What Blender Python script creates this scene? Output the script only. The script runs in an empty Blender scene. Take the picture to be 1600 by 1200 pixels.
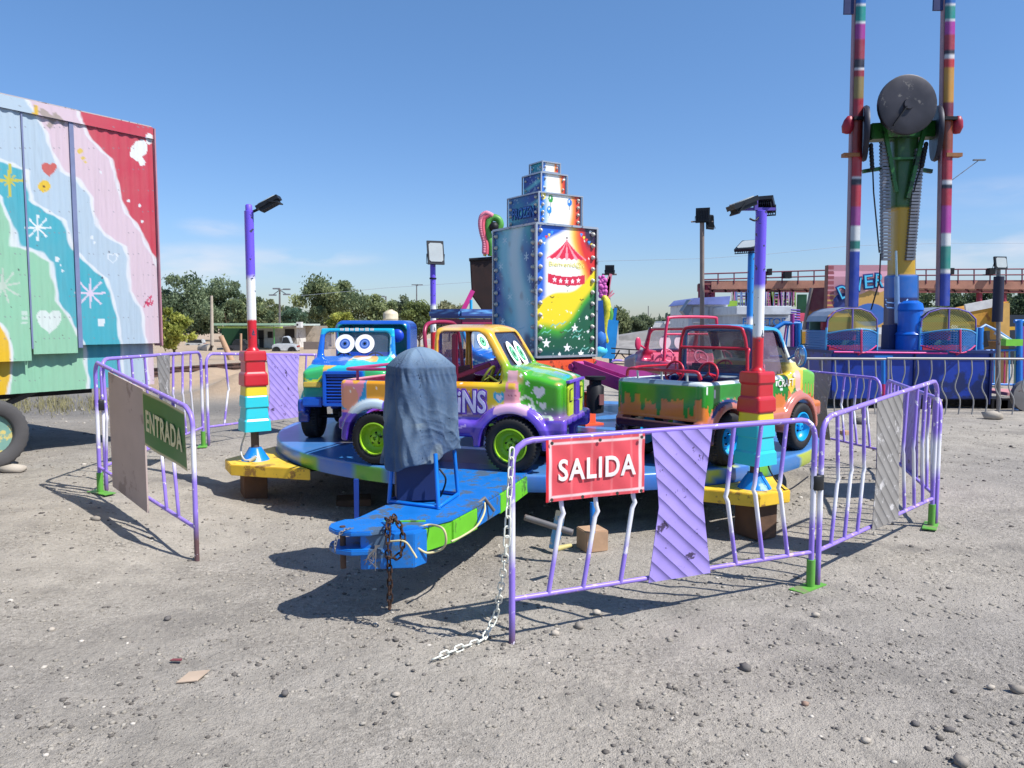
import bpy, bmesh, math, random
import numpy as np
from mathutils import Vector, Matrix, noise as mnoise
random.seed(7); rng = np.random.default_rng(11)
scene = bpy.context.scene
COL = scene.collection
R = math.radians

# ------------------------------------------------------------------ camera, sky, sun, exposure
F = 1200.0; CX = 800.0; CY = 600.0; HOR = 505.0; CAMH = 1.6
PITCH = math.atan((CY - HOR) / F)
cam_d = bpy.data.cameras.new("camera"); cam = bpy.data.objects.new("camera", cam_d); COL.objects.link(cam)
cam.location = (0, 0, CAMH); cam.rotation_euler = (math.pi / 2 - PITCH, 0, 0)
cam_d.sensor_width = 36.0; cam_d.lens = 36.0 * F / 1600.0; cam_d.clip_start = 0.05; cam_d.clip_end = 2000
scene.camera = cam

SUN_EL = R(53.5); SUN_DIR = Vector((0.66, -0.31, 0.0)).normalized()      # horizontal direction towards the sun
world = bpy.data.worlds.new("World"); scene.world = world; world.use_nodes = True
wn = world.node_tree.nodes; wl = world.node_tree.links
bgn = wn["Background"]; bgn.inputs["Strength"].default_value = 0.112
sky = wn.new("ShaderNodeTexSky"); sky.sky_type = 'NISHITA'; sky.sun_disc = False
sky.sun_elevation = SUN_EL; sky.sun_rotation = math.atan2(SUN_DIR.x, SUN_DIR.y)
sky.altitude = 600; sky.air_density = 1.0; sky.dust_density = 0.45; sky.ozone_density = 2.0
# thin streaks of cloud, placed by direction
tc = wn.new("ShaderNodeTexCoord"); nz = wn.new("ShaderNodeTexNoise"); nz.inputs["Scale"].default_value = 9; nz.inputs["Detail"].default_value = 8
mp = wn.new("ShaderNodeMapping"); mp.inputs["Scale"].default_value = (1, 1, 4.0)
wl.new(tc.outputs["Generated"], mp.inputs["Vector"]); wl.new(mp.outputs[0], nz.inputs["Vector"])
hs = wn.new("ShaderNodeHueSaturation"); hs.inputs["Saturation"].default_value = 1.20; wl.new(sky.outputs[0], hs.inputs["Color"])
se0 = wn.new("ShaderNodeSeparateXYZ"); wl.new(tc.outputs["Generated"], se0.inputs[0])
er = wn.new("ShaderNodeValToRGB"); wl.new(se0.outputs["Z"], er.inputs[0]); ee = er.color_ramp.elements
ee[0].position = 0.0; ee[0].color = (.58, .64, .82, 1); ee[1].position = .42; ee[1].color = (1.24, 1.18, 1.20, 1); e1 = ee.new(.12); e1.color = (.84, .88, 1.04, 1)
mm = wn.new("ShaderNodeMixRGB"); mm.blend_type = 'MULTIPLY'; mm.inputs[0].default_value = 1; wl.new(hs.outputs[0], mm.inputs[1]); wl.new(er.outputs[0], mm.inputs[2]); mixprev = mm.outputs[0]
def px_dir(px, py):
    c, s = math.cos(PITCH), math.sin(PITCH); x = (px - CX) / F; y = (CY - py) / F
    return Vector((x, c + s * y, -s + c * y)).normalized()
for (px, py, sx, sz, amt) in [(335, 357, .05, .016, .75), (500, 402, .10, .014, .8), (1560, 390, .18, .05, .55), (1560, 300, .10, .02, .3), (290, 410, .20, .035, .6)]:
    d = px_dir(px, py)
    m = wn.new("ShaderNodeMapping"); m.vector_type = 'POINT'
    m.inputs["Location"].default_value = (-d.x / sx, 0, -d.z / sz); m.inputs["Scale"].default_value = (1 / sx, 0, 1 / sz)
    wl.new(tc.outputs["Generated"], m.inputs["Vector"])
    ln = wn.new("ShaderNodeVectorMath"); ln.operation = 'LENGTH'; wl.new(m.outputs[0], ln.inputs[0])
    mr = wn.new("ShaderNodeMapRange"); mr.interpolation_type = 'SMOOTHSTEP'
    mr.inputs["From Min"].default_value = 1.0; mr.inputs["From Max"].default_value = 0.0; wl.new(ln.outputs["Value"], mr.inputs["Value"])
    n2 = wn.new("ShaderNodeMapRange"); n2.inputs["From Min"].default_value = .38; n2.inputs["From Max"].default_value = .68; n2.inputs["To Max"].default_value = amt
    wl.new(nz.outputs["Fac"], n2.inputs["Value"])
    mu = wn.new("ShaderNodeMath"); mu.operation = 'MULTIPLY'; wl.new(mr.outputs[0], mu.inputs[0]); wl.new(n2.outputs[0], mu.inputs[1])
    sg = wn.new("ShaderNodeSeparateXYZ"); wl.new(tc.outputs["Generated"], sg.inputs[0])
    gt = wn.new("ShaderNodeMath"); gt.operation = 'GREATER_THAN'; gt.inputs[1].default_value = 0; wl.new(sg.outputs["Y"], gt.inputs[0])
    m2 = wn.new("ShaderNodeMath"); m2.operation = 'MULTIPLY'; wl.new(mu.outputs[0], m2.inputs[0]); wl.new(gt.outputs[0], m2.inputs[1])
    mx = wn.new("ShaderNodeMixRGB"); wl.new(m2.outputs[0], mx.inputs[0]); wl.new(mixprev, mx.inputs[1]); mx.inputs[2].default_value = (6.6, 6.3, 6.6, 1)
    mixprev = mx.outputs[0]
wl.new(mixprev, bgn.inputs["Color"])

sd = bpy.data.lights.new("sun", 'SUN'); sun = bpy.data.objects.new("sun", sd); COL.objects.link(sun)
sd.energy = 5.0; sd.angle = R(0.5); sd.color = (1.0, 0.975, 0.93)
sv = Vector((SUN_DIR.x * math.cos(SUN_EL), SUN_DIR.y * math.cos(SUN_EL), math.sin(SUN_EL)))
sun.rotation_euler = sv.to_track_quat('Z', 'Y').to_euler(); sun.location = (10, -5, 20)
scene.view_settings.view_transform = 'Standard'; scene.view_settings.look = 'None'
scene.view_settings.exposure = 0.36; scene.view_settings.gamma = 1.0
scene.cycles.max_bounces = 6; scene.cycles.transparent_max_bounces = 24

# ------------------------------------------------------------------ picture <-> place arithmetic
_c, _s = math.cos(PITCH), math.sin(PITCH)
def sm(a, b, x):
    t = min(1.0, max(0.0, (x - a) / (b - a))); return t * t * (3 - 2 * t)
def T(x, y):
    z = 0.17 * (1 - sm(-3.6, -1.9, x)) * sm(2.5, 6.0, y)
    z += 0.07 * sm(2.6, 4.2, x) * sm(4.5, 7, y) * (1 - sm(12, 16, y))
    return z
def P(px, py, D):
    x = (px - CX) / F; y = (CY - py) / F; t = D / (_c + _s * y)
    return Vector((x * t, D, CAMH + (-_s + _c * y) * t))
def G(px, py, z=0.0):
    x = (px - CX) / F; y = (CY - py) / F; t = (z - CAMH) / (-_s + _c * y)
    return Vector((x * t, (_c + _s * y) * t, z))
def GT(px, py):
    z = 0.0
    for _ in range(12): p = G(px, py, z); z = T(p.x, p.y)
    return Vector((p.x, p.y, z))
def proj(Pn):      # Nx3 -> px, py
    d = Pn - np.array([0, 0, CAMH]); dep = d[:, 1] * _c - d[:, 2] * _s; up = d[:, 1] * _s + d[:, 2] * _c
    return CX + F * d[:, 0] / dep, CY - F * up / dep
def lin(c):
    c = np.asarray(c, dtype=float) / 255.0
    return np.where(c <= 0.04045, c / 12.92, ((c + 0.055) / 1.055) ** 2.4)
def rgb(*c): v = lin(c); return (float(v[0]), float(v[1]), float(v[2]), 1.0)

# ------------------------------------------------------------------ materials
_M = {}
def mat(name, col, rough=0.5, metal=0.0, var=0.12, scale=6.0, bump=0.0, bscale=40.0, spec=0.5, coat=0.0, dirt=None, dirt_amt=0.0, dscale=3.0):
    """painted / weathered surface: base colour broken up by noise, optional patches of a second colour"""
    if name in _M: return _M[name]
    m = bpy.data.materials.new(name); m.use_nodes = True; n = m.node_tree.nodes; l = m.node_tree.links
    b = n["Principled BSDF"]; col = rgb(*col) if len(col) == 3 else col
    b.inputs["Roughness"].default_value = rough; b.inputs["Metallic"].default_value = metal
    b.inputs["Specular IOR Level"].default_value = spec; b.inputs["Coat Weight"].default_value = coat; b.inputs["Coat Roughness"].default_value = .12
    t = n.new("ShaderNodeTexCoord"); no = n.new("ShaderNodeTexNoise"); no.inputs["Scale"].default_value = scale; no.inputs["Detail"].default_value = 6
    l.new(t.outputs["Object"], no.inputs["Vector"])
    mr = n.new("ShaderNodeMapRange"); mr.inputs["From Min"].default_value = .3; mr.inputs["From Max"].default_value = .7
    mr.inputs["To Min"].default_value = 1 - var; mr.inputs["To Max"].default_value = 1 + var; l.new(no.outputs["Fac"], mr.inputs["Value"])
    v = n.new("ShaderNodeVectorMath"); v.operation = 'SCALE'; v.inputs[0].default_value = col[:3]; l.new(mr.outputs[0], v.inputs["Scale"])
    out = v.outputs[0]
    if dirt is not None:
        dn = n.new("ShaderNodeTexNoise"); dn.inputs["Scale"].default_value = dscale; dn.inputs["Detail"].default_value = 10; dn.inputs["Roughness"].default_value = .7
        l.new(t.outputs["Object"], dn.inputs["Vector"])
        dr = n.new("ShaderNodeMapRange"); dr.inputs["From Min"].default_value = .625 - dirt_amt * .3; dr.inputs["From Max"].default_value = .665 - dirt_amt * .3
        l.new(dn.outputs["Fac"], dr.inputs["Value"])
        mx = n.new("ShaderNodeMixRGB"); l.new(dr.outputs[0], mx.inputs[0]); l.new(out, mx.inputs[1]); mx.inputs[2].default_value = rgb(*dirt); out = mx.outputs[0]
    l.new(out, b.inputs["Base Color"])
    rr = n.new("ShaderNodeMapRange"); rr.inputs["To Min"].default_value = rough * .8; rr.inputs["To Max"].default_value = min(1, rough * 1.25); l.new(no.outputs["Fac"], rr.inputs["Value"]); l.new(rr.outputs[0], b.inputs["Roughness"])
    if bump:
        bn = n.new("ShaderNodeTexNoise"); bn.inputs["Scale"].default_value = bscale; bn.inputs["Detail"].default_value = 5; l.new(t.outputs["Object"], bn.inputs["Vector"])
        bu = n.new("ShaderNodeBump"); bu.inputs["Strength"].default_value = bump; bu.inputs["Distance"].default_value = 0.01
        l.new(bn.outputs["Fac"], bu.inputs["Height"]); l.new(bu.outputs[0], b.inputs["Normal"])
    _M[name] = m; return m
def vmat(name, rough=0.35, coat=0.3, dirt=0.15, bump=0.0, spec=.5, scale=5.0):
    """paint work held as a colour attribute on the mesh, with dust and small roughness changes on top"""
    if name in _M: return _M[name]
    m = bpy.data.materials.new(name); m.use_nodes = True; n = m.node_tree.nodes; l = m.node_tree.links
    b = n["Principled BSDF"]; b.inputs["Coat Weight"].default_value = coat; b.inputs["Coat Roughness"].default_value = .1; b.inputs["Specular IOR Level"].default_value = spec
    a = n.new("ShaderNodeAttribute"); a.attribute_name = "Col"
    t = n.new("ShaderNodeTexCoord"); no = n.new("ShaderNodeTexNoise"); no.inputs["Scale"].default_value = scale; no.inputs["Detail"].default_value = 8; no.inputs["Roughness"].default_value = .65
    l.new(t.outputs["Object"], no.inputs["Vector"])
    mr = n.new("ShaderNodeMapRange"); mr.inputs["From Min"].default_value = .35; mr.inputs["From Max"].default_value = .75; mr.inputs["To Min"].default_value = 0; mr.inputs["To Max"].default_value = dirt
    l.new(no.outputs["Fac"], mr.inputs["Value"])
    mx = n.new("ShaderNodeMixRGB"); l.new(mr.outputs[0], mx.inputs[0]); l.new(a.outputs["Color"], mx.inputs[1]); mx.inputs[2].default_value = rgb(150, 140, 128)
    cn = n.new("ShaderNodeTexNoise"); cn.inputs["Scale"].default_value = scale * 9; cn.inputs["Detail"].default_value = 9; cn.inputs["Roughness"].default_value = .75; l.new(t.outputs["Object"], cn.inputs["Vector"])
    cr_ = n.new("ShaderNodeMapRange"); cr_.inputs["From Min"].default_value = .655; cr_.inputs["From Max"].default_value = .68; cr_.inputs["To Max"].default_value = .55; l.new(cn.outputs["Fac"], cr_.inputs["Value"])
    m0 = mx; mx = n.new("ShaderNodeMixRGB"); l.new(cr_.outputs[0], mx.inputs[0]); l.new(m0.outputs[0], mx.inputs[1]); mx.inputs[2].default_value = rgb(70, 62, 58)
    l.new(mx.outputs[0], b.inputs["Base Color"])
    rr = n.new("ShaderNodeMapRange"); rr.inputs["To Min"].default_value = rough * .7; rr.inputs["To Max"].default_value = min(1, rough * 1.4); l.new(no.outputs["Fac"], rr.inputs["Value"]); l.new(rr.outputs[0], b.inputs["Roughness"])
    if bump:
        bu = n.new("ShaderNodeBump"); bu.inputs["Strength"].default_value = bump; bu.inputs["Distance"].default_value = .01; l.new(no.outputs["Fac"], bu.inputs["Height"]); l.new(bu.outputs[0], b.inputs["Normal"])
    _M[name] = m; return m
def zmat(name, stops, rough=0.4, soft=True, chips=0.0, chipcol=(120, 112, 105)):
    """colour bands by height (object z), stops = [(z, rgb), ...]"""
    if name in _M: return _M[name]
    m = bpy.data.materials.new(name); m.use_nodes = True; n = m.node_tree.nodes; l = m.node_tree.links
    b = n["Principled BSDF"]; b.inputs["Roughness"].default_value = rough
    t = n.new("ShaderNodeTexCoord"); se = n.new("ShaderNodeSeparateXYZ"); l.new(t.outputs["Object"], se.inputs[0])
    z0, z1 = stops[0][0], stops[-1][0] + 1e-6
    no = n.new("ShaderNodeTexNoise"); no.inputs["Scale"].default_value = 14; no.inputs["Detail"].default_value = 6; l.new(t.outputs["Object"], no.inputs["Vector"])
    ad = n.new("ShaderNodeMath"); ad.operation = 'MULTIPLY_ADD'; ad.inputs[1].default_value = .05 if soft else .012; l.new(no.outputs["Fac"], ad.inputs[0]); l.new(se.outputs["Z"], ad.inputs[2])
    mr = n.new("ShaderNodeMapRange"); mr.inputs["From Min"].default_value = z0; mr.inputs["From Max"].default_value = z1; l.new(ad.outputs[0], mr.inputs["Value"])
    cr = n.new("ShaderNodeValToRGB"); cr.color_ramp.interpolation = 'LINEAR' if soft else 'CONSTANT'; l.new(mr.outputs[0], cr.inputs[0])
    e = cr.color_ramp.elements
    e[0].position = 0; e[0].color = rgb(*stops[0][1]); e[1].position = 1; e[1].color = rgb(*stops[-1][1])
    for z, c in stops[1:-1]: k = e.new((z - z0) / (z1 - z0)); k.color = rgb(*c)
    out = cr.outputs[0]
    if chips:
        n2 = n.new("ShaderNodeTexNoise"); n2.inputs["Scale"].default_value = 22; n2.inputs["Detail"].default_value = 10; l.new(t.outputs["Object"], n2.inputs["Vector"])
        d = n.new("ShaderNodeMapRange"); d.inputs["From Min"].default_value = .665 - chips; d.inputs["From Max"].default_value = .69 - chips; l.new(n2.outputs["Fac"], d.inputs["Value"])
        mx = n.new("ShaderNodeMixRGB"); l.new(d.outputs[0], mx.inputs[0]); l.new(out, mx.inputs[1]); mx.inputs[2].default_value = rgb(*chipcol); out = mx.outputs[0]
    l.new(out, b.inputs["Base Color"]); _M[name] = m; return m
def glass(name, col=(70, 75, 85), alpha=0.55, rough=0.08):
    if name in _M: return _M[name]
    m = bpy.data.materials.new(name); m.use_nodes = True; n = m.node_tree.nodes; l = m.node_tree.links
    b = n["Principled BSDF"]; b.inputs["Roughness"].default_value = rough; b.inputs["Alpha"].default_value = alpha
    t = n.new("ShaderNodeTexCoord"); no = n.new("ShaderNodeTexNoise"); no.inputs["Scale"].default_value = 9; no.inputs["Detail"].default_value = 6; l.new(t.outputs["Object"], no.inputs["Vector"])
    mx = n.new("ShaderNodeMixRGB"); l.new(no.outputs["Fac"], mx.inputs[0]); mx.inputs[1].default_value = rgb(*col); mx.inputs[2].default_value = rgb(*[min(255, int(v * 1.25 + 8)) for v in col]); l.new(mx.outputs[0], b.inputs["Base Color"])
    mr = n.new("ShaderNodeMapRange"); mr.inputs["To Min"].default_value = alpha * .85; mr.inputs["To Max"].default_value = min(1, alpha * 1.15); l.new(no.outputs["Fac"], mr.inputs["Value"]); l.new(mr.outputs[0], b.inputs["Alpha"])
    _M[name] = m; return m

# ------------------------------------------------------------------ objects
def tag(o, label=None, cat=None, group=None, kind=None):
    if label: o["label"] = label
    if cat: o["category"] = cat
    if group: o["group"] = group
    if kind: o["kind"] = kind
    return o
def thing(name, label, cat, loc=(0, 0, 0), rotz=0.0, group=None):
    o = bpy.data.objects.new(name, None); COL.objects.link(o); o.empty_display_size = .1
    o.location = loc; o.rotation_euler = (0, 0, rotz); return tag(o, label, cat, group)
class MB:
    """collects shapes for ONE mesh object"""
    def __init__(s): s.v = []; s.f = []
    def add(s, v, f):
        k = len(s.v); s.v += [tuple(p) for p in v]; s.f += [tuple(i + k for i in q) for q in f]; return s
    def box(s, c, d, rz=0.0, M=None):
        hx, hy, hz = d[0] / 2, d[1] / 2, d[2] / 2
        vs = [Vector((x, y, z)) for x in (-hx, hx) for y in (-hy, hy) for z in (-hz, hz)]
        m = Matrix.Translation(c) @ Matrix.Rotation(rz, 4, 'Z') if M is None else M
        return s.add([m @ v for v in vs], [(0, 1, 3, 2), (4, 6, 7, 5), (0, 4, 5, 1), (2, 3, 7, 6), (0, 2, 6, 4), (1, 5, 7, 3)])
    def bar(s, a, b, w, h, up=(0, 0, 1)):
        a = Vector(a); b = Vector(b); z = (b - a); L = z.length; z.normalize(); up = Vector(up)
        if abs(z.dot(up)) > .98: up = Vector((0, 1, 0))
        x = z.cross(up).normalized(); y = x.cross(z).normalized()
        m = Matrix((x, y, z)).transposed().to_4x4(); m.translation = (a + b) / 2
        return s.box((0, 0, 0), (w, h, L), M=m)
    def tube(s, pts, r, n=8, closed=False, cap=True):
        pts = [Vector(p) for p in pts]; N = len(pts); k = len(s.v); rr = r if isinstance(r, (list, tuple)) else [r] * N
        t0 = None; ref = None
        for i, p in enumerate(pts):
            if closed: t = (pts[(i + 1) % N] - pts[i - 1])
            else: t = (pts[min(i + 1, N - 1)] - pts[max(i - 1, 0)])
            t.normalize()
            if ref is None: ref = Vector((0, 0, 1)) if abs(t.z) < .9 else Vector((1, 0, 0))
            x = t.cross(ref)
            if x.length < 1e-4: ref = Vector((0, 1, 0)); x = t.cross(ref)
            x.normalize(); y = x.cross(t).normalized(); ref = y
            for j in range(n):
                a = 2 * math.pi * j / n; q = p + (x * math.cos(a) + y * math.sin(a)) * rr[i]; s.v.append(tuple(q))
        for i in range(N if closed else N - 1):
            for j in range(n):
                a = k + i * n + j; b = k + i * n + (j + 1) % n; c = k + ((i + 1) % N) * n + (j + 1) % n; d = k + ((i + 1) % N) * n + j
                s.f.append((a, b, c, d))
        if cap and not closed:
            s.f.append(tuple(k + j for j in reversed(range(n)))); s.f.append(tuple(k + (N - 1) * n + j for j in range(n)))
        return s
    def lathe(s, prof, n=24, M=None, cap=True):      # prof: (r, h) along local z
        k = len(s.v); M = M or Matrix.Identity(4)
        for r, h in prof:
            for j in range(n):
                a = 2 * math.pi * j / n; s.v.append(tuple(M @ Vector((r * math.cos(a), r * math.sin(a), h))))
        for i in range(len(prof) - 1):
            for j in range(n):
                s.f.append((k + i * n + j, k + i * n + (j + 1) % n, k + (i + 1) * n + (j + 1) % n, k + (i + 1) * n + j))
        if cap:
            s.f.append(tuple(k + j for j in reversed(range(n)))); s.f.append(tuple(k + (len(prof) - 1) * n + j for j in range(n)))
        return s
    def prism(s, poly, z0, z1, M=None):               # poly in local xy
        n = len(poly); M = M or Matrix.Identity(4)
        v = [M @ Vector((p[0], p[1], z0)) for p in poly] + [M @ Vector((p[0], p[1], z1)) for p in poly]
        return s.add(v, [tuple(reversed(range(n))), tuple(range(n, 2 * n))] + [(i, (i + 1) % n, n + (i + 1) % n, n + i) for i in range(n)])
    def sphere(s, c, r, n=10, m=7, sc=(1, 1, 1)):
        k = len(s.v); c = Vector(c)
        for i in range(1, m):
            th = math.pi * i / m
            for j in range(n):
                a = 2 * math.pi * j / n; s.v.append((c.x + r * sc[0] * math.sin(th) * math.cos(a), c.y + r * sc[1] * math.sin(th) * math.sin(a), c.z + r * sc[2] * math.cos(th)))
        s.v.append((c.x, c.y, c.z + r * sc[2])); s.v.append((c.x, c.y, c.z - r * sc[2])); t = len(s.v) - 2; b = t + 1
        for i in range(m - 2):
            for j in range(n): s.f.append((k + i * n + j, k + (i + 1) * n + j, k + (i + 1) * n + (j + 1) % n, k + i * n + (j + 1) % n))
        for j in range(n):
            s.f.append((t, k + j, k + (j + 1) % n)); s.f.append((b, k + (m - 2) * n + (j + 1) % n, k + (m - 2) * n + j))
        return s
    def build(s, name, m, parent=None, world=False, smooth=None, bevel=0.0, loc=None, rotz=0.0, sub=0):
        me = bpy.data.meshes.new(name); off = Vector((0, 0, 0))
        if world and parent is not None: off = world_loc(parent)
        if world and parent is None and loc is not None: off = Vector(loc)
        me.from_pydata([(v[0] - off.x, v[1] - off.y, v[2] - off.z) for v in s.v], [], s.f); me.update()
        bm = bmesh.new(); bm.from_mesh(me)
        bmesh.ops.recalc_face_normals(bm, faces=bm.faces)
        if bevel > 0: bmesh.ops.bevel(bm, geom=[e for e in bm.edges if len(e.link_faces) == 2 and e.calc_face_angle(0) > .5], offset=bevel, segments=2, affect='EDGES', clamp_overlap=True)
        bm.to_mesh(me); bm.free()
        me.materials.append(m)
        if smooth is None: smooth = True
        if smooth:
            me.polygons.foreach_set("use_smooth", [True] * len(me.polygons)); 
            try: me.set_sharp_from_angle(angle=R(20 if bevel > 0 else 62))
            except Exception: pass
        o = bpy.data.objects.new(name, me); COL.objects.link(o)
        if parent is not None: o.parent = parent
        if loc is not None: o.location = loc
        if rotz: o.rotation_euler = (0, 0, rotz)
        return o
def world_loc(o):
    l = Vector(o.location)
    while o.parent is not None: o = o.parent; l += Vector(o.location)
    return l
def mesh_np(name, V, Fq, m, parent=None, cols=None, smooth=True, loc=None):
    me = bpy.data.meshes.new(name); V = np.asarray(V, dtype=np.float32); Fq = np.asarray(Fq, dtype=np.int32); nf, k = Fq.shape
    me.vertices.add(len(V)); me.vertices.foreach_set("co", V.ravel())
    me.loops.add(nf * k); me.loops.foreach_set("vertex_index", Fq.ravel())
    me.polygons.add(nf); me.polygons.foreach_set("loop_start", np.arange(0, nf * k, k, dtype=np.int32)); me.polygons.foreach_set("loop_total", np.full(nf, k, dtype=np.int32))
    me.update(calc_edges=True); me.validate()
    if smooth: me.polygons.foreach_set("use_smooth", np.ones(nf, dtype=bool))
    if cols is not None:
        a = me.color_attributes.new("Col", 'FLOAT_COLOR', 'POINT'); c = np.ones((len(V), 4), dtype=np.float32); c[:, :3] = cols; a.data.foreach_set("color", c.ravel())
    me.materials.append(m); o = bpy.data.objects.new(name, me); COL.objects.link(o)
    if parent is not None: o.parent = parent
    if loc is not None: o.location = loc
    return o
def paint_obj(o, fn, m):
    """colour attribute from a function of local position and normal"""
    me = o.data; n = len(me.vertices); V = np.empty(n * 3, dtype=np.float32); me.vertices.foreach_get("co", V); V = V.reshape(-1, 3)
    N = np.empty(n * 3, dtype=np.float32); me.vertices.foreach_get("normal", N); N = N.reshape(-1, 3)
    c = np.ones((n, 4), dtype=np.float32); c[:, :3] = fn(V.astype(float), N.astype(float))
    a = me.color_attributes.new("Col", 'FLOAT_COLOR', 'POINT'); a.data.foreach_set("color", c.ravel()); me.materials.clear(); me.materials.append(m); return o
def grid_panel(name, origin, ux, uz, nu, nv, fn, m, parent=None, disp=None):
    """flat or corrugated sheet: origin + u*ux + v*uz, painted by fn(u, v, P)"""
    o = np.array(origin, float); ux = np.array(ux, float); uz = np.array(uz, float)
    U, Vv = np.meshgrid(np.linspace(0, 1, nu), np.linspace(0, 1, nv), indexing='ij'); u = U.ravel(); v = Vv.ravel()
    Pt = o + u[:, None] * ux + v[:, None] * uz
    nrm = np.cross(ux, uz); nrm /= np.linalg.norm(nrm)
    cols = fn(u, v, Pt)
    if disp is not None: Pt = Pt + nrm * disp(u, v)[:, None]
    i = np.arange(nu - 1)[:, None] * nv + np.arange(nv - 1)[None, :]; i = i.ravel()
    return mesh_np(name, Pt, np.stack([i, i + nv, i + nv + 1, i + 1], 1), m, parent, cols)

# signed-distance modelling (moulded fibreglass bodies, the draped cover)
def rbox(X, Y, Z, c, h, r=0.02):
    qx = np.abs(X - c[0]) - h[0] + r; qy = np.abs(Y - c[1]) - h[1] + r; qz = np.abs(Z - c[2]) - h[2] + r
    return np.sqrt(np.maximum(qx, 0) ** 2 + np.maximum(qy, 0) ** 2 + np.maximum(qz, 0) ** 2) + np.minimum(np.maximum(qx, np.maximum(qy, qz)), 0) - r
def smin(a, b, k=0.03):
    h = np.clip(.5 + .5 * (b - a) / k, 0, 1); return b * (1 - h) + a * h - k * h * (1 - h)
def smax(a, b, k=0.02): return -smin(-a, -b, k)
def cyly(X, Z, Y, cx, cz, r, y0, y1): return np.maximum(np.sqrt((X - cx) ** 2 + (Z - cz) ** 2) - r, np.maximum(y0 - Y, Y - y1))
def sdf_mesh(name, f, lo, hi, h, m, parent=None, paint=None):
    xs = [np.arange(lo[i], hi[i] + h, h) for i in range(3)]; X, Y, Z = np.meshgrid(*xs, indexing='ij')
    D = f(X, Y, Z).astype(np.float32); sg = D < 0
    def cs(A, i, j, k): return A[i:A.shape[0] - 1 + i, j:A.shape[1] - 1 + j, k:A.shape[2] - 1 + k]
    cnt = sum(cs(sg, i, j, k).astype(np.int8) for i in (0, 1) for j in (0, 1) for k in (0, 1)); act = (cnt > 0) & (cnt < 8)
    ids = -np.ones(act.shape, dtype=np.int64); ci = np.argwhere(act); ids[act] = np.arange(len(ci))
    acc = np.zeros((len(ci), 3)); num = np.zeros(len(ci)); i0, j0, k0 = ci.T
    for ax in range(3):
        oth = [a for a in range(3) if a != ax]
        for a in (0, 1):
            for b in (0, 1):
                o0 = [0, 0, 0]; o0[oth[0]] = a; o0[oth[1]] = b; o1 = list(o0); o1[ax] = 1
                d0 = D[i0 + o0[0], j0 + o0[1], k0 + o0[2]]; d1 = D[i0 + o1[0], j0 + o1[1], k0 + o1[2]]
                c = (d0 < 0) != (d1 < 0); t = np.where(c, d0 / np.where(c, d0 - d1, 1), 0)
                p = np.stack([np.full(len(ci), float(q)) for q in o0], 1); p[:, ax] += t
                acc += p * c[:, None]; num += c
    V = (ci + acc / num[:, None]) * h + np.array([x[0] for x in xs])
    Fs = []
    for ax in range(3):
        a, b = [(1, 2), (2, 0), (0, 1)][ax]
        sl0 = [slice(None)] * 3; sl1 = [slice(None)] * 3; sl0[ax] = slice(0, -1); sl1[ax] = slice(1, None)
        e = sg[tuple(sl0)] != sg[tuple(sl1)]; pos = sg[tuple(sl0)]
        idx = np.argwhere(e); ok = (idx[:, a] > 0) & (idx[:, b] > 0) & (idx[:, a] < D.shape[a] - 1) & (idx[:, b] < D.shape[b] - 1); idx = idx[ok]
        s = pos[tuple(idx.T)]
        def cid(da, db):
            q = idx.copy(); q[:, a] += da; q[:, b] += db; return ids[tuple(q.T)]
        q = np.stack([cid(-1, -1), cid(0, -1), cid(0, 0), cid(-1, 0)], 1); q[~s] = q[~s][:, ::-1]; Fs.append(q)
    Fq = np.concatenate(Fs); Fq = Fq[(Fq >= 0).all(1)]
    o = mesh_np(name, V, Fq, m, parent)
    if paint: paint_obj(o, paint, m)
    return o

# paint helpers: masks on arrays
def mixc(C, mask, col):
    mask = np.clip(np.asarray(mask, float), 0, 1)[:, None]; return C * (1 - mask) + lin(col)[None, :] * mask
def ss(a, b, x): t = np.clip((x - a) / (b - a), 0, 1); return t * t * (3 - 2 * t)
def disc(x, z, cx, cz, r): return (np.hypot(x - cx, z - cz) < r)
def heart(x, z, cx, cz, s):
    X = (x - cx) / s; Y = (z - cz) / s + .15; return ((X * X + Y * Y - .5) ** 3 - X * X * Y ** 3 * 1.6 < 0)
def star(x, z, cx, cz, r, n=5, k=.42, rot=0.0):
    a = np.arctan2(x - cx, z - cz) + rot; d = np.hypot(x - cx, z - cz); ph = (a / (2 * math.pi / n)) % 1; t = np.abs(ph - .5) * 2
    return d < r * (k + (1 - k) * t ** 2.2)
def burst(x, z, cx, cz, r, n=8, w=.012):
    a = np.arctan2(x - cx, z - cz); d = np.hypot(x - cx, z - cz); ph = ((a / (2 * math.pi / n)) % 1); t = np.minimum(ph, 1 - ph) * 2 * math.pi / n
    return (d < r) & (t * d < w)
def seg(x, z, pts, w):
    m = np.full(x.shape, 1e9)
    for (ax, az), (bx, bz) in zip(pts[:-1], pts[1:]):
        dx, dz = bx - ax, bz - az; t = np.clip(((x - ax) * dx + (z - az) * dz) / (dx * dx + dz * dz + 1e-12), 0, 1); m = np.minimum(m, np.hypot(x - ax - t * dx, z - az - t * dz))
    return m < w
def nz3(V, s, seed=0.0):     # cheap smooth noise from summed sines, -1..1
    x, y, z = V[:, 0] * s + seed, V[:, 1] * s + seed * 1.7, V[:, 2] * s + seed * .6
    return (np.sin(x * 1.7 + 1.3 * np.sin(y * 1.1 + z)) + np.sin(y * 2.1 + 1.7 * np.sin(z * 1.3 - x)) + np.sin(z * 1.9 + 1.1 * np.sin(x * 1.5 + y))) / 3

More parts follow.
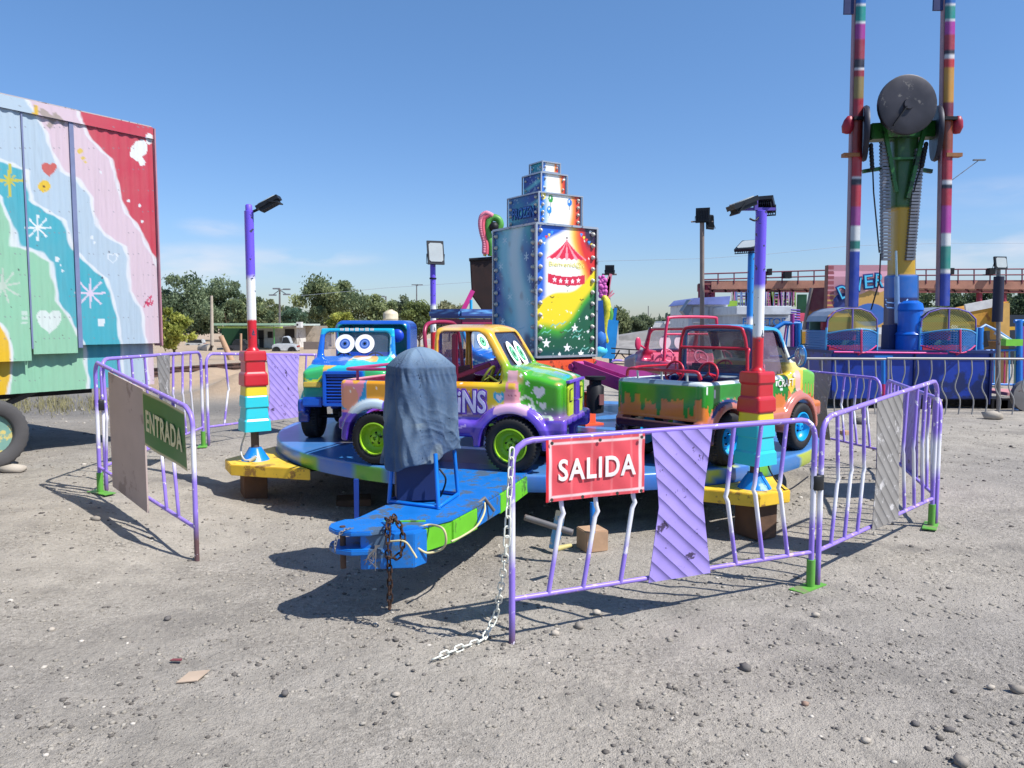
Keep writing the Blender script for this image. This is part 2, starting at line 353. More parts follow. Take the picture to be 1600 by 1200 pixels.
def text_mesh(name, body, size, m, parent, M, offset=0.0, extrude=0.002, shear=0.0, spacing=1.0, fit=None, hbold=0.0):
    """lettering: local x along the text, local z up, thickness along -y; M places it in the parent's frame"""
    cu = bpy.data.curves.new(name, 'FONT'); cu.body = body; cu.size = size; cu.extrude = extrude; cu.offset = offset + hbold; cu.shear = shear; cu.space_character = spacing
    cu.align_x = 'CENTER'; cu.align_y = 'CENTER'; cu.resolution_u = 4
    to = bpy.data.objects.new(name, cu); COL.objects.link(to); bpy.context.view_layer.update()
    me = bpy.data.meshes.new_from_object(to.evaluated_get(bpy.context.evaluated_depsgraph_get())); COL.objects.unlink(to); bpy.data.objects.remove(to)
    n = len(me.vertices); V = np.empty(n * 3); me.vertices.foreach_get("co", V); V = V.reshape(-1, 3)
    if fit:
        for k in (0, 1):
            a, b = V[:, k].min(), V[:, k].max(); V[:, k] = (V[:, k] - (a + b) / 2) / (b - a) * fit[k]
    W = np.stack([V[:, 0], -V[:, 2], V[:, 1], np.ones(n)], 1) @ np.array(M).T
    me.vertices.foreach_set("co", W[:, :3].ravel()); me.update(); me.materials.clear(); me.materials.append(m); me.name = name
    o = bpy.data.objects.new(name, me); COL.objects.link(o); o.parent = parent; return o
def frameM(origin, ux, uz):
    ux = Vector(ux).normalized(); uz = Vector(uz).normalized(); uy = uz.cross(ux).normalized()
    m = Matrix((ux, uy, uz)).transposed().to_4x4(); m.translation = origin; return m
# ------------------------------------------------------------------ ground
def ground_mat():
    m = bpy.data.materials.new("packed gravel earth"); m.use_nodes = True; n = m.node_tree.nodes; l = m.node_tree.links; b = n["Principled BSDF"]
    b.inputs["Roughness"].default_value = .95; b.inputs["Specular IOR Level"].default_value = .15
    t = n.new("ShaderNodeTexCoord")
    def noise(sc, det=8, ro=.6):
        q = n.new("ShaderNodeTexNoise"); q.inputs["Scale"].default_value = sc; q.inputs["Detail"].default_value = det; q.inputs["Roughness"].default_value = ro; l.new(t.outputs["Object"], q.inputs["Vector"]); return q.outputs["Fac"]
    def ramp(src, a, b2, ca, cb):
        r = n.new("ShaderNodeValToRGB"); l.new(src, r.inputs[0]); e = r.color_ramp.elements; e[0].position = a; e[0].color = ca; e[1].position = b2; e[1].color = cb; return r.outputs[0]
    base = ramp(noise(.45), .35, .68, rgb(160, 153, 144), rgb(183, 174, 160))
    def mul(a, src, lo, hi, v0, v1):
        r = n.new("ShaderNodeMapRange"); r.inputs["From Min"].default_value = lo; r.inputs["From Max"].default_value = hi; r.inputs["To Min"].default_value = v0; r.inputs["To Max"].default_value = v1; l.new(src, r.inputs["Value"])
        v = n.new("ShaderNodeVectorMath"); v.operation = 'SCALE'; l.new(a, v.inputs[0]); l.new(r.outputs[0], v.inputs["Scale"]); return v.outputs[0]
    c = mul(base, noise(3.5), .35, .7, .86, 1.10)
    dust = n.new("ShaderNodeMapRange"); dust.inputs["From Min"].default_value = .42; dust.inputs["From Max"].default_value = .58; l.new(noise(1.1, 6, .65), dust.inputs["Value"])
    c0 = c; c = mul(c, noise(38, 4), .35, .65, .70, 1.12)
    c = mul(c, noise(120, 3), .35, .65, .78, 1.16)
    dm = n.new("ShaderNodeMixRGB"); l.new(dust.outputs[0], dm.inputs[0]); l.new(c, dm.inputs[1]); dl = mul(c0, noise(90, 3), .35, .65, .88, 1.09); l.new(dl, dm.inputs[2]); c = dm.outputs[0]
    # little stones of their own colour
    vo = n.new("ShaderNodeTexVoronoi"); vo.inputs["Scale"].default_value = 46; l.new(t.outputs["Object"], vo.inputs["Vector"])
    vm = n.new("ShaderNodeMapRange"); vm.inputs["From Min"].default_value = .22; vm.inputs["From Max"].default_value = .12; l.new(vo.outputs["Distance"], vm.inputs["Value"])
    se = n.new("ShaderNodeSeparateColor"); l.new(vo.outputs["Color"], se.inputs[0])
    gt = n.new("ShaderNodeMath"); gt.operation = 'GREATER_THAN'; gt.inputs[1].default_value = .86; l.new(se.outputs[0], gt.inputs[0])
    sm_ = n.new("ShaderNodeMath"); sm_.operation = 'MULTIPLY'; l.new(vm.outputs[0], sm_.inputs[0]); l.new(gt.outputs[0], sm_.inputs[1])
    sc = ramp(se.outputs[1], 0, 1, rgb(88, 86, 84), rgb(188, 182, 172))
    mx = n.new("ShaderNodeMixRGB"); l.new(sm_.outputs[0], mx.inputs[0]); l.new(c, mx.inputs[1]); l.new(sc, mx.inputs[2])
    # grey gravel patches and sandier spots, and the sand heaps / track ballast to the left back
    dk = noise(.9, 10, .72); dr = n.new("ShaderNodeMapRange"); dr.inputs["From Min"].default_value = .52; dr.inputs["From Max"].default_value = .62; dr.inputs["To Max"].default_value = .6; l.new(dk, dr.inputs["Value"])
    m2 = n.new("ShaderNodeMixRGB"); l.new(dr.outputs[0], m2.inputs[0]); l.new(mx.outputs[0], m2.inputs[1]); m2.inputs[2].default_value = rgb(124, 119, 113)
    a = n.new("ShaderNodeAttribute"); a.attribute_name = "sand"
    sn = n.new("ShaderNodeSeparateColor"); l.new(a.outputs["Color"], sn.inputs[0])
    sandc = n.new("ShaderNodeMixRGB"); l.new(noise(5), sandc.inputs[0]); sandc.inputs[1].default_value = rgb(158, 138, 116); sandc.inputs[2].default_value = rgb(190, 166, 140)
    m3 = n.new("ShaderNodeMixRGB"); l.new(sn.outputs[0], m3.inputs[0]); l.new(m2.outputs[0], m3.inputs[1]); l.new(sandc.outputs[0], m3.inputs[2])
    grc = n.new("ShaderNodeMixRGB"); l.new(noise(22), grc.inputs[0]); grc.inputs[1].default_value = rgb(74, 72, 72); grc.inputs[2].default_value = rgb(142, 138, 132)
    m4 = n.new("ShaderNodeMixRGB"); l.new(sn.outputs[1], m4.inputs[0]); l.new(m3.outputs[0], m4.inputs[1]); l.new(grc.outputs[0], m4.inputs[2])
    l.new(m4.outputs[0], b.inputs["Base Color"])
    ad = n.new("ShaderNodeMath"); ad.operation = 'MULTIPLY_ADD'; ad.inputs[1].default_value = .5; l.new(noise(140, 3), ad.inputs[0]); l.new(noise(30, 6), ad.inputs[2])
    a2 = n.new("ShaderNodeMath"); a2.operation = 'MULTIPLY_ADD'; a2.inputs[1].default_value = .5; l.new(sm_.outputs[0], a2.inputs[0]); l.new(ad.outputs[0], a2.inputs[2])
    bu = n.new("ShaderNodeBump"); bu.inputs["Strength"].default_value = 1.0; bu.inputs["Distance"].default_value = .022; l.new(a2.outputs[0], bu.inputs["Height"]); l.new(bu.outputs[0], b.inputs["Normal"])
    return m
def gauss(X, Y, cx, cy, sx, sy): return np.exp(-((X - cx) / sx) ** 2 - ((Y - cy) / sy) ** 2)
MOUNDS = [(px, py, sx, sy, h) for px, py, sx, sy, h in [(430, 622, .85, .9, .55), (492, 606, .7, .8, .50), (378, 632, .7, .8, .38), (285, 622, 1.0, .7, .36), (335, 614, .7, .7, .40), (462, 610, .6, .6, .42), (405, 608, .5, .6, .45)]]
MP = [(G(px, py).x, G(px, py).y, sx, sy, h) for px, py, sx, sy, h in MOUNDS]
def TN(X, Y):
    s = lambda a, b, x: (lambda t: t * t * (3 - 2 * t))(np.clip((x - a) / (b - a), 0, 1))
    Z = .17 * (1 - s(-3.6, -1.9, X)) * s(2.5, 6.0, Y) + .07 * s(2.6, 4.2, X) * s(4.5, 7, Y) * (1 - s(12, 16, Y))
    for cx, cy, sx, sy, h in MP: Z = Z + h * gauss(X, Y, cx, cy, sx, sy)
    return Z
def axis(lo, hi, c, fine, g):
    a = [c]; st = fine
    while a[-1] < hi: a.append(a[-1] + st); st *= g
    b = [c]; st = fine
    while b[-1] > lo: b.append(b[-1] - st); st *= g
    return np.array(sorted(set(b[1:] + a)))
gx = axis(-400, 400, 0, .035, 1.018); gy = np.concatenate([np.arange(-4, 1.5, .25), axis(1.5, 900, 1.5, .03, 1.012)[1:]])
GX, GY = np.meshgrid(gx, gy, indexing='ij'); fade = 1 / (1 + (np.hypot(GX, GY) / 14) ** 2)
def fn(X, Y, s, k): return (np.sin(X * s + 1.7 * np.sin(Y * s * .83 + k)) * np.sin(Y * s * 1.13 + 1.3 * np.sin(X * s * .71 + k * 2)))
def RUT(X, Y): return -.022 * sum(np.exp(-((Y - (c0_ + .10 * X + .12 * np.sin(X * .5 + c0_))) / .07) ** 2) for c0_ in (7.2, 8.9, 10.4, 11.9)) * (X > 2.2) * np.clip((X - 2.2), 0, 1) + .012 * fn(X, Y, 29, 7) * np.clip(fn(X, Y, 1.3, 2), 0, 1)
GZ = TN(GX, GY) + (fn(GX, GY, 2.1, 1) * .010 + fn(GX, GY, 6.3, 2) * .005 + fn(GX, GY, 17, 3) * .0035 + fn(GX, GY, 41, 5) * .002 + RUT(GX, GY)) * fade
i = np.arange(len(gx) - 1)[:, None] * len(gy) + np.arange(len(gy) - 1)[None, :]; i = i.ravel()
ground = mesh_np("ground", np.stack([GX.ravel(), GY.ravel(), GZ.ravel()], 1), np.stack([i, i + len(gy), i + len(gy) + 1, i + 1], 1), ground_mat())
sandv = np.zeros(GX.size); X_, Y_ = GX.ravel(), GY.ravel()
for cx, cy, sx, sy, h in MP: sandv = np.maximum(sandv, np.clip(gauss(X_, Y_, cx, cy, sx * 1.25, sy * 1.25) * 1.8, 0, 1))
farsand = ss(22, 30, Y_) * (X_ < 6) * .8; sandv = np.maximum(sandv, farsand)
grav = ss(11.5, 13.5, Y_ - .18 * X_) * (1 - ss(17, 20, Y_ + .35 * X_)) * ss(-1.5, -3, X_) * .85 + .85 * ss(28, 34, Y_) * ss(5, 8, X_)
grav = np.maximum(grav, .55 * gauss(X_, Y_, -5.2, 10.5, 2.2, 2.0)); grav = grav * (1 - np.where(Y_ < 22, sandv, 0))
a_ = ground.data.color_attributes.new("sand", 'FLOAT_COLOR', 'POINT'); cc = np.zeros((GX.size, 4), dtype=np.float32); cc[:, 0] = sandv; cc[:, 1] = grav * (1 - sandv * .9); cc[:, 3] = 1; a_.data.foreach_set("color", cc.ravel())
tag(ground, "grey beige packed gravel fairground earth", kind="structure")

# loose gravel: nobody could count it
def rock_template(seed, sub=1):
    bm = bmesh.new(); bmesh.ops.create_icosphere(bm, subdivisions=sub, radius=1.0); r = random.Random(seed)
    ax = (r.uniform(.7, 1.3), r.uniform(.7, 1.2), r.uniform(.35, .65))
    for v in bm.verts:
        k = 1 + r.uniform(-.22, .22); v.co = Vector((v.co.x * ax[0] * k, v.co.y * ax[1] * k, v.co.z * ax[2] * k))
    V = np.array([v.co[:] for v in bm.verts]); Fc = np.array([[v.index for v in f.verts] for f in bm.faces]); bm.free(); return V, Fc
def scatter(name, n, Dlo, Dhi, rlo, rhi, power, m, label):
    temps = [rock_template(k) for k in range(6)]; Vs = []; Fs = []; Cs = []; k0 = 0
    u = rng.random(n); D = (Dlo ** (-1) + u * (Dhi ** (-1) - Dlo ** (-1))) ** (-1); X = (rng.random(n) * 2 - 1) * (D * .72 + .5)
    r = rlo * (rhi / rlo) ** (rng.random(n) ** power); r = np.minimum(r, rhi); r = r * (.55 + .12 * np.minimum(D, 9))
    cl = fn(X, D, 2.3, 4) + fn(X, D, 5.1, 1) * .7; cl = cl + fn(X, D, .9, 2) * .9; keep = rng.random(n) < .24 + .64 * np.clip(cl + .25, 0, 1.3); X, D, r = X[keep], D[keep], r[keep]
    Z = TN(X, D) + (fn(X, D, 2.1, 1) * .010 + fn(X, D, 6.3, 2) * .005 + fn(X, D, 17, 3) * .0035 + fn(X, D, 41, 5) * .002) / (1 + (np.hypot(X, D) / 14) ** 2)
    for j in range(len(X)):
        V, Fc = temps[j % 6]; a = rng.random() * 6.28; ca, sa = math.cos(a), math.sin(a); W = V * r[j]
        W = np.stack([W[:, 0] * ca - W[:, 1] * sa + X[j], W[:, 0] * sa + W[:, 1] * ca + D[j], W[:, 2] + Z[j] + r[j] * .12], 1)
        Vs.append(W); Fs.append(Fc + k0); k0 += len(V); g = rng.random(); t = (100, 95, 90) if g < .32 else (150, 143, 132) if g < .97 else (190, 182, 170)
        Cs.append(np.tile(lin(np.array(t) + rng.normal(0, 7)), (len(V), 1)))
    o = mesh_np(name, np.concatenate(Vs), np.concatenate(Fs), m, cols=np.concatenate(Cs), smooth=False); return tag(o, label, "gravel", kind="stuff")
stone_m = vmat("stone", .9, 0, .2, .3, .2, 60)
scatter("loose_gravel", 62000, 1.7, 13, .0028, .016, 3.0, stone_m, "loose grey gravel strewn over the dirt ground")
stones = [(1165, 1046, 15, "dark grey stone in the lower right dirt below the blocks of the right post", 0), (1590, 1080, 17, "grey rounded stone at the right edge of the dirt", 1), (1430, 1133, 11, "dark bluish stone near the bottom right", 0), (1484, 1142, 11, "small dark stone right of the bluish stone", 0),
          (1353, 1158, 9, "small white stone by the bottom right corner", 2), (950, 1140, 9, "pale stone in the open dirt below the SALIDA sign", 1), (618, 1086, 9, "pale stone under the loose end of the white chain", 2), (445, 1085, 10, "dark stone in the lower middle left dirt", 0),
          (1500, 1194, 20, "long angular grey stone at the bottom edge of the picture", 1), (1258, 1101, 9, "reddish brown flat stone below the barrier joint", 3), (1275, 962, 8, "pale stone just below the green foot of the near barriers", 2), (1548, 1075, 9, "pale stone left of the rounded stone at the right edge", 2),
          (932, 958, 10, "pale stone in front of the purple plate's shadow", 2), (905, 980, 14, "flat grey stone below the SALIDA barrier", 1), (868, 992, 12, "tan flat stone beside the foot of the SALIDA barrier", 2), (1100, 890, 9, "dark stone in the shadow edge of the SALIDA barrier", 0),
          (1345, 662, 16, "dark stone in front of the blue platform", 0), (1552, 655, 24, "big pale rock leaning on the grey fence", 2), (20, 738, 26, "pale broken block wedged by the big tyre", 2), (150, 812, 9, "grey stone in the shadow of the ENTRADA barrier", 1),
          (80, 985, 8, "pale flat stone at the lower left", 2), (262, 968, 9, "dark stone at the lower left near the cardboard", 0)]
sc_ = [(98, 94, 92), (142, 134, 124), (176, 166, 152), (150, 124, 108)]
for k, (px, py, rp, lb, ci) in enumerate(stones):
    p = GT(px, py); r = rp * p.y / F * .8; V, Fc = rock_template(100 + k, 1)
    V = V * r; V[:, 2] += r * .28; o = mesh_np("stone", V, Fc, stone_m, cols=np.tile(lin(sc_[ci]), (len(V), 1)), smooth=False, loc=p); tag(o, lb, "stone", "larger stones lying on the dirt")
p = G(300, 1060); o = MB().prism([(-.06, -.035), (.03, -.045), (.07, .035), (-.02, .045)], 0, .005).build("cardboard_scrap", mat("cardboard", (176, 156, 136), .9), loc=(p.x, p.y, .006)); o.rotation_euler = (R(5), R(-4), .2); tag(o, "torn piece of tan cardboard lying flat on the dirt", "litter")
p = G(275, 1034); o = MB().prism([(-.026, -.008), (.03, -.011), (.026, .011), (-.018, .010)], 0, .004).build("plastic_scrap", mat("red scrap", (120, 60, 65), .6), loc=(p.x, p.y, .008)); tag(o, "dark red scrap of plastic above the cardboard", "litter")
p = G(500, 686)
# ------------------------------------------------------------------ crowd barriers
PUR = (147, 121, 212); WHT = (226, 224, 230)
barrier_paint = zmat("barrier paint", [(0, (96, 70, 72)), (.12, (120, 100, 170)), (.2, PUR), (.40, PUR), (.50, WHT), (.68, WHT), (.78, PUR), (1.2, PUR)], .38, True, .045, (225, 218, 232))
rail_paint = mat("rail paint", PUR, .4, var=.08, dirt=(205, 170, 190), dirt_amt=.25, dscale=9)
green_paint = mat("bright green foot", (96, 158, 62), .5, dirt=(120, 130, 90), dirt_amt=.3)
black_tape = mat("black tape", (24, 24, 27), .5)
def plate_mat(name, col, dirt, amt):
    m = mat(name, col, .5, var=.10, dirt=dirt, dirt_amt=amt * .45, dscale=11)
    n = m.node_tree.nodes; l = m.node_tree.links; b = n["Principled BSDF"]; t = n.new("ShaderNodeTexCoord"); mp = n.new("ShaderNodeMapping"); mp.inputs["Rotation"].default_value = (0, R(48), 0); l.new(t.outputs["Object"], mp.inputs["Vector"])
    w = n.new("ShaderNodeTexWave"); w.inputs["Scale"].default_value = 4.4; w.inputs["Distortion"].default_value = .5; w.wave_profile = 'SAW'; l.new(mp.outputs[0], w.inputs["Vector"])
    pw = n.new("ShaderNodeMath"); pw.operation = 'POWER'; pw.inputs[1].default_value = 5; l.new(w.outputs["Fac"], pw.inputs[0])
    bu = n.new("ShaderNodeBump"); bu.inputs["Strength"].default_value = .55; bu.inputs["Distance"].default_value = .02; l.new(pw.outputs[0], bu.inputs["Height"]); l.new(bu.outputs[0], b.inputs["Normal"]); return m
plate_purple = plate_mat("purple ribbed plate", (168, 148, 224), (74, 60, 92), .19)
plate_grey = plate_mat("bare grey ribbed plate", (140, 136, 132), (196, 192, 190), .35)
def barrier(label, A, B, hA, hB, bars, plates, base=.22, feet=(), group="purple crowd barriers around the ride", dark=False, lean=0.0):
    """A, B ground points; bars: (t, kink); plates: (t0, t1, waist, material)"""
    A = Vector(A); B = Vector(B); d = B - A; L = math.hypot(d.x, d.y); rz = math.atan2(d.y, d.x); dz = B.z - A.z
    t = thing("crowd_barrier", label, "barrier", A, rz, group)
    def top(x): return hA + (hB + dz - hA) * x / L
    def bot(x): return dz * x / L
    q = .11; y = 0
    pts = [(0, 0, -.01), (0, 0, top(0) - q)] + [(q - q * math.cos(a), 0, top(0) - q + q * math.sin(a)) for a in (.4, .8, 1.2)] + [(q, 0, top(q))] + [(L * k, 0, top(L * k)) for k in (.3, .5, .7)]
    pts += [(L - q, 0, top(L - q))] + [(L - q + q * math.sin(a), 0, top(L) - q + q * math.cos(a)) for a in (.4, .8, 1.2)] + [(L, 0, top(L) - q), (L, 0, dz - .01)]
    MB().tube(pts, .0165, 9).build("frame", barrier_paint, t)
    MB().tube([(.0, 0, bot(0) + base), (L * .5, .004, bot(L / 2) + base - .003), (L, 0, bot(L) + base)], .0135, 8).build("lower_rail", rail_paint, t)
    for (u, k) in bars:
        x = u * L; zb = bot(x) + base; zt = top(x) - .01; zm = zb + (zt - zb) * random.uniform(.5, .56); ln = -k * .55
        MB().tube([(x + ln, 0, zb), (x + k * .75 + ln * .1, 0, zm - .03), (x + k, 0, zm), (x + k * .8, 0, zm + .03), (x + k * .1, 0, zt)], .0125, 8).build("bar", barrier_paint, t)
    for (u0, u1, wst, m) in plates:
        x0, x1 = u0 * L, u1 * L; n = 8; V = []; Fq = []
        m_ = MB(); pl = []
        left = []; right = []
        for k in range(n + 1):
            f = k / n; zz0 = bot(x0) + base - .02; zz1 = top((x0 + x1) / 2) - .005; wv = wst * (1 - abs(2 * f - 1.05))
            left.append((x0 + wv, (zz0 + (zz1 - zz0) * f) + (bot(x0) - bot(x0)))); right.append((x1 - wv, (bot(x1) + base - .02) + (top(x1) - .005 - (bot(x1) + base - .02)) * f))
        for k in range(n + 1):
            f = k / n; left[k] = (left[k][0], (bot(x0) + base - .02) + (top(x0) - .005 - bot(x0) - base + .02) * f)
        for yy in (-.017, -.021):
            for k in range(n + 1): m_.v.append((left[k][0], yy, left[k][1])); m_.v.append((right[k][0], yy, right[k][1]))
        for k in range(n):
            a = 2 * k; m_.f.append((a, a + 1, a + 3, a + 2)); b = a + 2 * (n + 1); m_.f.append((b, b + 2, b + 3, b + 1))
            m_.f.append((a, a + 2, b + 2, b)); m_.f.append((a + 1, b + 1, b + 3, a + 3))
        m_.build("plate", m, t, smooth=False)
    for u in feet:
        x = u * L
        f = MB().lathe([(.026, 0), (.026, .17)], 12, Matrix.Translation((x, 0, bot(x) + .004))).build("foot_socket", green_paint, t)
        MB().box((x + (-.02 if u > .5 else .02), 0, bot(x) + .006), (.26, .10, .008), .25).build("foot_plate", green_paint, t, bevel=.002)
    return t, L, rz
A1, A2, A3, A4, A5 = GT(800, 1003), GT(1266, 918), GT(1455, 822), Vector((3.92, 8.0, .05)), Vector((3.42, 9.9, .05))
def hz(px, py, Pt): return P(px, py, Pt.y).z - Pt.z
h1 = hz(800, 690, A1); h2 = hz(1268, 655, A2); h3 = hz(1459, 594, A3)
b1, L1, rz1 = barrier("purple barrier carrying the red SALIDA banner, nearest the camera", A1, A2, h1, h2, [(.118, .055), (.220, .055), (.335, .055), (.695, -.055), (.795, -.055), (.89, -.055)], [(.405, .61, .06, plate_purple)], feet=(1.0,))
A2b = A2 + Vector((.055, .03, 0))
b2, L2, rz2 = barrier("purple barrier with a bare grey ribbed plate, right of the SALIDA barrier", A2b, A3, h2, h3, [(.10, .05), (.20, .05), (.30, .05), (.69, -.05), (.79, -.045), (.88, -.04)], [(.385, .62, .04, plate_grey)], feet=(1.0,))
b3, L3, rz3 = barrier("purple barrier with wide purple plate, slanting away at the far right corner", A3 + Vector((.06, .05, 0)), A4, .99, .96, [(.08, .045), (.16, .045), (.24, .045), (.76, -.045), (.84, -.04), (.92, -.04)], [(.34, .68, .06, plate_purple)], feet=())
b4, L4, rz4 = barrier("purple barrier with a grey plate behind the green dripping truck", A5, A4 + Vector((-.05, .04, 0)), .97, .97, [(.1, .05), (.22, .05), (.70, -.05), (.81, -.05), (.92, -.05)], [(.33, .60, .09, plate_grey)])
C0 = GT(308, 875); C1 = GT(157, 770); C2 = GT(318, 697); C3 = Vector((-2.66, 10.9, .12))
b5, L5, rz5 = barrier("purple barrier carrying the green ENTRADA sign at the left entrance", C1, C0, hz(157, 565, C1), hz(306, 640, C0), [(.10, .05), (.20, .05), (.73, -.045), (.84, -.045)], [], feet=(0.0,))
b6, L6, rz6 = barrier("purple barrier with pale ribbed plate in front of the painted container", C1 + Vector((.02, .06, 0)), C2, hz(157, 562, C1), hz(314, 550, C2), [(.13, .05), (.24, .05), (.36, .05), (.66, -.05), (.77, -.05), (.87, -.05)], [(.46, .60, .05, plate_grey)], feet=(1.0,))
b7, L7, rz7 = barrier("purple barrier with a purple plate behind the left post, in front of the sand heaps", C2 + Vector((.05, .03, 0)), C3, hz(326, 553, C2), 1.03, [(.13, .06), (.27, .05), (.82, -.05), (.91, -.05)], [(.45, .74, .05, plate_purple)])
for (pt, zz, ln) in [((A2 + A2b) / 2, .60, "black tape wrapped round the posts of the two near right barriers"), (C1 + Vector((.01, .03, 0)), .70, "black tape wrapped round the left corner barrier posts")]:
    o = MB().lathe([(.044, 0), (.047, .01), (.046, .05), (.047, .085), (.043, .09)], 14, Matrix.Scale(.72, 4, (0, 1, 0))).build("tape_wrap", black_tape, loc=(pt.x, pt.y, pt.z + zz), rotz=.5); tag(o, ln, "tape")
# SALIDA banner
ban = vmat("banner cloth", .55, 0, .05)
WH = mat("white lettering", (232, 226, 222), .5)
sal = thing("exit_banner", "red SALIDA banner tied to the near purple barrier", "sign", b1.location, rz1, "entrance and exit signs")
x0, x1 = .215 * .5 * L1, .445 * L1
x0 = .105 * L1; zt = h1 + .02; zb_ = .67
def fban(u, v, Pt):
    C = np.tile(lin((214, 74, 84)), (len(u), 1)); C = mixc(C, ((np.minimum(u, 1 - u) * .95 < .055) & (np.minimum(u, 1 - u) * .95 > .03)) | ((np.minimum(v, 1 - v) * .4 < .040) & (np.minimum(v, 1 - v) * .4 > .024)), (230, 196, 196))
    C = mixc(C, u < .030, (206, 30, 44)); return mixc(C, .25 * (np.sin(u * 31) > .97), (235, 150, 150))
wob = lambda u, v: .0025 * np.sin(u * 9 + v * 3) + .0015 * np.sin(u * 23 + v * 11) + .008 * (u < .04)
sx0, sx1 = .085 * L1, .382 * L1
zA = lambda x: hz(800, 690, A1) + (h2 - h1) * x / L1
bo = grid_panel("banner_cloth", (sx0, -.030, zA(sx0) - .315), (sx1 - sx0, 0, 0), (0, 0, .315), 90, 50, fban, ban, sal, wob)
sw = sx1 - sx0
text_mesh("lettering", "SALIDA", .2, WH, sal, frameM((sx0 + sw * .51, -.0375, zA(sx0) - .158), (1, 0, 0), (0, 0, 1)), extrude=.0012, hbold=.0045, spacing=1.12, fit=(sw * .78, .112))
for (gx_, gz_) in [(.05, .04), (.95, .04), (.05, .95), (.95, .95), (.52, .95), (.35, .04), (.7, .04)]:
    MB().lathe([(.004, 0), (.009, 0), (.009, .003), (.004, .003)], 12, Matrix.Translation((sx0 + sw * gx_, -.044, zA(sx0) - .315 + .315 * gz_)) @ Matrix.Rotation(R(90), 4, 'X')).build("eyelet", mat("eyelet", (90, 92, 90), .3, .8), sal)
# ENTRADA sign + tan board
ent = thing("board", "plain tan board fixed on the ENTRADA barrier", "board", b5.location, rz5)
x0, x1 = .22 * L5, .60 * L5
def topE(x): return hz(157, 565, C1) + ((hz(306, 640, C0) + C0.z - C1.z) - hz(157, 565, C1)) * x / L5
o = MB(); dzz = C0.z - C1.z
pl = [(x0, dzz * x0 / L5 + .16), (x1, dzz * x1 / L5 + .13), (x1, topE(x1) - .01), (x0, topE(x0) - .01)]
for sgn, nm in ((-1, "panel"),):
    m_ = MB().prism(pl, -.006, .006, Matrix(((1, 0, 0, 0), (0, 0, -1, -.03), (0, 1, 0, 0), (0, 0, 0, 1))))
    m_.build(nm, mat("tan board", (176, 158, 150), .75, var=.06, dirt=(150, 132, 125), dirt_amt=.2, dscale=2.5), ent, smooth=False)
en = thing("entrance_sign", "green ENTRADA sign on the left purple barrier", "sign", b5.location, rz5, "entrance and exit signs")
ex0, ex1 = .60 * L5, .985 * L5
def fent(u, v, Pt):
    C = np.tile(lin((38, 108, 48)), (len(u), 1)); e = np.minimum(np.minimum(u, 1 - u) * .72, np.minimum(v, 1 - v) * .36); return mixc(C, e < .011, (186, 178, 140))
zc = (topE(ex0) + topE(ex1)) / 2 - .23; slope = (topE(ex1) - topE(ex0)) / (ex1 - ex0)
for yy, nm in ((-.034, "sign_face"),):
    grid_panel(nm, (ex0, yy, topE(ex0) - .42), (ex1 - ex0, 0, (ex1 - ex0) * slope), (0, 0, .40), 60, 36, fent, vmat("sign paint", .45, .1, .12), en, lambda u, v: .006 * np.sin(u * 6 + v * 2))
text_mesh("lettering", "ENTRADA", .2, mat("cream lettering", (206, 200, 158), .5), en, frameM(((ex0 + ex1) / 2, -.041, topE((ex0 + ex1) / 2) - .225), (1, 0, slope), (0, 0, 1)), extrude=.0012, hbold=.004, spacing=1.1, fit=((ex1 - ex0) * .86, .155))

# ------------------------------------------------------------------ wheels and chains
tyre_m = mat("tyre rubber", (26, 26, 28), .75, var=.15, bump=.15, dirt=(70, 66, 62), dirt_amt=.15)
def tyre_mb(r, w, rin, knobs=44, axis='Y', depth=.012):
    s = MB(); n = knobs * 2; prof = [(rin, -.42), (rin + .012, -.5), (r * .86, -.52), (r * .955, -.46), (r - .004, -.34), (r, -.15), (r, .15), (r - .004, .34), (r * .955, .46), (r * .86, .52), (rin + .012, .5), (rin, .42)]
    for q, h in prof:
        for j in range(n):
            a = 2 * math.pi * j / n; rr = q
            if q > r * .94: rr -= depth * ((j + (1 if h > 0 else 0)) % 2)
            s.v.append((rr * math.cos(a), h * w, rr * math.sin(a)))
    for i in range(len(prof)):
        i2 = (i + 1) % len(prof)
        for j in range(n): s.f.append((i * n + j, i * n + (j + 1) % n, i2 * n + (j + 1) % n, i2 * n + j))
    return s
def rim_mb(r, w, side):
    M = Matrix.Rotation(R(-90) * side, 4, 'X')
    return MB().lathe([(r, -w * .3), (r + .004, w * .5), (r - .006, w * .52), (r * .93, w * .44), (r * .86, w * .18), (r * .60, w * .10), (r * .45, w * .22), (r * .28, w * .26), (r * .26, w * .42), (r * .12, w * .46), (r * .10, w * .30), (.004, w * .28)], 28, M)
def wheel(parent, loc, side, rimm, r=.212, w=.15, rin=.125, steer=0, tm=None):
    t = tyre_mb(r, w, rin).build("wheel", tm or tyre_m, parent, loc=loc, rotz=steer)
    ri = rim_mb(rin, w, side).build("rim", rimm, t); b = MB()
    for k in range(5):
        a = 2 * math.pi * k / 5 + .3; b.lathe([(.008, 0), (.008, .012), (.004, .016)], 6, Matrix.Rotation(R(-90) * side, 4, 'X') @ Matrix.Translation((rin * .36 * math.cos(a), rin * .36 * math.sin(a), w * .23)))
    b.build("lug_nuts", mat("dark bolt", (40, 38, 36), .5, .6), t)
    return t
def catmull(p, n=6):
    p = [Vector(q) for q in p]; p = [p[0] * 2 - p[1]] + p + [p[-1] * 2 - p[-2]]; o = []
    for i in range(1, len(p) - 2):
        for k in range(n):
            t = k / n; a, b, c, d = p[i - 1:i + 3]; o.append(.5 * ((2 * b) + (c - a) * t + (2 * a - 5 * b + 4 * c - d) * t * t + (3 * b - a - 3 * c + d) * t ** 3))
    o.append(p[-2]); return o
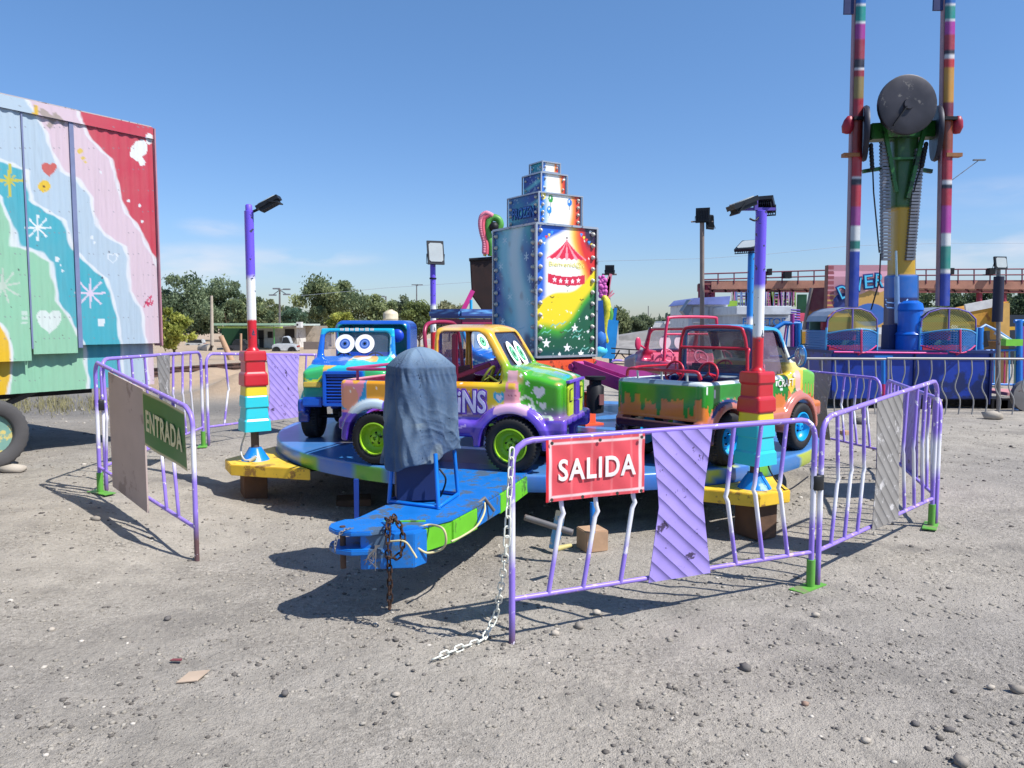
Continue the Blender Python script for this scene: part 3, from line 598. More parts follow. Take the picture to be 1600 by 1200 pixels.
def chain(name, label, path, ll, lw, r, m, flat=None):
    pts = catmull(path, 12); t = thing(name, label, "chain", pts[0]); s = MB(); seg8 = [(math.cos(a) * lw / 2, math.sin(a) * lw / 2 + (ll / 2 - lw / 2) * (1 if math.sin(a) > 0 else -1)) for a in [2 * math.pi * (k + .5) / 12 for k in range(12)]]
    s.tube([(x, 0, y) for x, y in seg8], r, 6, closed=True); proto = s.build("link", m, t)
    step = ll - 2 * r - .001; acc = 0; k = 0; prev = pts[0]; first = True; dd = 0
    cum = [0]
    for a, b in zip(pts[:-1], pts[1:]): cum.append(cum[-1] + (b - a).length)
    def at(s_):
        s_ = min(max(s_, 0), cum[-1]); i = max(j for j in range(len(cum)) if cum[j] <= s_); i = min(i, len(pts) - 2); return pts[i].lerp(pts[i + 1], (s_ - cum[i]) / max(1e-6, cum[i + 1] - cum[i]))
    n = int(cum[-1] / step)
    for k in range(n):
        c = at((k + .5) * step); d = (at((k + 1) * step) - at(k * step)).normalized()
        q = d.to_track_quat('Z', 'X'); o = proto if k == 0 else proto.copy()
        if k: COL.objects.link(o); o.parent = t
        o.rotation_mode = 'QUATERNION'; tw = (math.pi / 2 if k % 2 else 0) + random.uniform(-.25, .25) + .4
        o.rotation_quaternion = q @ Matrix.Rotation(tw, 3, 'Z').to_quaternion(); o.location = c - pts[0]
    return t
ctop = A1 + Vector((.0, -.02, h1 - .03))
gg = lambda px, py, z=.012: G(px, py, z)
chain("plastic_chain", "white plastic chain hanging from the SALIDA barrier and trailing on the dirt", [ctop, ctop + Vector((-.015, -.03, -.25)), ctop + Vector((-.03, -.04, -.5)), P(777, 950, 3.86), gg(768, 975, .05), gg(752, 1000), gg(725, 1010), gg(700, 1020), gg(668, 1034)], .058, .030, .0045, mat("white plastic chain", (218, 218, 205), .5, dirt=(190, 185, 165), dirt_amt=.2))
# ------------------------------------------------------------------ the carousel platform
DC = Vector((.35, 8.35, 0)); DR = 2.8; DZ = .49
def fdeck(V, N):
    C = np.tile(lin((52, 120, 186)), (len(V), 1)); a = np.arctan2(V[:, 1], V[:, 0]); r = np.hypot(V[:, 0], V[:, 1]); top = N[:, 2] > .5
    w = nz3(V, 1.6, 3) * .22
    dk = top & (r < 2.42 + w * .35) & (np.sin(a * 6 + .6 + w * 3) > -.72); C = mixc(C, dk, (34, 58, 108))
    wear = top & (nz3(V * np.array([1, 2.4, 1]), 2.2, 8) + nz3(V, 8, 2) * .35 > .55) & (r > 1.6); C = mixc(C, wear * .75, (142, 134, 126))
    C = mixc(C, (top & (nz3(V, 11, 5) + nz3(V, 3, 1) > .9)) * .6, (96, 132, 168))
    rim = ~top
    ph = (a * DR / .27 + 500) % 3.1
    C = mixc(C, rim & (ph < 1.15) & (a < -.9) & (a > -2.55), (96, 172, 46)); C = mixc(C, rim & (ph >= 1.15) & (a < -.9), (40, 110, 196))
    C = mixc(C, rim & (a >= -1.15) & (nz3(V, 4.5, 2) > .05), (176, 190, 62))
    C = mixc(C, top & (r > 2.6) & (a > -1.1) & (a < .1) & (nz3(V, 3.6, 7) > .42), (178, 190, 70))
    return C
plat = thing("carousel_platform", "round blue and green children's carousel deck on wooden blocks with a towing tongue", "carousel platform", DC)
s = MB(); nr, na = 70, 220; prof = [(r_, DZ) for r_ in np.linspace(.35, DR - .02, nr)] + [(DR - .005, DZ - .004), (DR, DZ - .02), (DR, DZ - .05), (DR, DZ - .10), (DR - .01, DZ - .13), (DR - .25, DZ - .135), (.4, DZ - .14)]
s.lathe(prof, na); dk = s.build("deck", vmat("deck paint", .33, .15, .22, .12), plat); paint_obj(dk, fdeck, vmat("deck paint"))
yellow = mat("yellow painted board", (226, 186, 52), .5, dirt=(150, 112, 48), dirt_amt=.22, dscale=5); blue = mat("bright blue steel", (18, 112, 196), .4, dirt=(60, 80, 110), dirt_amt=.15); wood = mat("old timber", (96, 70, 52), .85, var=.3, bump=.4, bscale=14)
wood2 = mat("pale timber", (176, 142, 112), .8, var=.15, bump=.3, bscale=20); steel = mat("galvanised grey", (128, 124, 122), .5, .5, dirt=(90, 66, 52), dirt_amt=.2); dark = mat("dark greasy steel", (30, 30, 34), .55, .4); green = mat("lime painted steel", (104, 190, 40), .45, dirt=(70, 110, 40), dirt_amt=.2)
YZ = .365
PO = {"fl": Vector((-2.33, 6.9, 0)), "fr": Vector((1.83, 5.72, 0)), "br": Vector((3.04, 9.86, 0)), "bl": Vector((-1.13, 11.06, 0))}
for k, p in PO.items():
    d = (Vector((p.x, p.y, 0)) - DC).normalized(); n_ = Vector((-d.y, d.x, 0)); pts = []
    for j in range(7):
        a = math.atan2(d.y, d.x) + (j - 3) * (.055 if k == "fr" else .085); pts.append(Vector((math.cos(a) * (DR + .015), math.sin(a) * (DR + .015), 0)))
    q = p - DC; outer = [q + n_ * .16 + d * .20, q - n_ * .16 + d * .20]
    if k in ("fl",): outer = [Vector((q.x - .02, q.y - .34, 0)) , ] and [q + d * .24 + n_ * .16, q + d * .24 - n_ * .16]
    poly = [(v.x, v.y) for v in pts] + [(v.x, v.y) for v in outer]
    MB().prism(poly, YZ - .095, YZ).build("corner_support", yellow, plat, bevel=.006)
    MB().box((q.x + d.x * .02, q.y + d.y * .02, (YZ - .1) / 2), (.20, .24, YZ - .102), .5).build("timber_block", wood, plat, bevel=.008)
# frame under the deck
s = MB()
for k, p in PO.items(): q = p - DC; s.bar((0, 0, .27), (q.x * .97, q.y * .97, .27), .12, .10)
s.build("cross_beams", dark, plat)
s = MB()
for a in np.linspace(0, 2 * math.pi, 9)[:-1]: s.bar((.3 * math.cos(a), .3 * math.sin(a), .315), (2.5 * math.cos(a), 2.5 * math.sin(a), .335), .05, .05)
s.build("deck_joists", mat("navy steel", (22, 44, 96), .5), plat)
for (px, py, w, h, d) in [(927, 863, .17, .15, .17), (1325, 688, .13, .12, .12)]:
    p = G(px, py); MB().box((p.x - DC.x, p.y + .08 - DC.y, h / 2), (w, d, h), .35).build("timber_block", wood2, plat, bevel=.006)
p = G(927, 835, .15); MB().tube([(p.x - DC.x, p.y - DC.y + .04, .15), (p.x - DC.x, p.y + .06 - DC.y, .36)], .018).build("jack_post", blue, plat)
p = P(557, 770, 6.0); MB().box((p.x - DC.x, 6.0 - DC.y, .19), (.035, .035, .36)).build("jack_post", mat("deep blue steel", (20, 60, 150), .5), plat)
p = G(335, 690)
q = G(560, 800); MB().box((q.x - DC.x - .1, q.y - DC.y + .3, .03), (.30, .25, .06), .2).build("timber_block", wood, plat, bevel=.006)
# steel leg lying under the deck
a, b = G(865, 858, .03), G(878, 805, .28); MB().bar(a - DC, b - DC + Vector((.0, .12, 0)), .06, .045).build("support_leg", mat("worn blue steel", (60, 110, 150), .5, dirt=(140, 130, 120), dirt_amt=.5), plat, bevel=.004)
a, b = P(820, 808, 5.1), P(895, 832, 5.0); MB().tube([a - DC, b - DC], .022).build("screw_jack", steel, plat)
a, b = P(868, 858, 4.62), P(892, 852, 4.7); MB().tube([a - DC, b - DC], [.02, .012]).build("jack_peg", mat("yellow peg", (190, 176, 110), .6), plat)
# inner drum, drive gear, motor
s = MB().lathe([(.34, DZ - .12), (.34, DZ + .03), (.30, DZ + .05), (.22, DZ + .06), (.22, 1.05), (.30, 1.07), (.30, 1.12)], 28, Matrix.Identity(4)); s.build("hub_column", dark, plat)
org = mat("orange painted steel", (228, 88, 48), .45, dirt=(120, 50, 34), dirt_amt=.2)
for sx in (-1, 1):
    a = R(34); c_, s_ = math.cos(a), math.sin(a); q = Vector((.42 * sx * c_ + .25 * s_, .42 * sx * s_ - .25 * c_, 0))
    MB().box((q.x, q.y, DZ + .18), (.12, .12, .36), a).build("hub_leg", org, plat, bevel=.006); MB().box((q.x, q.y, DZ + .01), (.26, .22, .02), a).build("hub_foot", org, plat)
p = P(930, 620, 7.45) - DC
MB().lathe([(.05, -.16), (.085, -.15), (.085, .10), (.06, .12), (.06, .16), (.10, .17), (.10, .2)], 18, Matrix.Translation(p)).build("drive_motor", dark, plat)
MB().box((p.x + .05, p.y - .085, p.z - .02), (.05, .02, .10), .4).build("gear_label", mat("worn label", (130, 84, 84), .6), plat)
# --- towing tongue
zt_ = .50
poly = [(-.99, 4.11), (-.93, 4.02), (-.80, 3.98), (-.62, 4.02), (-.50, 4.09), (-.34, 4.28), (-.21, 4.60), (-.03, 5.12), (.16, 5.75), (-.50, 5.75), (-.60, 5.0), (-.78, 4.56), (-.87, 4.30)]
poly = [(x - DC.x, y - DC.y) for x, y in poly]

nose = [(-.99, 4.11), (-.98, 4.03), (-.93, 3.965), (-.84, 3.93), (-.74, 3.94), (-.66, 3.99), (-.60, 4.10), (-.80, 4.22), (-.93, 4.2)]; nose = [(x - DC.x, y - DC.y) for x, y in nose]
def L(x, y, z): return (x - DC.x, y - DC.y, z)
MB().prism(poly, zt_ - .018, zt_).build("tongue_plate", mat("tongue blue", (16, 110, 192), .45, dirt=(74, 96, 120), dirt_amt=.34, dscale=6, bump=.1), plat, bevel=.003, smooth=False)
tb = mat("tongue blue", (16,118,206))
MB().bar(L(-.50, 4.13, zt_ - .085), L(-.36, 4.31, zt_ - .085), .05, .13).build("side_beam", green, plat, bevel=.004)
MB().bar(L(-.36, 4.30, zt_ - .085), L(-.235, 4.60, zt_ - .085), .055, .13).build("side_beam", green, plat, bevel=.004)
MB().bar(L(-.235, 4.60, zt_ - .08), L(-.10, 4.97, zt_ - .08), .052, .12).build("side_beam", tb, plat, bevel=.004)
MB().bar(L(-.10, 4.97, zt_ - .085), L(.12, 5.68, zt_ - .085), .055, .13).build("side_beam", green, plat, bevel=.004)
MB().bar(L(-.83, 4.30, zt_ - .085), L(-.52, 5.68, zt_ - .085), .055, .13).build("side_beam", tb, plat, bevel=.004)
MB().bar(L(-.80, 4.10, zt_ - .10), L(-.52, 4.10, zt_ - .10), .16, .16, up=(0, 0, 1)).build("hitch_box", tb, plat, bevel=.008)
MB().prism(nose, zt_ - .012, zt_ + .014).build("hitch_jaw", tb, plat, bevel=.006)
MB().prism([(x, y) for x, y in nose], zt_ - .115, zt_ - .085).build("hitch_jaw", tb, plat, bevel=.006)
MB().prism([L(-.80, 3.97, 0)[:2], L(-.52, 4.0, 0)[:2], L(-.46, 4.09, 0)[:2], L(-.80, 4.12, 0)[:2]], zt_ - .20, zt_ - .013).build("hitch_box", tb, plat, bevel=.004)
MB().tube([L(-.905, 4.03, zt_ + .02), L(-.905, 4.03, .29)], .016).build("hitch_pin", mat("rusty steel", (96, 74, 62), .75, .4, dirt=(60, 40, 32), dirt_amt=.4), plat)
MB().box(L(-.60, 4.19, zt_ + .002), (.24, .012, .01), .05).build("weld_strip", green, plat)
# power box rack of blue tube on the tongue
rack = thing("tube_rack", "blue bent tube rack standing on the trailer tongue", "rack", (-.55, 4.72, zt_))
def Lr(p): return (p[0] + .55, p[1] - 4.72, p[2] - zt_)
fl_, fr_, br_, bl_ = Vector((-.755, 4.64, zt_)), Vector((-.435, 4.48, zt_)), Vector((-.345, 4.84, zt_)), Vector((-.64, 5.0, zt_))
tbm = mat("blue tube", (14, 116, 208), .3)
for a, b in ((fl_, (-.73, 4.66)), (fr_, (-.46, 4.56)), (br_, (-.37, 4.84)), (bl_, (-.63, 4.98))):
    b = Vector((b[0], b[1], .82)); MB().tube([Lr(a), Lr(a.lerp(b, .75)), Lr(b)], .013).build("rack_leg", tbm, rack)
MB().tube([Lr(p + Vector((0, 0, .012))) for p in (fl_, fr_, br_, bl_)], .012, closed=True).build("rack_base", tbm, rack)
MB().box(Lr((-.60, 4.76, .63)), (.26, .24, .24), .2).build("switch_case", mat("navy case", (18, 36, 84), .5), rack, bevel=.006)
MB().tube([Lr(q) for q in catmull([(-.44, 4.60, .72), (-.40, 4.58, .66), (-.43, 4.62, .56), (-.46, 4.7, .52)], 5)], .006).build("cable", dark, rack)
# --- draped denim cover
JC = Vector((-.570, 4.76, 0)); jyaw = R(34)
def fcover(X, Y, Z):
    ca, sa = math.cos(jyaw), math.sin(jyaw); x = (X - 0) * ca + Y * sa; y = -X * sa + Y * ca; z = Z
    zt = 1.455; sh = .16
    fl = np.clip((1.30 - z) / .75, 0, 1)                          # flare downwards
    hw = .192 + .040 * fl - .125 * np.clip((z - 1.335) / .13, 0, 1) ** 1.0; hd = .165 + .034 * fl - .12 * np.clip((z - 1.335) / .13, 0, 1)
    ang = np.arctan2(y / hd, x / hw); p = 7.0
    d = ((np.abs(x / hw) ** p + np.abs(y / hd) ** p) ** (1 / p) - 1) * np.minimum(hw, hd)
    wx = x * 9 + 1.3 * np.sin(z * 7 + y * 5); wy = y * 9 + 1.1 * np.sin(z * 5 - x * 6)
    amp = .003 + .013 * fl
    fold = 1.35 * amp * (np.sin(ang * 5 + 1.8 * np.sin(z * 5.3 + ang) + .6) + .7 * np.abs(np.sin(ang * 5.7 + z * 6 + 2 * np.sin(z * 4.1 + ang * 2))) + .4 * np.sin(ang * 17 + 3 * np.sin(z * 9)))
    c1_ = np.abs(np.sin(z * 21 + 2.6 * np.sin(wx) + 1.9 * np.sin(wy * 1.3 + z * 4))); c2_ = np.abs(np.sin(z * 38 + 3.1 * np.sin(wx * 1.7 + 1) + 2.3 * np.sin(wy * 1.9)))
    cr = (-.011 * (1 - c1_) ** 2 - .006 * (1 - c2_) ** 2 + .004) * (.25 + .75 * np.clip((1.16 - z) / .2, 0, 1)) * (.55 + .45 * np.sin(ang * 1.3 + z * 3))
    puck = .004 * np.sin(ang * 34 + 2 * np.sin(z * 20)) * np.exp(-((z - 1.275) / .045) ** 2)
    pl = (.010 * np.abs(np.sin(ang * 3.6 + .35 * np.sin(z * 6 + 1) + .5)) ** .7 + .005 * np.sin(ang * 11 + 1.2 * np.sin(z * 5))) * np.clip((1.30 - z) / .10, 0, 1)
    d = d + fold * .9 + cr * .55 + puck - pl + .006
    lower = .765 + .055 * np.sin(ang * 1.0 + 1.6) + .015 * np.sin(ang * 5) + .03 * (np.abs(ang - 1.2) < .2)
    top = z - (zt - .35 * np.hypot(x, y) ** 1.25)
    outer = smax(smax(d, top, .03), lower - z, .012)
    inner = smax(d + .011, z - 1.40, .01)
    return np.maximum(outer, -np.minimum(1.0, np.where(z < 1.38, inner, 1.0)))
cov = thing("denim_cover", "faded blue denim cover draped over the control box on the tongue", "cover", JC)
def fden(V, N):
    C = np.tile(lin((70, 92, 118)), (len(V), 1)); n = nz3(V, 9, 2); n2 = nz3(V * np.array([1, 1, .35]), 26, 5)
    C = mixc(C, ss(-.1, .9, n) * .6, (112, 132, 150)); C = mixc(C, ss(.25, .8, nz3(V * np.array([1, 1, .5]), 11, 17)) * .55, (56, 78, 112)); C = mixc(C, ss(.1, 1, n2) * .45, (72, 100, 134)); C = mixc(C, ss(1.33, 1.42, V[:, 2]) * .55, (128, 152, 172))
    C = mixc(C, ss(.2, .9, nz3(V, 14, 11)) * (V[:, 2] < 1.0) * .55, (134, 144, 142)); ca, sa = math.cos(jyaw), math.sin(jyaw); x = V[:, 0] * ca + V[:, 1] * sa; y = -V[:, 0] * sa + V[:, 1] * ca
    seam = (np.abs(V[:, 2] - 1.285) < .004) | ((np.abs(x + .04) < .0035) & (y < 0)) | ((np.abs(y - .02) < .0035) & (x > 0)); return mixc(C, seam * .5, (54, 76, 108))
dm = vmat("denim", .92, 0, .12, .35, .2, 60)
sdf_mesh("denim_cloth", fcover, (-.32, -.32, .66), (.32, .32, 1.50), .006, dm, cov, fden)
# chains and cords on the hitch
rc = mat("rusty chain", (88, 66, 54), .8, .5, dirt=(50, 34, 28), dirt_amt=.5)
c0 = P(611, 812, 4.02)
chain("rusty_chain", "rusty steel chain looped over the trailer hitch and hanging to the ground", [P(618, 806, 4.12), P(607, 818, 3.96), P(606, 845, 3.93), P(607, 868, 3.93), P(609, 900, 3.93), P(609, 952, 3.93)], .050, .028, .0052, rc)
chain("rusty_chain", "short rusty chain loop beside the hanging chain on the hitch", [P(603, 812, 4.12), P(620, 815, 3.98), P(629, 835, 3.94), P(627, 862, 3.92), P(616, 872, 3.92), P(603, 866, 3.92)], .046, .026, .005, rc)
chain("small_chain", "thin grey chain hanging from the tip of the hitch jaw", [P(560, 826, 4.05), P(540, 828, 3.96), P(528, 838, 3.93), P(524, 850, 3.91), P(523, 864, 3.91)], .022, .013, .0025, steel)
rp = mat("cream rope", (196, 184, 140), .8); s = thing("rope", "cream rope with frayed ends tied round the green tongue beam", "rope", P(700, 840, 4.2))
for nm, pts, r in (("cord", [P(655, 824, 4.1), P(672, 820, 4.14), P(692, 826, 4.05), P(697, 845, 4.05), P(690, 858, 4.08), P(668, 864, 4.06), P(652, 856, 4.03)], .0065), ("cord", [P(757, 780, 4.8), P(757, 800, 4.55), P(745, 822, 4.4), P(722, 838, 4.25), P(705, 846, 4.15)], .006), ("cord", [P(608, 846, 3.95), P(632, 846, 3.92), P(645, 862, 3.92), P(651, 872, 3.9)], .0055)):
    m_ = MB().tube(catmull(pts, 5), r); m_.build(nm, rp, s, world=True)
o = MB().tube([P(737, 795, 4.62), P(757, 778, 4.72), P(772, 798, 4.75)], .011).build("bent_hook", steel, plat, world=True)
s = MB()
for k in range(9): s.tube(catmull([P(586 + k * 1.0, 852, 3.93), P(580 + random.uniform(-6, 8), 870, 3.92), P(576 + random.uniform(-9, 16), 884 + random.uniform(-8, 10), 3.92)], 4), .0022, 5)
p = P(580, 865, 3.92); s.build("wire_tangle", steel, None, world=True, loc=p); bpy.data.objects["wire_tangle"]["label"] = "tangle of loose wires dangling under the hitch"; bpy.data.objects["wire_tangle"]["category"] = "wire"

# ------------------------------------------------------------------ lamp posts on the platform corners
RED, YEL, CYA, PPL = (196, 32, 44), (222, 204, 44), (44, 196, 208), (108, 84, 214)
def fcase(zr, zy):
    def f(V, N):
        C = np.tile(lin(CYA), (len(V), 1)); C = mixc(C, V[:, 2] > zy, YEL); C = mixc(C, V[:, 2] > zr, RED); return C
    return f
def floodlight(parent, loc, yaw, pitch, w=.27, h=.20, on=False, dark_c=(38, 40, 44)):
    """head built facing local -y"""
    body = mat("floodlight housing", dark_c, .45, .4); M = Matrix.Translation(loc) @ Matrix.Rotation(yaw, 4, 'Z') @ Matrix.Rotation(pitch, 4, 'X')
    s = MB(); s.box((0, 0, 0), (w, .03, h), M=M @ Matrix.Scale(1, 4)); s.v = []; s.f = []
    def bx(c, d): 
        hx, hy, hz_ = d[0] / 2, d[1] / 2, d[2] / 2; s.add([M @ Vector((c[0] + x, c[1] + y, c[2] + z)) for x in (-hx, hx) for y in (-hy, hy) for z in (-hz_, hz_)], [(0, 1, 3, 2), (4, 6, 7, 5), (0, 4, 5, 1), (2, 3, 7, 6), (0, 2, 6, 4), (1, 5, 7, 3)])
    bx((0, .0, 0), (w, .035, h))
    for k in range(8): bx(((k - 3.5) * w * .11, .03, 0), (.006, .03, h * .82))
    f = s.build("floodlight", body, parent)
    s = MB(); s.v = []; s.f = []; s2 = s
    m_ = M @ Matrix.Translation((0, -.0215, 0)) @ Matrix.Rotation(R(90), 4, 'X')
    pw, ph_, c_ = w * .42, h * .40, min(w, h) * .1
    pts = [(-pw + c_, -ph_), (pw - c_, -ph_), (pw, -ph_ + c_), (pw, ph_ - c_), (pw - c_, ph_), (-pw + c_, ph_), (-pw, ph_ - c_), (-pw, -ph_ + c_)]
    s.prism(pts, -.003, .004, m_); s.build("lens", mat("floodlight lens", (176, 182, 180), .15, var=.06), f)
    s = MB(); b0 = M @ Vector((0, .02, -h * .35)); s.tube([M @ Vector((-w * .53, 0, -h * .05)), M @ Vector((-w * .53, .05, -h * .42)), M @ Vector((w * .53, .05, -h * .42)), M @ Vector((w * .53, 0, -h * .05))], .007, 6)
    s.build("bracket", body, f); return f
def lamp_post(key, label, base, ztop, cz0, cz1, scale=1.0, yaw=R(34), colors=None, casing=True):
    t = thing("lamp_post", label, "lamp post", (base.x, base.y, YZ), 0, "lamp posts on the corners of the carousel")
    b0 = YZ; H = ztop - b0
    MB().lathe([(.125, 0), (.118, .012), (.062, .10), (.055, .115)], 22).build("cone_base", mat("cone blue", (24, 126, 214), .25, var=.1, dirt=(150, 190, 220), dirt_amt=.15), t)
    MB().tube([(0, 0, .1), (0, 0, cz0 - b0 + .02)], .036, 12).build("stub_pipe", mat("rust stub", (92, 78, 74), .8, .2, dirt=(60, 40, 34), dirt_amt=.4), t)
    if casing:
        zr, zy = cz0 + (cz1 - cz0) * .56 - b0, cz0 + (cz1 - cz0) * .44 - b0; h = cz1 - cz0; w = .105 * scale
        prof = [(0, 1.14), (.13, 1.10), (.14, 1.06), (.155, 1.0), (.17, 1.0), (.29, .93), (.30, .96), (.305, 1.02), (.43, .98), (.44, .94), (.55, .90), (.565, .88), (.57, .99), (.585, 1.02), (.70, 1.0), (.72, .96), (.74, .86), (.86, .84), (.87, .88), (.885, .95), (.97, .93), (.99, .90), (1.0, .84)]
        s = MB(); ns = 20; ca, sa = math.cos(yaw), math.sin(yaw)
        def ringz(f, k):
            o = []
            for c in range(4):
                cx_, cy_ = [(1, 1), (-1, 1), (-1, -1), (1, -1)][c]
                for j in range(5):
                    a = math.pi / 2 * c + math.pi / 2 * j / 4; r = .018; x = cx_ * (w * k - r) + r * math.cos(a); y = cy_ * (w * k - r) + r * math.sin(a); o.append((x * ca - y * sa, x * sa + y * ca, cz0 - b0 + f * h))
            return o
        # rings densified in height so that the paint bands stay crisp
        dense = []
        for (f0, k0), (f1, k1) in zip(prof[:-1], prof[1:]):
            n = max(1, int((f1 - f0) * h / .006)); dense += [(f0 + (f1 - f0) * j / n, k0 + (k1 - k0) * j / n) for j in range(n)]
        dense.append(prof[-1]); k0 = 0
        for f, k in dense: s.v += ringz(f, k)
        for i in range(len(dense) - 1):
            for j in range(20): s.f.append((i * 20 + j, i * 20 + (j + 1) % 20, (i + 1) * 20 + (j + 1) % 20, (i + 1) * 20 + j))
        s.f.append(tuple(reversed(range(20)))); s.f.append(tuple((len(dense) - 1) * 20 + j for j in range(20)))
        o = s.build("post_casing", vmat("casing plastic", .3, .3, .06), t, smooth=False); paint_obj(o, fcase(zr, zy), vmat("casing plastic"))
    zz = cz1 - b0; L_ = ztop - cz1
    stops = colors or [(0, RED), (zz + L_ * .24, RED), (zz + L_ * .25, (226, 226, 224)), (zz + L_ * .53, (226, 226, 224)), (zz + L_ * .57, PPL), (H + .2, PPL)]
    MB().lathe([(.058, zz - .01), (.055, zz + .012), (.042, zz + .022), (.040, zz + .04), (.040, zz + L_), (.030, zz + L_ + .004)], 18).build("pole", zmat("pole paint " + key, stops, .35, True, .03, (60, 60, 80)), t)
    return t, H
zL = P(397, 330, 6.9).z; t, H = lamp_post("left", "purple, white and red lamp post with stacked blocks on the left corner of the carousel", PO["fl"], zL, P(400, 672, 6.9).z, P(400, 548, 6.9).z)
MB().lathe([(.030, 0), (.030, .05), (.02, .06)], 12, Matrix.Translation((0, 0, H))).build("pole_cap", mat("lilac cap", PPL, .5), t)
MB().tube([(0, 0, H - .02), (.10, .02, H + .03)], .012).build("arm", dark, t)
floodlight(t, Vector((.17, .02, H + .075)), R(90), R(-118), .13, .215)
s = MB(); s.tube(catmull([(-.07, -.03, .26), (-.11, -.06, .10), (-.05, -.13, .02), (.03, -.12, .035)], 5), .008); s.tube([(-.01, -.13, .01), (.05, -.12, .05)], .014); s.build("cable", mat("white cable", (190, 190, 186), .5), t)
zR = P(1195, 330, 5.72).z; t, H = lamp_post("right", "purple, white and red lamp post with stacked blocks at the carousel's right front", PO["fr"], zR, P(1185, 724, 5.72).z, P(1185, 580, 5.72).z, .98)
MB().bar((-.14, 0, H + .015), (.10, 0, H + .015), .03, .02).build("arm", mat("purple bracket", (92, 74, 170), .5), t)
MB().box((-.045, -.01, H + .05), (.025, .03, .09)).build("arm", mat("purple bracket", (92, 74, 170), .5), t)
floodlight(t, Vector((-.14, -.0, H + .055)), R(-80), R(-68), .135, .20)
floodlight(t, Vector((.045, .05, H + .055)), R(150), R(-55), .13, .15, dark_c=(70, 84, 90))
MB().tube(catmull([(-.03, -.03, H - .05), (-.06, -.05, H - .075), (-.10, -.05, H - .06)], 4), .007).build("cable", dark, t)
MB().tube(catmull([(.07, -.05, .30), (.08, -.08, .16), (.16, -.12, .03), (.25, -.05, -.005), (.5, .25, .03)], 6), .006).build("cable", dark, t)
zB = P(680, 412, 11.06).z; t, H = lamp_post("back", "thin purple and white lamp post standing behind the cars on the left back corner", PO["bl"], zB, 0.75, 1.2)
floodlight(t, Vector((.045, -.05, H + .15)), R(20), R(-12), .24, .34)
MB().lathe([(.05, 0), (.05, .02)], 12, Matrix.Translation((0, 0, H - .22))).build("clamp", dark, t)
zC = P(1179, 392, 9.86).z; t, H = lamp_post("blue", "blue, white and red lamp post on the right back corner of the carousel", PO["br"], zC, 0.75, 1.2, colors=[(0, RED), (.90, RED), (.92, (226, 226, 224)), (1.30, (226, 226, 224)), (1.36, (30, 128, 206)), (2.6, (30, 128, 206))])
floodlight(t, Vector((-.06, -.06, H + .06)), R(-40), R(-62), .26, .28)
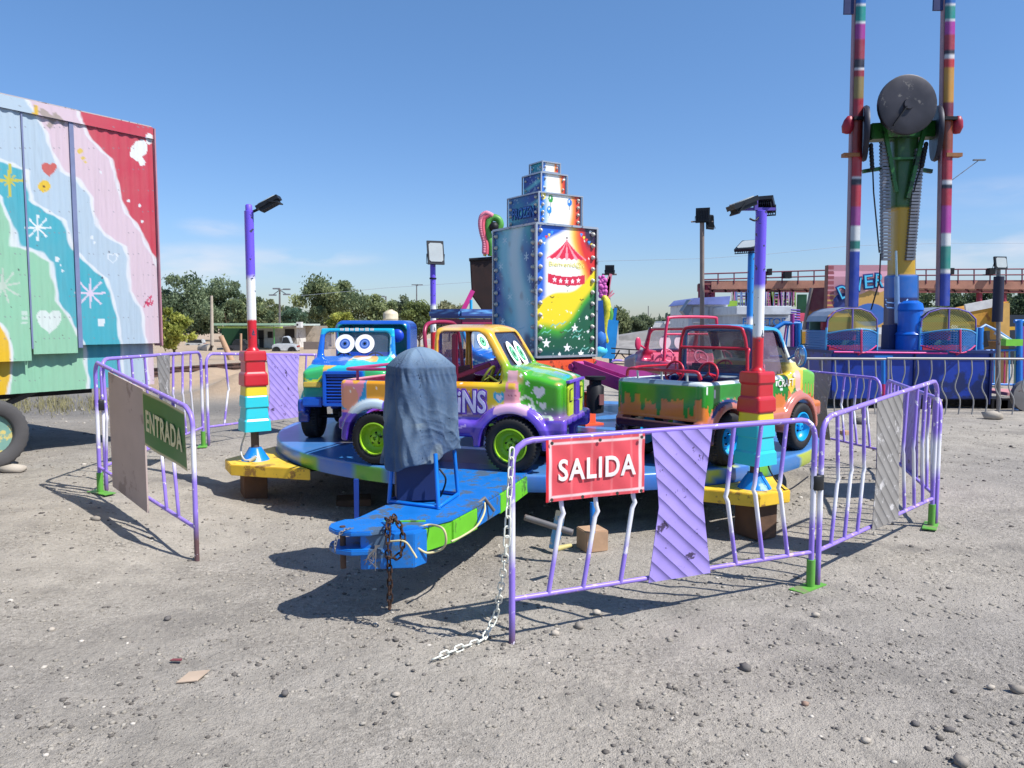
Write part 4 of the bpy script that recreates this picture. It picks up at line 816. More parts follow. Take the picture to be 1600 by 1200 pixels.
# ------------------------------------------------------------------ the little trucks
def pickup_sdf(cab=True, canopy=False):
    def f(X, Y, Z):
        aY = np.abs(Y)
        hood = rbox(X, Y, Z, (.63, 0, .53), (.24, .395, .26), .045)
        hood = smax(hood, (Z - (.80 - .135 * (X - .40) - .15 * np.clip(X - .70, 0, 1) - .35 * Y ** 2)) * .95, .03)
        tub = rbox(X, Y, Z, (-.20, 0, .46), (.74, .425, .20), .03)
        tail = rbox(X, Y, Z, (-.885, 0, .47), (.06, .40, .185), .04)
        body = smin(hood, smin(tub, tail, .03), .05)
        cowl = rbox(X, Y, Z, (.50, 0, .70), (.10, .385, .09), .04); body = smin(body, smax(cowl, Z - .79 + .25 * (X - .45), .02), .03)
        # hollow bed and cabin
        hol = np.minimum(rbox(X, Y, Z, (-.54, 0, .72), (.34, .355, .33), .03), rbox(X, Y, Z, (.12, 0, .75), (.23, .36, .32), .04))
        body = smax(body, -hol, .012)
        if cab:
            wy = .395 - .10 * np.clip(Z - .66, 0, 1); zt = 1.10
            ws = (X - (.505 - (Z - .72) * .60)) * .86           # windscreen plane
            shell = smax(smax(smax(aY - wy, Z - zt + .25 * Y ** 2, .05), ws, .045), -.165 - X + .04 * (Z - .65), .03); shell = smax(shell, .60 - Z, .01)
            t = .034
            inner = smax(smax(smax(aY - wy + t, Z - zt + t + .01, .03), ws + t, .02), -.165 + t - X, .02)
            shell = smax(shell, -inner, .008)
            # side windows (rounded), windscreen and rear window openings
            wtop = 1.045; wbot = .665 - .035 * (X > .9)
            sw = smax(smax(Z - wtop, wbot - Z, .05), smax(-.115 - X, (X - (.435 - (Z - .72) * .60)) * .86, .06), .05)
            sw = np.maximum(sw, .2 - aY)
            fw = np.maximum(smax(smax(aY - (.315 - .09 * (Z - .7)), Z - 1.035, .04), smax(.745 - Z, .1 - (X - .2) * 9, .001), .04), .0 - X + .22)
            rw = np.maximum(smax(smax(aY - .30, Z - 1.04, .05), .69 - Z, .05), X + .05)
            shell = smax(shell, -sw, .010); shell = smax(shell, -fw, .010); shell = smax(shell, -rw, .010)
            body = smin(body, shell, .02)
        else:
            # windscreen frame only
            xs = .40 - (Z - .72) * .32; fr = np.maximum(np.abs(X - xs) - .035, np.maximum(aY - (.40 - .10 * np.clip(Z - .7, 0, 1)), np.maximum(Z - 1.06, .66 - Z)))
            fr = smax(fr, -rbox(X, Y, Z, (.34, 0, .895), (.5, .325, .125), .05), .02); fr = smax(fr, -1, .01); body = smin(body, smax(fr, (np.abs(X - xs) - .035), .03), .03)
        if canopy:
            cz = rbox(X, Y, Z, (-.62, 0, .83), (.30, .41, .31), .09); ci = rbox(X, Y, Z, (-.55, 0, .80), (.33, .37, .295), .07); body = smin(body, smax(cz, -ci, .012), .015)
        # sills, wings, bumpers
        sill = rbox(X, Y, Z, (-.06, 0, .315), (.42, .455, .062), .04); body = smin(body, sill, .025)
        for wx in (.50, -.62):
            r_ = np.sqrt((X - wx) ** 2 + (Z - .205) ** 2); wing = np.maximum(np.abs(r_ - .262) - .040, np.maximum(aY - .475, .30 - aY)); wing = smax(wing, .18 - Z, .02); wing = smax(wing, (aY - .475 + .30 * np.clip(r_ - .25, 0, .1)), .02)
            body = smin(body, wing, .035)
        bump = rbox(X, Y, Z, (.83, 0, .345), (.080, .435, .070), .03); bump = smin(bump, rbox(X, Y, Z, (.74, 0, .32), (.08, .43, .06), .03), .02)
        for dy in (-.33, -.17, 0, .17, .33): bump = smax(bump, -(np.sqrt((X - .94) ** 2 + (Y - dy) ** 2 + ((Z - .33) * .6) ** 2) - .05), .015)
        body = smin(body, bump, .02)
        rb = rbox(X, Y, Z, (-.90, 0, .31), (.07, .42, .05), .025); body = smin(body, rb, .02)
        for wx in (.50, -.62): body = smax(body, -np.maximum(np.sqrt((X - wx) ** 2 + (Z - .205) ** 2) - .240, .22 - aY), .012)
        body = smax(body, -np.maximum(rbox(X, Y, Z, (0, 0, .26), (.96, .36, .10), .02), -1), .01)
        return body
    return f
def base_car(name, label, center, heading, fpaint, h, cab=True, canopy=False, rimm=None, matname="fibreglass"):
    t = thing(name, label, "ride car", (center[0], center[1], DZ), heading, "little cars on the carousel deck")
    sdf_mesh("body", pickup_sdf(cab, canopy), (-1.02, -.54, .12), (1.12, .54, 1.20), h, vmat(matname, .22, .5, .07, scale=4), t, fpaint)
    for wx in (.50, -.62):
        for sy in (-1, 1): wheel(t, (wx, sy * .395, .208), sy * 1, rimm or mat("green rim", (120, 190, 30), .4), steer=0)
    MB().tube([(.50, -.34, .208), (.50, .34, .208)], .02).build("axle", dark, t); MB().tube([(-.62, -.34, .208), (-.62, .34, .208)], .02).build("axle", dark, t)
    MB().box((-.05, 0, .24), (1.4, .24, .05)).build("chassis", dark, t)
    return t
def side_uv(V): return V[:, 0], V[:, 2]
def inside_mask(V, N):
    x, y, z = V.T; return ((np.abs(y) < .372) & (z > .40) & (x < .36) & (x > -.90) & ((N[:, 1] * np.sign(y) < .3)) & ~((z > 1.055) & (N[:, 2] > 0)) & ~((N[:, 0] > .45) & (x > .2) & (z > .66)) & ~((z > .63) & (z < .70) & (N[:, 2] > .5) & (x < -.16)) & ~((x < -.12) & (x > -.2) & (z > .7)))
def truck_parts(t, eye_iris, gl, rail_col, seatc, trim):
    # windscreen glass, eyes, rear glass, seat, wheels, rails
    n = Vector((.86, 0, .51)).normalized(); ws = lambda y, z, o=0: Vector((.505 - (z - .72) * .60 - .02, y, z)) + n * o
    g = MB().add([ws(-.31, .74), ws(.31, .74), ws(.29, 1.04), ws(-.29, 1.04)], [(0, 1, 2, 3)]).build("windscreen", gl, t, smooth=False)
    ux = Vector((0, 1, 0)); uz = Vector((-.60, 0, 1)).normalized()
    for sy in (-1, 1):
        c = ws(sy * .095, .865, .012); 
        def dsk(rx, rz, off, m, nm, par, dx=0, dz=0):
            s = MB(); cc_ = c + n * off; s.v = [tuple(cc_ + ux * (dx + rx * math.cos(a)) + uz * (dz + rz * math.sin(a))) for a in [2 * math.pi * k / 28 for k in range(28)]]; s.f = [tuple(range(28))]; return s.build(nm, m, par, smooth=False)
        e = dsk(.088, .115, 0, mat("eye white", (240, 240, 240), .4, var=.03), "eye_decal", t); dsk(.052, .07, .002, eye_iris, "iris", e); dsk(.036, .05, .003, mat("eye pale " + eye_iris.name, tuple(min(255, int(v)) for v in (150, 214, 178)), .4) if "green" in eye_iris.name else mat("eye mid blue", (120, 150, 210), .4), "iris_ring", e); dsk(.022, .032, .004, eye_iris, "iris_core", e); dsk(.012, .018, .005, mat("pupil black", (14, 14, 16), .3), "pupil", e, sy * -.004)
    rg = MB().add([(-.15, -.29, .69), (-.15, .29, .69), (-.15, .27, 1.04), (-.15, -.27, 1.04)], [(0, 1, 2, 3)]).build("rear_window", glass("rear glass", (112, 96, 104), .42), t, smooth=False)
    MB().box((.02, 0, .50), (.22, .62, .10)).build("seat", seatc, t, bevel=.03); MB().box((-.10, 0, .64), (.07, .60, .24)).build("backrest", seatc, t, bevel=.03)
    MB().box((-.50, 0, .48), (.22, .60, .08)).build("seat", seatc, t, bevel=.03)
    for sy in (-1, 1): steering(t, (.22, sy * .16, .70), trim)
def steering(t, c, m, tilt=R(-60), r=.085):
    M = Matrix.Translation(c) @ Matrix.Rotation(tilt, 4, 'Y'); s = MB().tube([M @ Vector((r * math.cos(a), r * math.sin(a), 0)) for a in [2 * math.pi * k / 22 for k in range(22)]], .010, 7, closed=True)
    for k in range(3): a = 2.1 * k; s.tube([M @ Vector((0, 0, -.015)), M @ Vector((r * math.cos(a), r * math.sin(a), 0))], .006, 6)
    s.tube([M @ Vector((0, 0, 0)), M @ Vector((0, 0, -.13))], .012); return s.build("steering_wheel", m, t)
def rail(t, m, pts, r=.013, nm="grab_rail"): return MB().tube(catmull(pts, 5), r, 9).build(nm, m, t)

# --- truck with the yellow cabin (front)
th = R(-108); c1 = (DC.x + 2.25 * math.cos(th), DC.y + 2.25 * math.sin(th)); 
def f1(V, N):
    x, y, z = V.T; n = nz3(V, 5, 1); n2 = nz3(V, 13, 4)
    C = np.tile(lin((236, 160, 26)), (len(V), 1))
    C = mixc(C, ss(.05, .38, x + n * .04) * (z < 1.2), (226, 196, 30)); C = mixc(C, ss(.36, .54, x + n * .05 + (z - .6) * .15) , (70, 168, 26)); C = mixc(C, ss(.62, .86, x + n * .04) * ss(.66, .45, z) * .7, (30, 120, 24))
    C = mixc(C, ss(.80, .90, z), (238, 178, 40)); C = mixc(C, ss(.2, .7, n2) * (z > .66) * (x > .25) * .7, (240, 176, 120)); C = mixc(C, ss(.35, .8, nz3(V, 9, 8)) * (z > 1.0) * .6, (240, 200, 150))
    C = mixc(C, (ss(.60, .40, z) * ss(.1, -.1, x) * .55), (176, 120, 20)); C = mixc(C, ss(.52, .40, z + n * .03) * (x > -.75), (126, 90, 150))
    # bonnet top stripes
    top = (N[:, 2] > .6) & (z > .62) & (x > .45); C = mixc(C, top & (np.abs(np.abs(y) - .20) < .06), (60, 176, 150)); C = mixc(C, top & (np.abs(y - .02) < .05) & (x > .6), (226, 226, 214)); C = mixc(C, top & (x > .74) & (np.abs(y + .12) < .04), (30, 160, 200))
    # pink rear quarter with blue waves
    rear = x < -.70; C = mixc(C, rear, (226, 140, 158)); C = mixc(C, rear & (np.abs(y) > .3) & ((nz3(V * np.array([1, .2, 1]), 8, 6) > -.05) & (x > -.93) & (z > .42)), (44, 150, 200)); C = mixc(C, rear & (np.hypot(x + .86, (z - .52) * .9) < .085) & (np.abs(y) > .3), (222, 150, 120))
    C = mixc(C, rear & (disc(x, z, -.92, .66, .03) | disc(x, z, -.80, .66, .03)), (236, 170, 60))
    sd = (np.abs(y) > .33) & (z < .79)
    # soft generic ornament: pink block tower, hearts, stars, dots, curls
    for (a, b, s_, col) in [(.40, .555, .052, (30, 170, 200)), (.40, .555, .028, (226, 214, 226)), (.70, .60, .052, (214, 208, 206)), (.56, .47, .05, (214, 190, 196)), (.73, .50, .033, (214, 214, 200)), (-.02, .655, .02, (240, 200, 140)), (.37, .47, .03, (232, 196, 160))]:
        C = mixc(C, sd & heart(x, z, a, b, s_), col)
    C = mixc(C, sd & (np.abs(x - .50) < .058) & (z > .44) & (z < .60), (222, 152, 160)); C = mixc(C, sd & (np.abs(x - .50) < .045) & (z > .6) & (z < .68), (216, 140, 150)); C = mixc(C, sd & (np.abs(x - .50) < .028) & (z > .625) & (z < .665), (226, 180, 60)); C = mixc(C, sd & (np.abs(x - .50) < .036) & (z > .68) & (z < .76), (226, 172, 176))
    for k in (-.025, 0, .025): C = mixc(C, sd & disc(x, z, .50 + k, .575, .006), (150, 80, 90))
    for (a, b, r_) in [(.61, .67, .026), (.64, .60, .014), (.56, .72, .018), (.63, .50, .022), (.69, .57, .014), (.42, .40, .02), (.18, .38, .015), (-.2, .62, .018), (.60, .76, .016)]: C = mixc(C, sd & star(x, z, a, b, r_), (236, 240, 226))
    rr = random.Random(3)
    for k in range(60): a, b = rr.uniform(-.9, 1.0), rr.uniform(.3, .78); C = mixc(C, sd & disc(x, z, a, b, rr.uniform(.004, .009)), (240, 236, 220))
    cw = [(.56, .55), (.60, .57), (.64, .55), (.66, .49), (.68, .44), (.73, .42), (.78, .43), (.81, .40), (.82, .36)]; C = mixc(C, sd & seg(x, z, cw, .010), (206, 222, 190))
    cw = [(-.25, .44), (-.12, .39), (.05, .40), (.2, .44), (.30, .45)]; C = mixc(C, sd & seg(x, z, cw, .006), (214, 170, 190))
    # violet wings, sill and bumper
    cur = np.full(len(x), .385)
    for wx in (.50, -.62): cur = np.maximum(cur, .205 + np.sqrt(np.maximum(.318 ** 2 - (x - wx) ** 2, 0)))
    low = (z < cur + .012 * n) & (np.abs(y) > .3) | (z < .40); C = mixc(C, low, (104, 72, 196)); C = mixc(C, low & (np.hypot(x - .50, z - .205) < .33) & (z > .43) & (np.abs(x - .50) < .13), (222, 176, 208)); C = mixc(C, low * ss(.3, .9, nz3(V, 16, 3)) * ss(.30, .45, z) * .55, (170, 146, 230))  # includes a pale pink highlight painted on top of the front wheel arch
    C = mixc(C, low & (z < .33), (72, 44, 160)); C = mixc(C, low & seg(x, z, [(-.2, .30), (-.08, .33), (.04, .31), (.14, .34)], .006), (196, 170, 226))
    C = mixc(C, low & (np.hypot(x + .62, z - .205) < .34) & (z > .40) & (x < -.55), (190, 206, 214))
    C = mixc(C, (x > .83) & (z < .45) & (ss(.1, .6, nz3(V, 18, 9)) > .5), (60, 60, 150))
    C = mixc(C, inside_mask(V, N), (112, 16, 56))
    return C
mar = mat("maroon tube", (150, 30, 72), .35); 
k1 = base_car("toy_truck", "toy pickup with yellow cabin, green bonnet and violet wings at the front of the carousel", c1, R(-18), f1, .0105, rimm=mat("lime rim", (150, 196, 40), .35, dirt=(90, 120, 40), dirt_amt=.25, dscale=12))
truck_parts(k1, mat("iris green", (48, 160, 96), .4), glass("tinted windscreen", (44, 46, 62), .80), mar, mat("maroon seat", (104, 18, 52), .5), mat("lime steering wheel", (196, 206, 80), .4))
# lime headlamp panels, violet grille
def front_panel(t, pc, gc, lc):
    for sy in (-1, 1):
        p = MB().prism([(sy * .07, .41), (sy * .235, .40), (sy * .245, .63), (sy * .19, .655), (sy * .07, .665)], .868, .884, Matrix(((0, 0, 1, 0), (1, 0, 0, 0), (0, 1, 0, 0), (0, 0, 0, 1)))).build("headlamp_panel", lc, t, bevel=.004, smooth=False)
        MB().prism([(sy * .13, .52), (sy * .21, .52), (sy * .21, .61), (sy * .13, .62)], .885, .889, Matrix(((0, 0, 1, 0), (1, 0, 0, 0), (0, 1, 0, 0), (0, 0, 0, 1)))).build("lamp_outline", dark, p, smooth=False)
        MB().prism([(sy * .138, .528), (sy * .202, .528), (sy * .202, .602), (sy * .138, .612)], .8895, .892, Matrix(((0, 0, 1, 0), (1, 0, 0, 0), (0, 1, 0, 0), (0, 0, 0, 1)))).build("lamp", lc, p, smooth=False)
    s = MB()
    for k in range(4): s.box((.887, -.048 + k * .032, .60), (.03, .017, .13)); s.box((.887, -.048 + k * .032, .455), (.03, .017, .12))
    s.box((.882, 0, .53), (.035, .13, .02)); s.box((.882, 0, .672), (.03, .50, .02)); s.build("grille", gc, t, bevel=.003)
front_panel(k1, None, mat("violet grille", (112, 78, 200), .3), mat("lime lamp panel", (188, 206, 60), .35, var=.2, scale=14, dirt=(120, 150, 40), dirt_amt=.2))
pm = mat("letter violet", (112, 70, 180), .35); pw_ = mat("letter lilac", (212, 206, 232), .35, var=.1, scale=20)
Mx = frameM((.065, -.437, .525), (1, 0, 0), (0, 0, 1))
text_mesh("lettering_outline", "SHOPKiNS", .17, pm, k1, frameM((-.07, -.4285, .522), (1, 0, .0), (0, 0, 1)), offset=.014, extrude=.002, fit=(.76, .20)); text_mesh("lettering", "SHOPKiNS", .17, pw_, k1, frameM((-.07, -.4325, .522), (1, 0, .0), (0, 0, 1)), offset=.003, extrude=.002, fit=(.735, .172))
text_mesh("number", "4", .075, mat("letter black", (30, 26, 30), .5), k1, frameM((.405, -.4, .655), (1, 0, 0), (0, 0, 1)), extrude=.012)
rail(k1, mar, [(-.20, -.37, .66), (-.22, -.36, .9), (-.24, -.33, 1.06), (-.24, -.2, 1.115), (-.24, .2, 1.115), (-.24, .33, 1.06), (-.22, .36, .9), (-.20, .37, .66)], .016, "roll_bar")
rail(k1, mat("magenta rail", (168, 62, 112), .35), [(-.25, -.39, .74), (-.55, -.40, .75), (-.88, -.38, .745), (-.91, -.2, .745), (-.91, .2, .745), (-.88, .38, .745), (-.55, .40, .75), (-.25, .39, .74)], .014)
for (x, y) in ((-.45, -.395), (-.80, -.39), (-.80, .39), (-.45, .395)): MB().tube([(x, y, .65), (x, y, .745)], .011).build("rail_stay", mat("magenta rail", (168, 62, 112), .35), k1)
MB().box((.02, -.355, .80), (.045, .03, .46)).build("door_post", mat("maroon post", (112, 18, 54), .4), k1, bevel=.008)
MB().add([(-.10, -.34, .67), (.0, -.34, .67), (.0, -.325, 1.05), (-.10, -.325, 1.05)], [(0, 1, 2, 3)]).build("side_window", glass("side glass", (130, 110, 134), .40), k1, smooth=False)
MB().bar((.03, -.34, .70), (.30, -.33, .80), .03, .035).build("door_bar", mat("maroon post", (112, 18, 54), .4), k1, bevel=.006)

# --- truck with green dripping paint (right), seen from behind
th = R(-48); c3 = (DC.x + 2.25 * math.cos(th), DC.y + 2.25 * math.sin(th))
def f3(V, N):
    x, y, z = V.T; n = nz3(V, 5, 1); C = np.tile(lin((212, 120, 50)), (len(V), 1))
    C = mixc(C, ss(.42, .30, z) * .6, (150, 80, 60))
    q = np.where(np.abs(N[:, 0]) > np.abs(N[:, 1]), y * 1.0 + 3, x)
    cell = np.floor(q / .052); h = np.abs(np.sin(cell * 12.9898 + 4.1) * 43758.5453) % 1; fr = (q / .052) % 1
    drip = .555 - .17 * h * (1 - (2 * fr - 1) ** 6) ; drip = np.where(x > .35, drip + .03, drip)
    gr = z > drip; C = mixc(C, (z > drip - .008) & ~gr, (36, 110, 30)); C = mixc(C, gr, (34, 138, 40)); C = mixc(C, gr * ss(.4, -.3, n) * .5, (26, 112, 36)); C = mixc(C, gr & (x > .55), (110, 186, 60))
    C = mixc(C, (x > .30) & (x < .62) & (z > .56 + .05 * np.sin(x * 30)) & (z < .80), (236, 200, 60)); C = mixc(C, (np.hypot((x - .50) * 1.0, (z - .60) * .7) < .075) & (np.abs(y) > .3), (226, 176, 160))
    C = mixc(C, (x > .60) & (nz3(V, 9, 7) > .45), (222, 140, 70)); C = mixc(C, (x > .55) & (nz3(V, 7, 3) > .5), (120, 196, 50))
    wt = (z > .635) & (x < .22) & (x > -1); C = mixc(C, wt, (222, 230, 228)); st = wt & (np.abs(((q * 3.1) % 1) - .5) < .09) & (x < .3); C = mixc(C, st, (130, 144, 156))
    for (a, b, w, hh) in [(-.35, .575, .012, .03), (-.335, .55, .012, .02), (-.22, .58, .012, .03), (-.205, .555, .012, .02), (-.36, .60, .02, .01), (-.90, .60, .01, .03), (-.80, .57, .008, .03), (.12, .60, .014, .02), (.2, .55, .02, .012), (-.08, .47, .02, .03)]:
        C = mixc(C, (np.abs(y) > .38) & (np.abs(x - a) < w) & (np.abs(z - b) < hh), (236, 240, 236))
    cb = z > .70; C = mixc(C, cb * ss(.70, .86, z), (50, 160, 214)); C = mixc(C, cb & (x > .33) & (z > .76), (222, 226, 214)); C = mixc(C, cb & (x > .33) & (z < .77), (226, 206, 110))
    cur = np.full(len(x), .36)
    for wx in (.50, -.62): cur = np.maximum(cur, .205 + np.sqrt(np.maximum(.320 ** 2 - (x - wx) ** 2, 0)))
    low = (z < cur) & (np.abs(y) > .3) | (z < .36); C = mixc(C, low, (190, 112, 96)); C = mixc(C, low * ss(.3, .8, nz3(V, 11, 2)) * .5, (222, 160, 140)); C = mixc(C, (x < -.85) & (z < .335), (60, 26, 52))
    ins = inside_mask(V, N) | ((x > -.90) & (x < -.16) & (z < .60) & (N[:, 2] > .5)); C = mixc(C, ins, (26, 36, 96)); C = mixc(C, (x < -.1) & (x > -.21) & (N[:, 0] < -.4) & (z > .68), (40, 84, 140)); return C  # rear-facing cabin pillars get a darker blue, shade put into the colour
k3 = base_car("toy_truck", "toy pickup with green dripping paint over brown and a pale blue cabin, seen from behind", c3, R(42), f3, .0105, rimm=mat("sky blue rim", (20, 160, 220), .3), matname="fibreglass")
redt = mat("red tube", (188, 36, 58), .3)
truck_parts(k3, mat("iris green", (48, 160, 96), .4), glass("tinted windscreen", (44, 46, 62), .80), redt, mat("navy seat", (22, 32, 92), .5), redt)
rail(k3, redt, [(-.19, -.335, .62), (-.20, -.33, .85), (-.205, -.30, 1.02), (-.205, -.22, 1.075), (-.205, .22, 1.075), (-.205, .30, 1.02), (-.20, .33, .85), (-.19, .335, .62)], .014, "roll_bar")
MB().tube([(-.205, -.325, .90), (-.205, .325, .90)], .013).build("roll_bar", redt, k3)
rail(k3, redt, [(-.89, -.36, .68), (-.90, -.33, .735), (-.91, -.2, .74), (-.91, .2, .74), (-.90, .33, .735), (-.89, .36, .68)], .013)
rail(k3, redt, [(-.91, .3, .74), (-.7, .36, .745), (-.3, .37, .745)], .012)
rail(k3, redt, [(-.26, -.37, .64), (-.26, -.37, .84), (-.24, -.37, .895), (-.22, -.34, .895)], .013); 
for sy in (-.16, .17): steering(k3, (-.50, sy, .70), redt, R(-78), .09)
for y in (-.24, .0, .24): MB().tube([(-.895, y, .65), (-.905, y, .74)], .009).build("rail_stay", mat("pale stay", (190, 190, 186), .4), k3)
wheel(k3, (-.60, .505, .20), 1, mat("sky blue rim", (20, 160, 220), .3), r=.20, w=.14, rin=.11, tm=mat("painted blue tyre", (50, 140, 205), .7, bump=.2, dirt=(40, 96, 150), dirt_amt=.4, dscale=14))
rail(k3, mat("mirror blue", (24, 110, 180), .3), [(.36, -.39, .80), (.36, -.46, .84), (.36, -.50, .86)], .010, "mirror_arm")
MB().sphere((.33, -.52, .83), .07, 12, 9, (.35, .8, 1.4)).build("mirror", mat("mirror blue", (24, 110, 180), .3), k3)
MB().sphere((.31, -.522, .83), .062, 12, 9, (.25, .75, 1.3)).build("mirror_glass", mat("mirror silver", (170, 180, 190), .08, .9), k3)
for sy in (-1, 1):
    MB().add([(-.10, sy * .345, .67), (.36, sy * .345, .67), (.24, sy * .33, .98), (.2, sy * .33, 1.05), (-.10, sy * .33, 1.05)], [(0, 1, 2, 3, 4)]).build("side_window", glass("side glass", (130, 110, 134), .40), k3, smooth=False)
text_mesh("lettering", "CRAFT", .09, WH, k3, frameM((.26, -.432, .60), (1, 0, 0), (0, 0, 1)), extrude=.002)
text_mesh("lettering", "4", .07, WH, k3, frameM((.40, -.425, .655), (1, 0, 0), (0, 0, 1)), extrude=.006)
front_panel(k3, None, mat("white grille", (220, 220, 214), .3), mat("cream lamp panel", (220, 210, 160), .35))

# --- teal jeep with goggle eyes facing the camera (left)
th = R(191); c2 = (DC.x + .17 + 2.08 * math.cos(th), DC.y + 2.10 * math.sin(th))
def f2(V, N):
    x, y, z = V.T; n = nz3(V, 6, 2); C = np.tile(lin((24, 188, 196)), (len(V), 1)); C = mixc(C, ss(-.2, .7, n), (36, 196, 130)); C = mixc(C, ss(.2, .8, nz3(V, 5, 9)) * (z > .6), (16, 150, 206))
    top = (z > .62) & (x > .36); C = mixc(C, top & (nz3(V * np.array([.5, 1, 1]), 9, 5) > .35), (228, 178, 70)); C = mixc(C, top & (nz3(V, 8, 12) > .55), (226, 232, 216)); C = mixc(C, top & (nz3(V * np.array([.6, 1, 1]), 10, 21) > .55), (226, 156, 90))
    C = mixc(C, ss(.70, .78, z) * (x < .40), (20, 130, 210)); C = mixc(C, (z > .98) & (x > .2), (20, 186, 200))
    C = mixc(C, (z > .72) & (x > .2) & (y < -.0), (16, 96, 196)); C = mixc(C, (z > 1.0) & (x > .2), (18, 170, 204))
    C = mixc(C, (x > .8) & (z > .40) & (z < .60), (24, 160, 140)); C = mixc(C, (x > .8) & (z > .60) & (np.abs(y) > .2), (60, 190, 110)); C = mixc(C, seg(y, z, [(-.38, .60), (-.33, .575), (-.25, .58), (-.2, .62)], .009) & (x > .8), (196, 214, 60))
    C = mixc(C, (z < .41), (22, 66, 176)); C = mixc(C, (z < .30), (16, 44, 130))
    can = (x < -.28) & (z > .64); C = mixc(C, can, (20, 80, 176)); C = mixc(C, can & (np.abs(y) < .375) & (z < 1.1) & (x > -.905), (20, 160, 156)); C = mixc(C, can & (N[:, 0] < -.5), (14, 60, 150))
    C = mixc(C, inside_mask(V, N) & (z < .64), (20, 70, 150)); C = mixc(C, seg(y, z, [(.335, .76), (.35, .82), (.325, .88), (.34, .94), (.32, 1.0)], .008) & (x > .2), (160, 226, 236))
    return C
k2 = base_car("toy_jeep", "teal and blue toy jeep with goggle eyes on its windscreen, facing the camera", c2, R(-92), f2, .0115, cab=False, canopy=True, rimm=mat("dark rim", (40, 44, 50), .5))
n_ = Vector((1, 0, .32)).normalized(); 
def ws2(y, z, o=0): return Vector((.40 - (z - .72) * .32, y, z)) + n_ * o
MB().add([ws2(-.32, .78), ws2(.32, .78), ws2(.31, 1.01), ws2(-.31, 1.01)], [(0, 1, 2, 3)]).build("windscreen", glass("clear pale glass", (140, 150, 176), .16), k2, smooth=False)
for sy in (-1, 1):
    def dsk2(r, off, m, nm, par, dy=0):
        s = MB(); c = ws2(sy * .098 - .01, .895, off); uz = Vector((-.32, 0, 1)).normalized(); s.v = [tuple(c + Vector((0, 1, 0)) * (dy + r * math.cos(a)) + uz * (r * math.sin(a))) for a in [2 * math.pi * k / 32 for k in range(32)]]; s.f = [tuple(range(32))]; return s.build(nm, m, par, smooth=False)
    e = dsk2(.096, .046, mat("eye white", (240, 240, 240), .4), "eye_decal", k2); dsk2(.052, .048, mat("iris blue", (62, 100, 176), .4), "iris", e, .0); dsk2(.036, .049, mat("eye mid blue", (120, 150, 210), .4), "iris_ring", e); dsk2(.026, .050, mat("iris blue", (62, 100, 176), .4), "iris_core", e); dsk2(.014, .051, mat("pupil black", (14, 14, 16), .3), "pupil", e)
s = MB(); bl = mat("royal blue grille", (20, 90, 196), .3)
s.box((.90, 0, .655), (.07, .36, .03)); s.box((.90, 0, .36), (.07, .36, .03)); s.box((.90, -.17, .50), (.08, .03, .30)); s.box((.90, .17, .50), (.08, .03, .30))
for k in range(9): s.box((.90, 0, .395 + k * .029), (.04, .32, .014))
s.build("grille", bl, k2, bevel=.006); MB().box((.878, 0, .50), (.012, .32, .27)).build("grille_back", mat("navy grille back", (12, 46, 120), .4), k2)
for sy in (-1, 1):
    MB().box((.882, sy * .29, .545), (.05, .17, .05)).build("headlamp", mat("amber lamp", (206, 180, 80), .3), k2, bevel=.008)
    MB().box((.895, sy * .29, .385), (.05, .20, .09)).build("bumper", bl, k2, bevel=.015)
    steering(k2, (.20, sy * .16, .74), dark)
MB().sphere((.02, -.0, .86), .07, 12, 9, (.5, 1.1, 1)).build("headrest", mat("blue headrest", (16, 64, 190), .4), k2)
MB().box((-.10, 0, .66), (.10, .62, .30)).build("backrest", mat("blue backrest", (20, 84, 196), .4), k2, bevel=.03)
MB().sphere((-.05, .33, .98), .07, 12, 9, (.5, 1.0, 1)).build("headrest", mat("blue headrest", (16, 64, 190), .4), k2)
s = MB()
rr = random.Random(5)
for k in range(7): y = -.15 + k * .05; p = ws2(y, 1.037, .040); s.box(p, (.006, .034, .022 + .008 * (k % 2)))
s.build("header_marks", WH, k2)

# --- pink jeep (right, behind)
def f4(V, N):
    x, y, z = V.T; C = np.tile(lin((206, 66, 104)), (len(V), 1)); C = mixc(C, ss(0, .8, nz3(V, 5, 2)), (226, 110, 136)); C = mixc(C, (x > .5) | (z < .45), (132, 108, 138)); C = mixc(C, (z < .34), (90, 70, 110)); C = mixc(C, (z > .72) & (x > .1), (176, 36, 70)); C = mixc(C, (z > 1.045), (50, 18, 30)); return C
k4 = base_car("toy_jeep", "open pink toy jeep with a tube roll bar behind the green dripping truck", (2.13, 9.30), R(112), f4, .018, cab=False, rimm=mat("lime rim", (128, 196, 24), .35), matname="fibreglass")
MB().add([ws2(-.32, .78), ws2(.32, .78), ws2(.31, 1.01), ws2(-.31, 1.01)], [(0, 1, 2, 3)]).build("windscreen", glass("clear grey glass", (120, 120, 150), .28), k4, smooth=False)
for sy in (-1, 1):
    s = MB(); c = ws2(sy * .11, .88, -.02); s.v = [tuple(c + Vector((0, .085 * math.cos(a), .085 * math.sin(a)))) for a in [2 * math.pi * k / 24 for k in range(24)]]; s.f = [tuple(range(24))]; s.build("eye_decal", mat("eye back", (206, 190, 196), .5), k4, smooth=False)
pk = mat("pink tube", (214, 60, 100), .3)
rail(k4, pk, [(-.05, -.37, .60), (-.06, -.37, .9), (-.08, -.35, 1.13), (-.08, -.28, 1.18), (-.08, .28, 1.18), (-.08, .35, 1.13), (-.06, .37, .9), (-.05, .37, .60)], .018, "roll_bar"); MB().tube([(-.07, -.37, .98), (-.07, .37, .98)], .013).build("roll_bar", pk, k4)
for sy in (-1, 1): steering(k4, (.18, sy * .17, .72), mat("pink wheel", (226, 120, 150), .4)); steering(k4, (-.5, sy * .17, .72), mat("pink wheel", (226, 120, 150), .4))
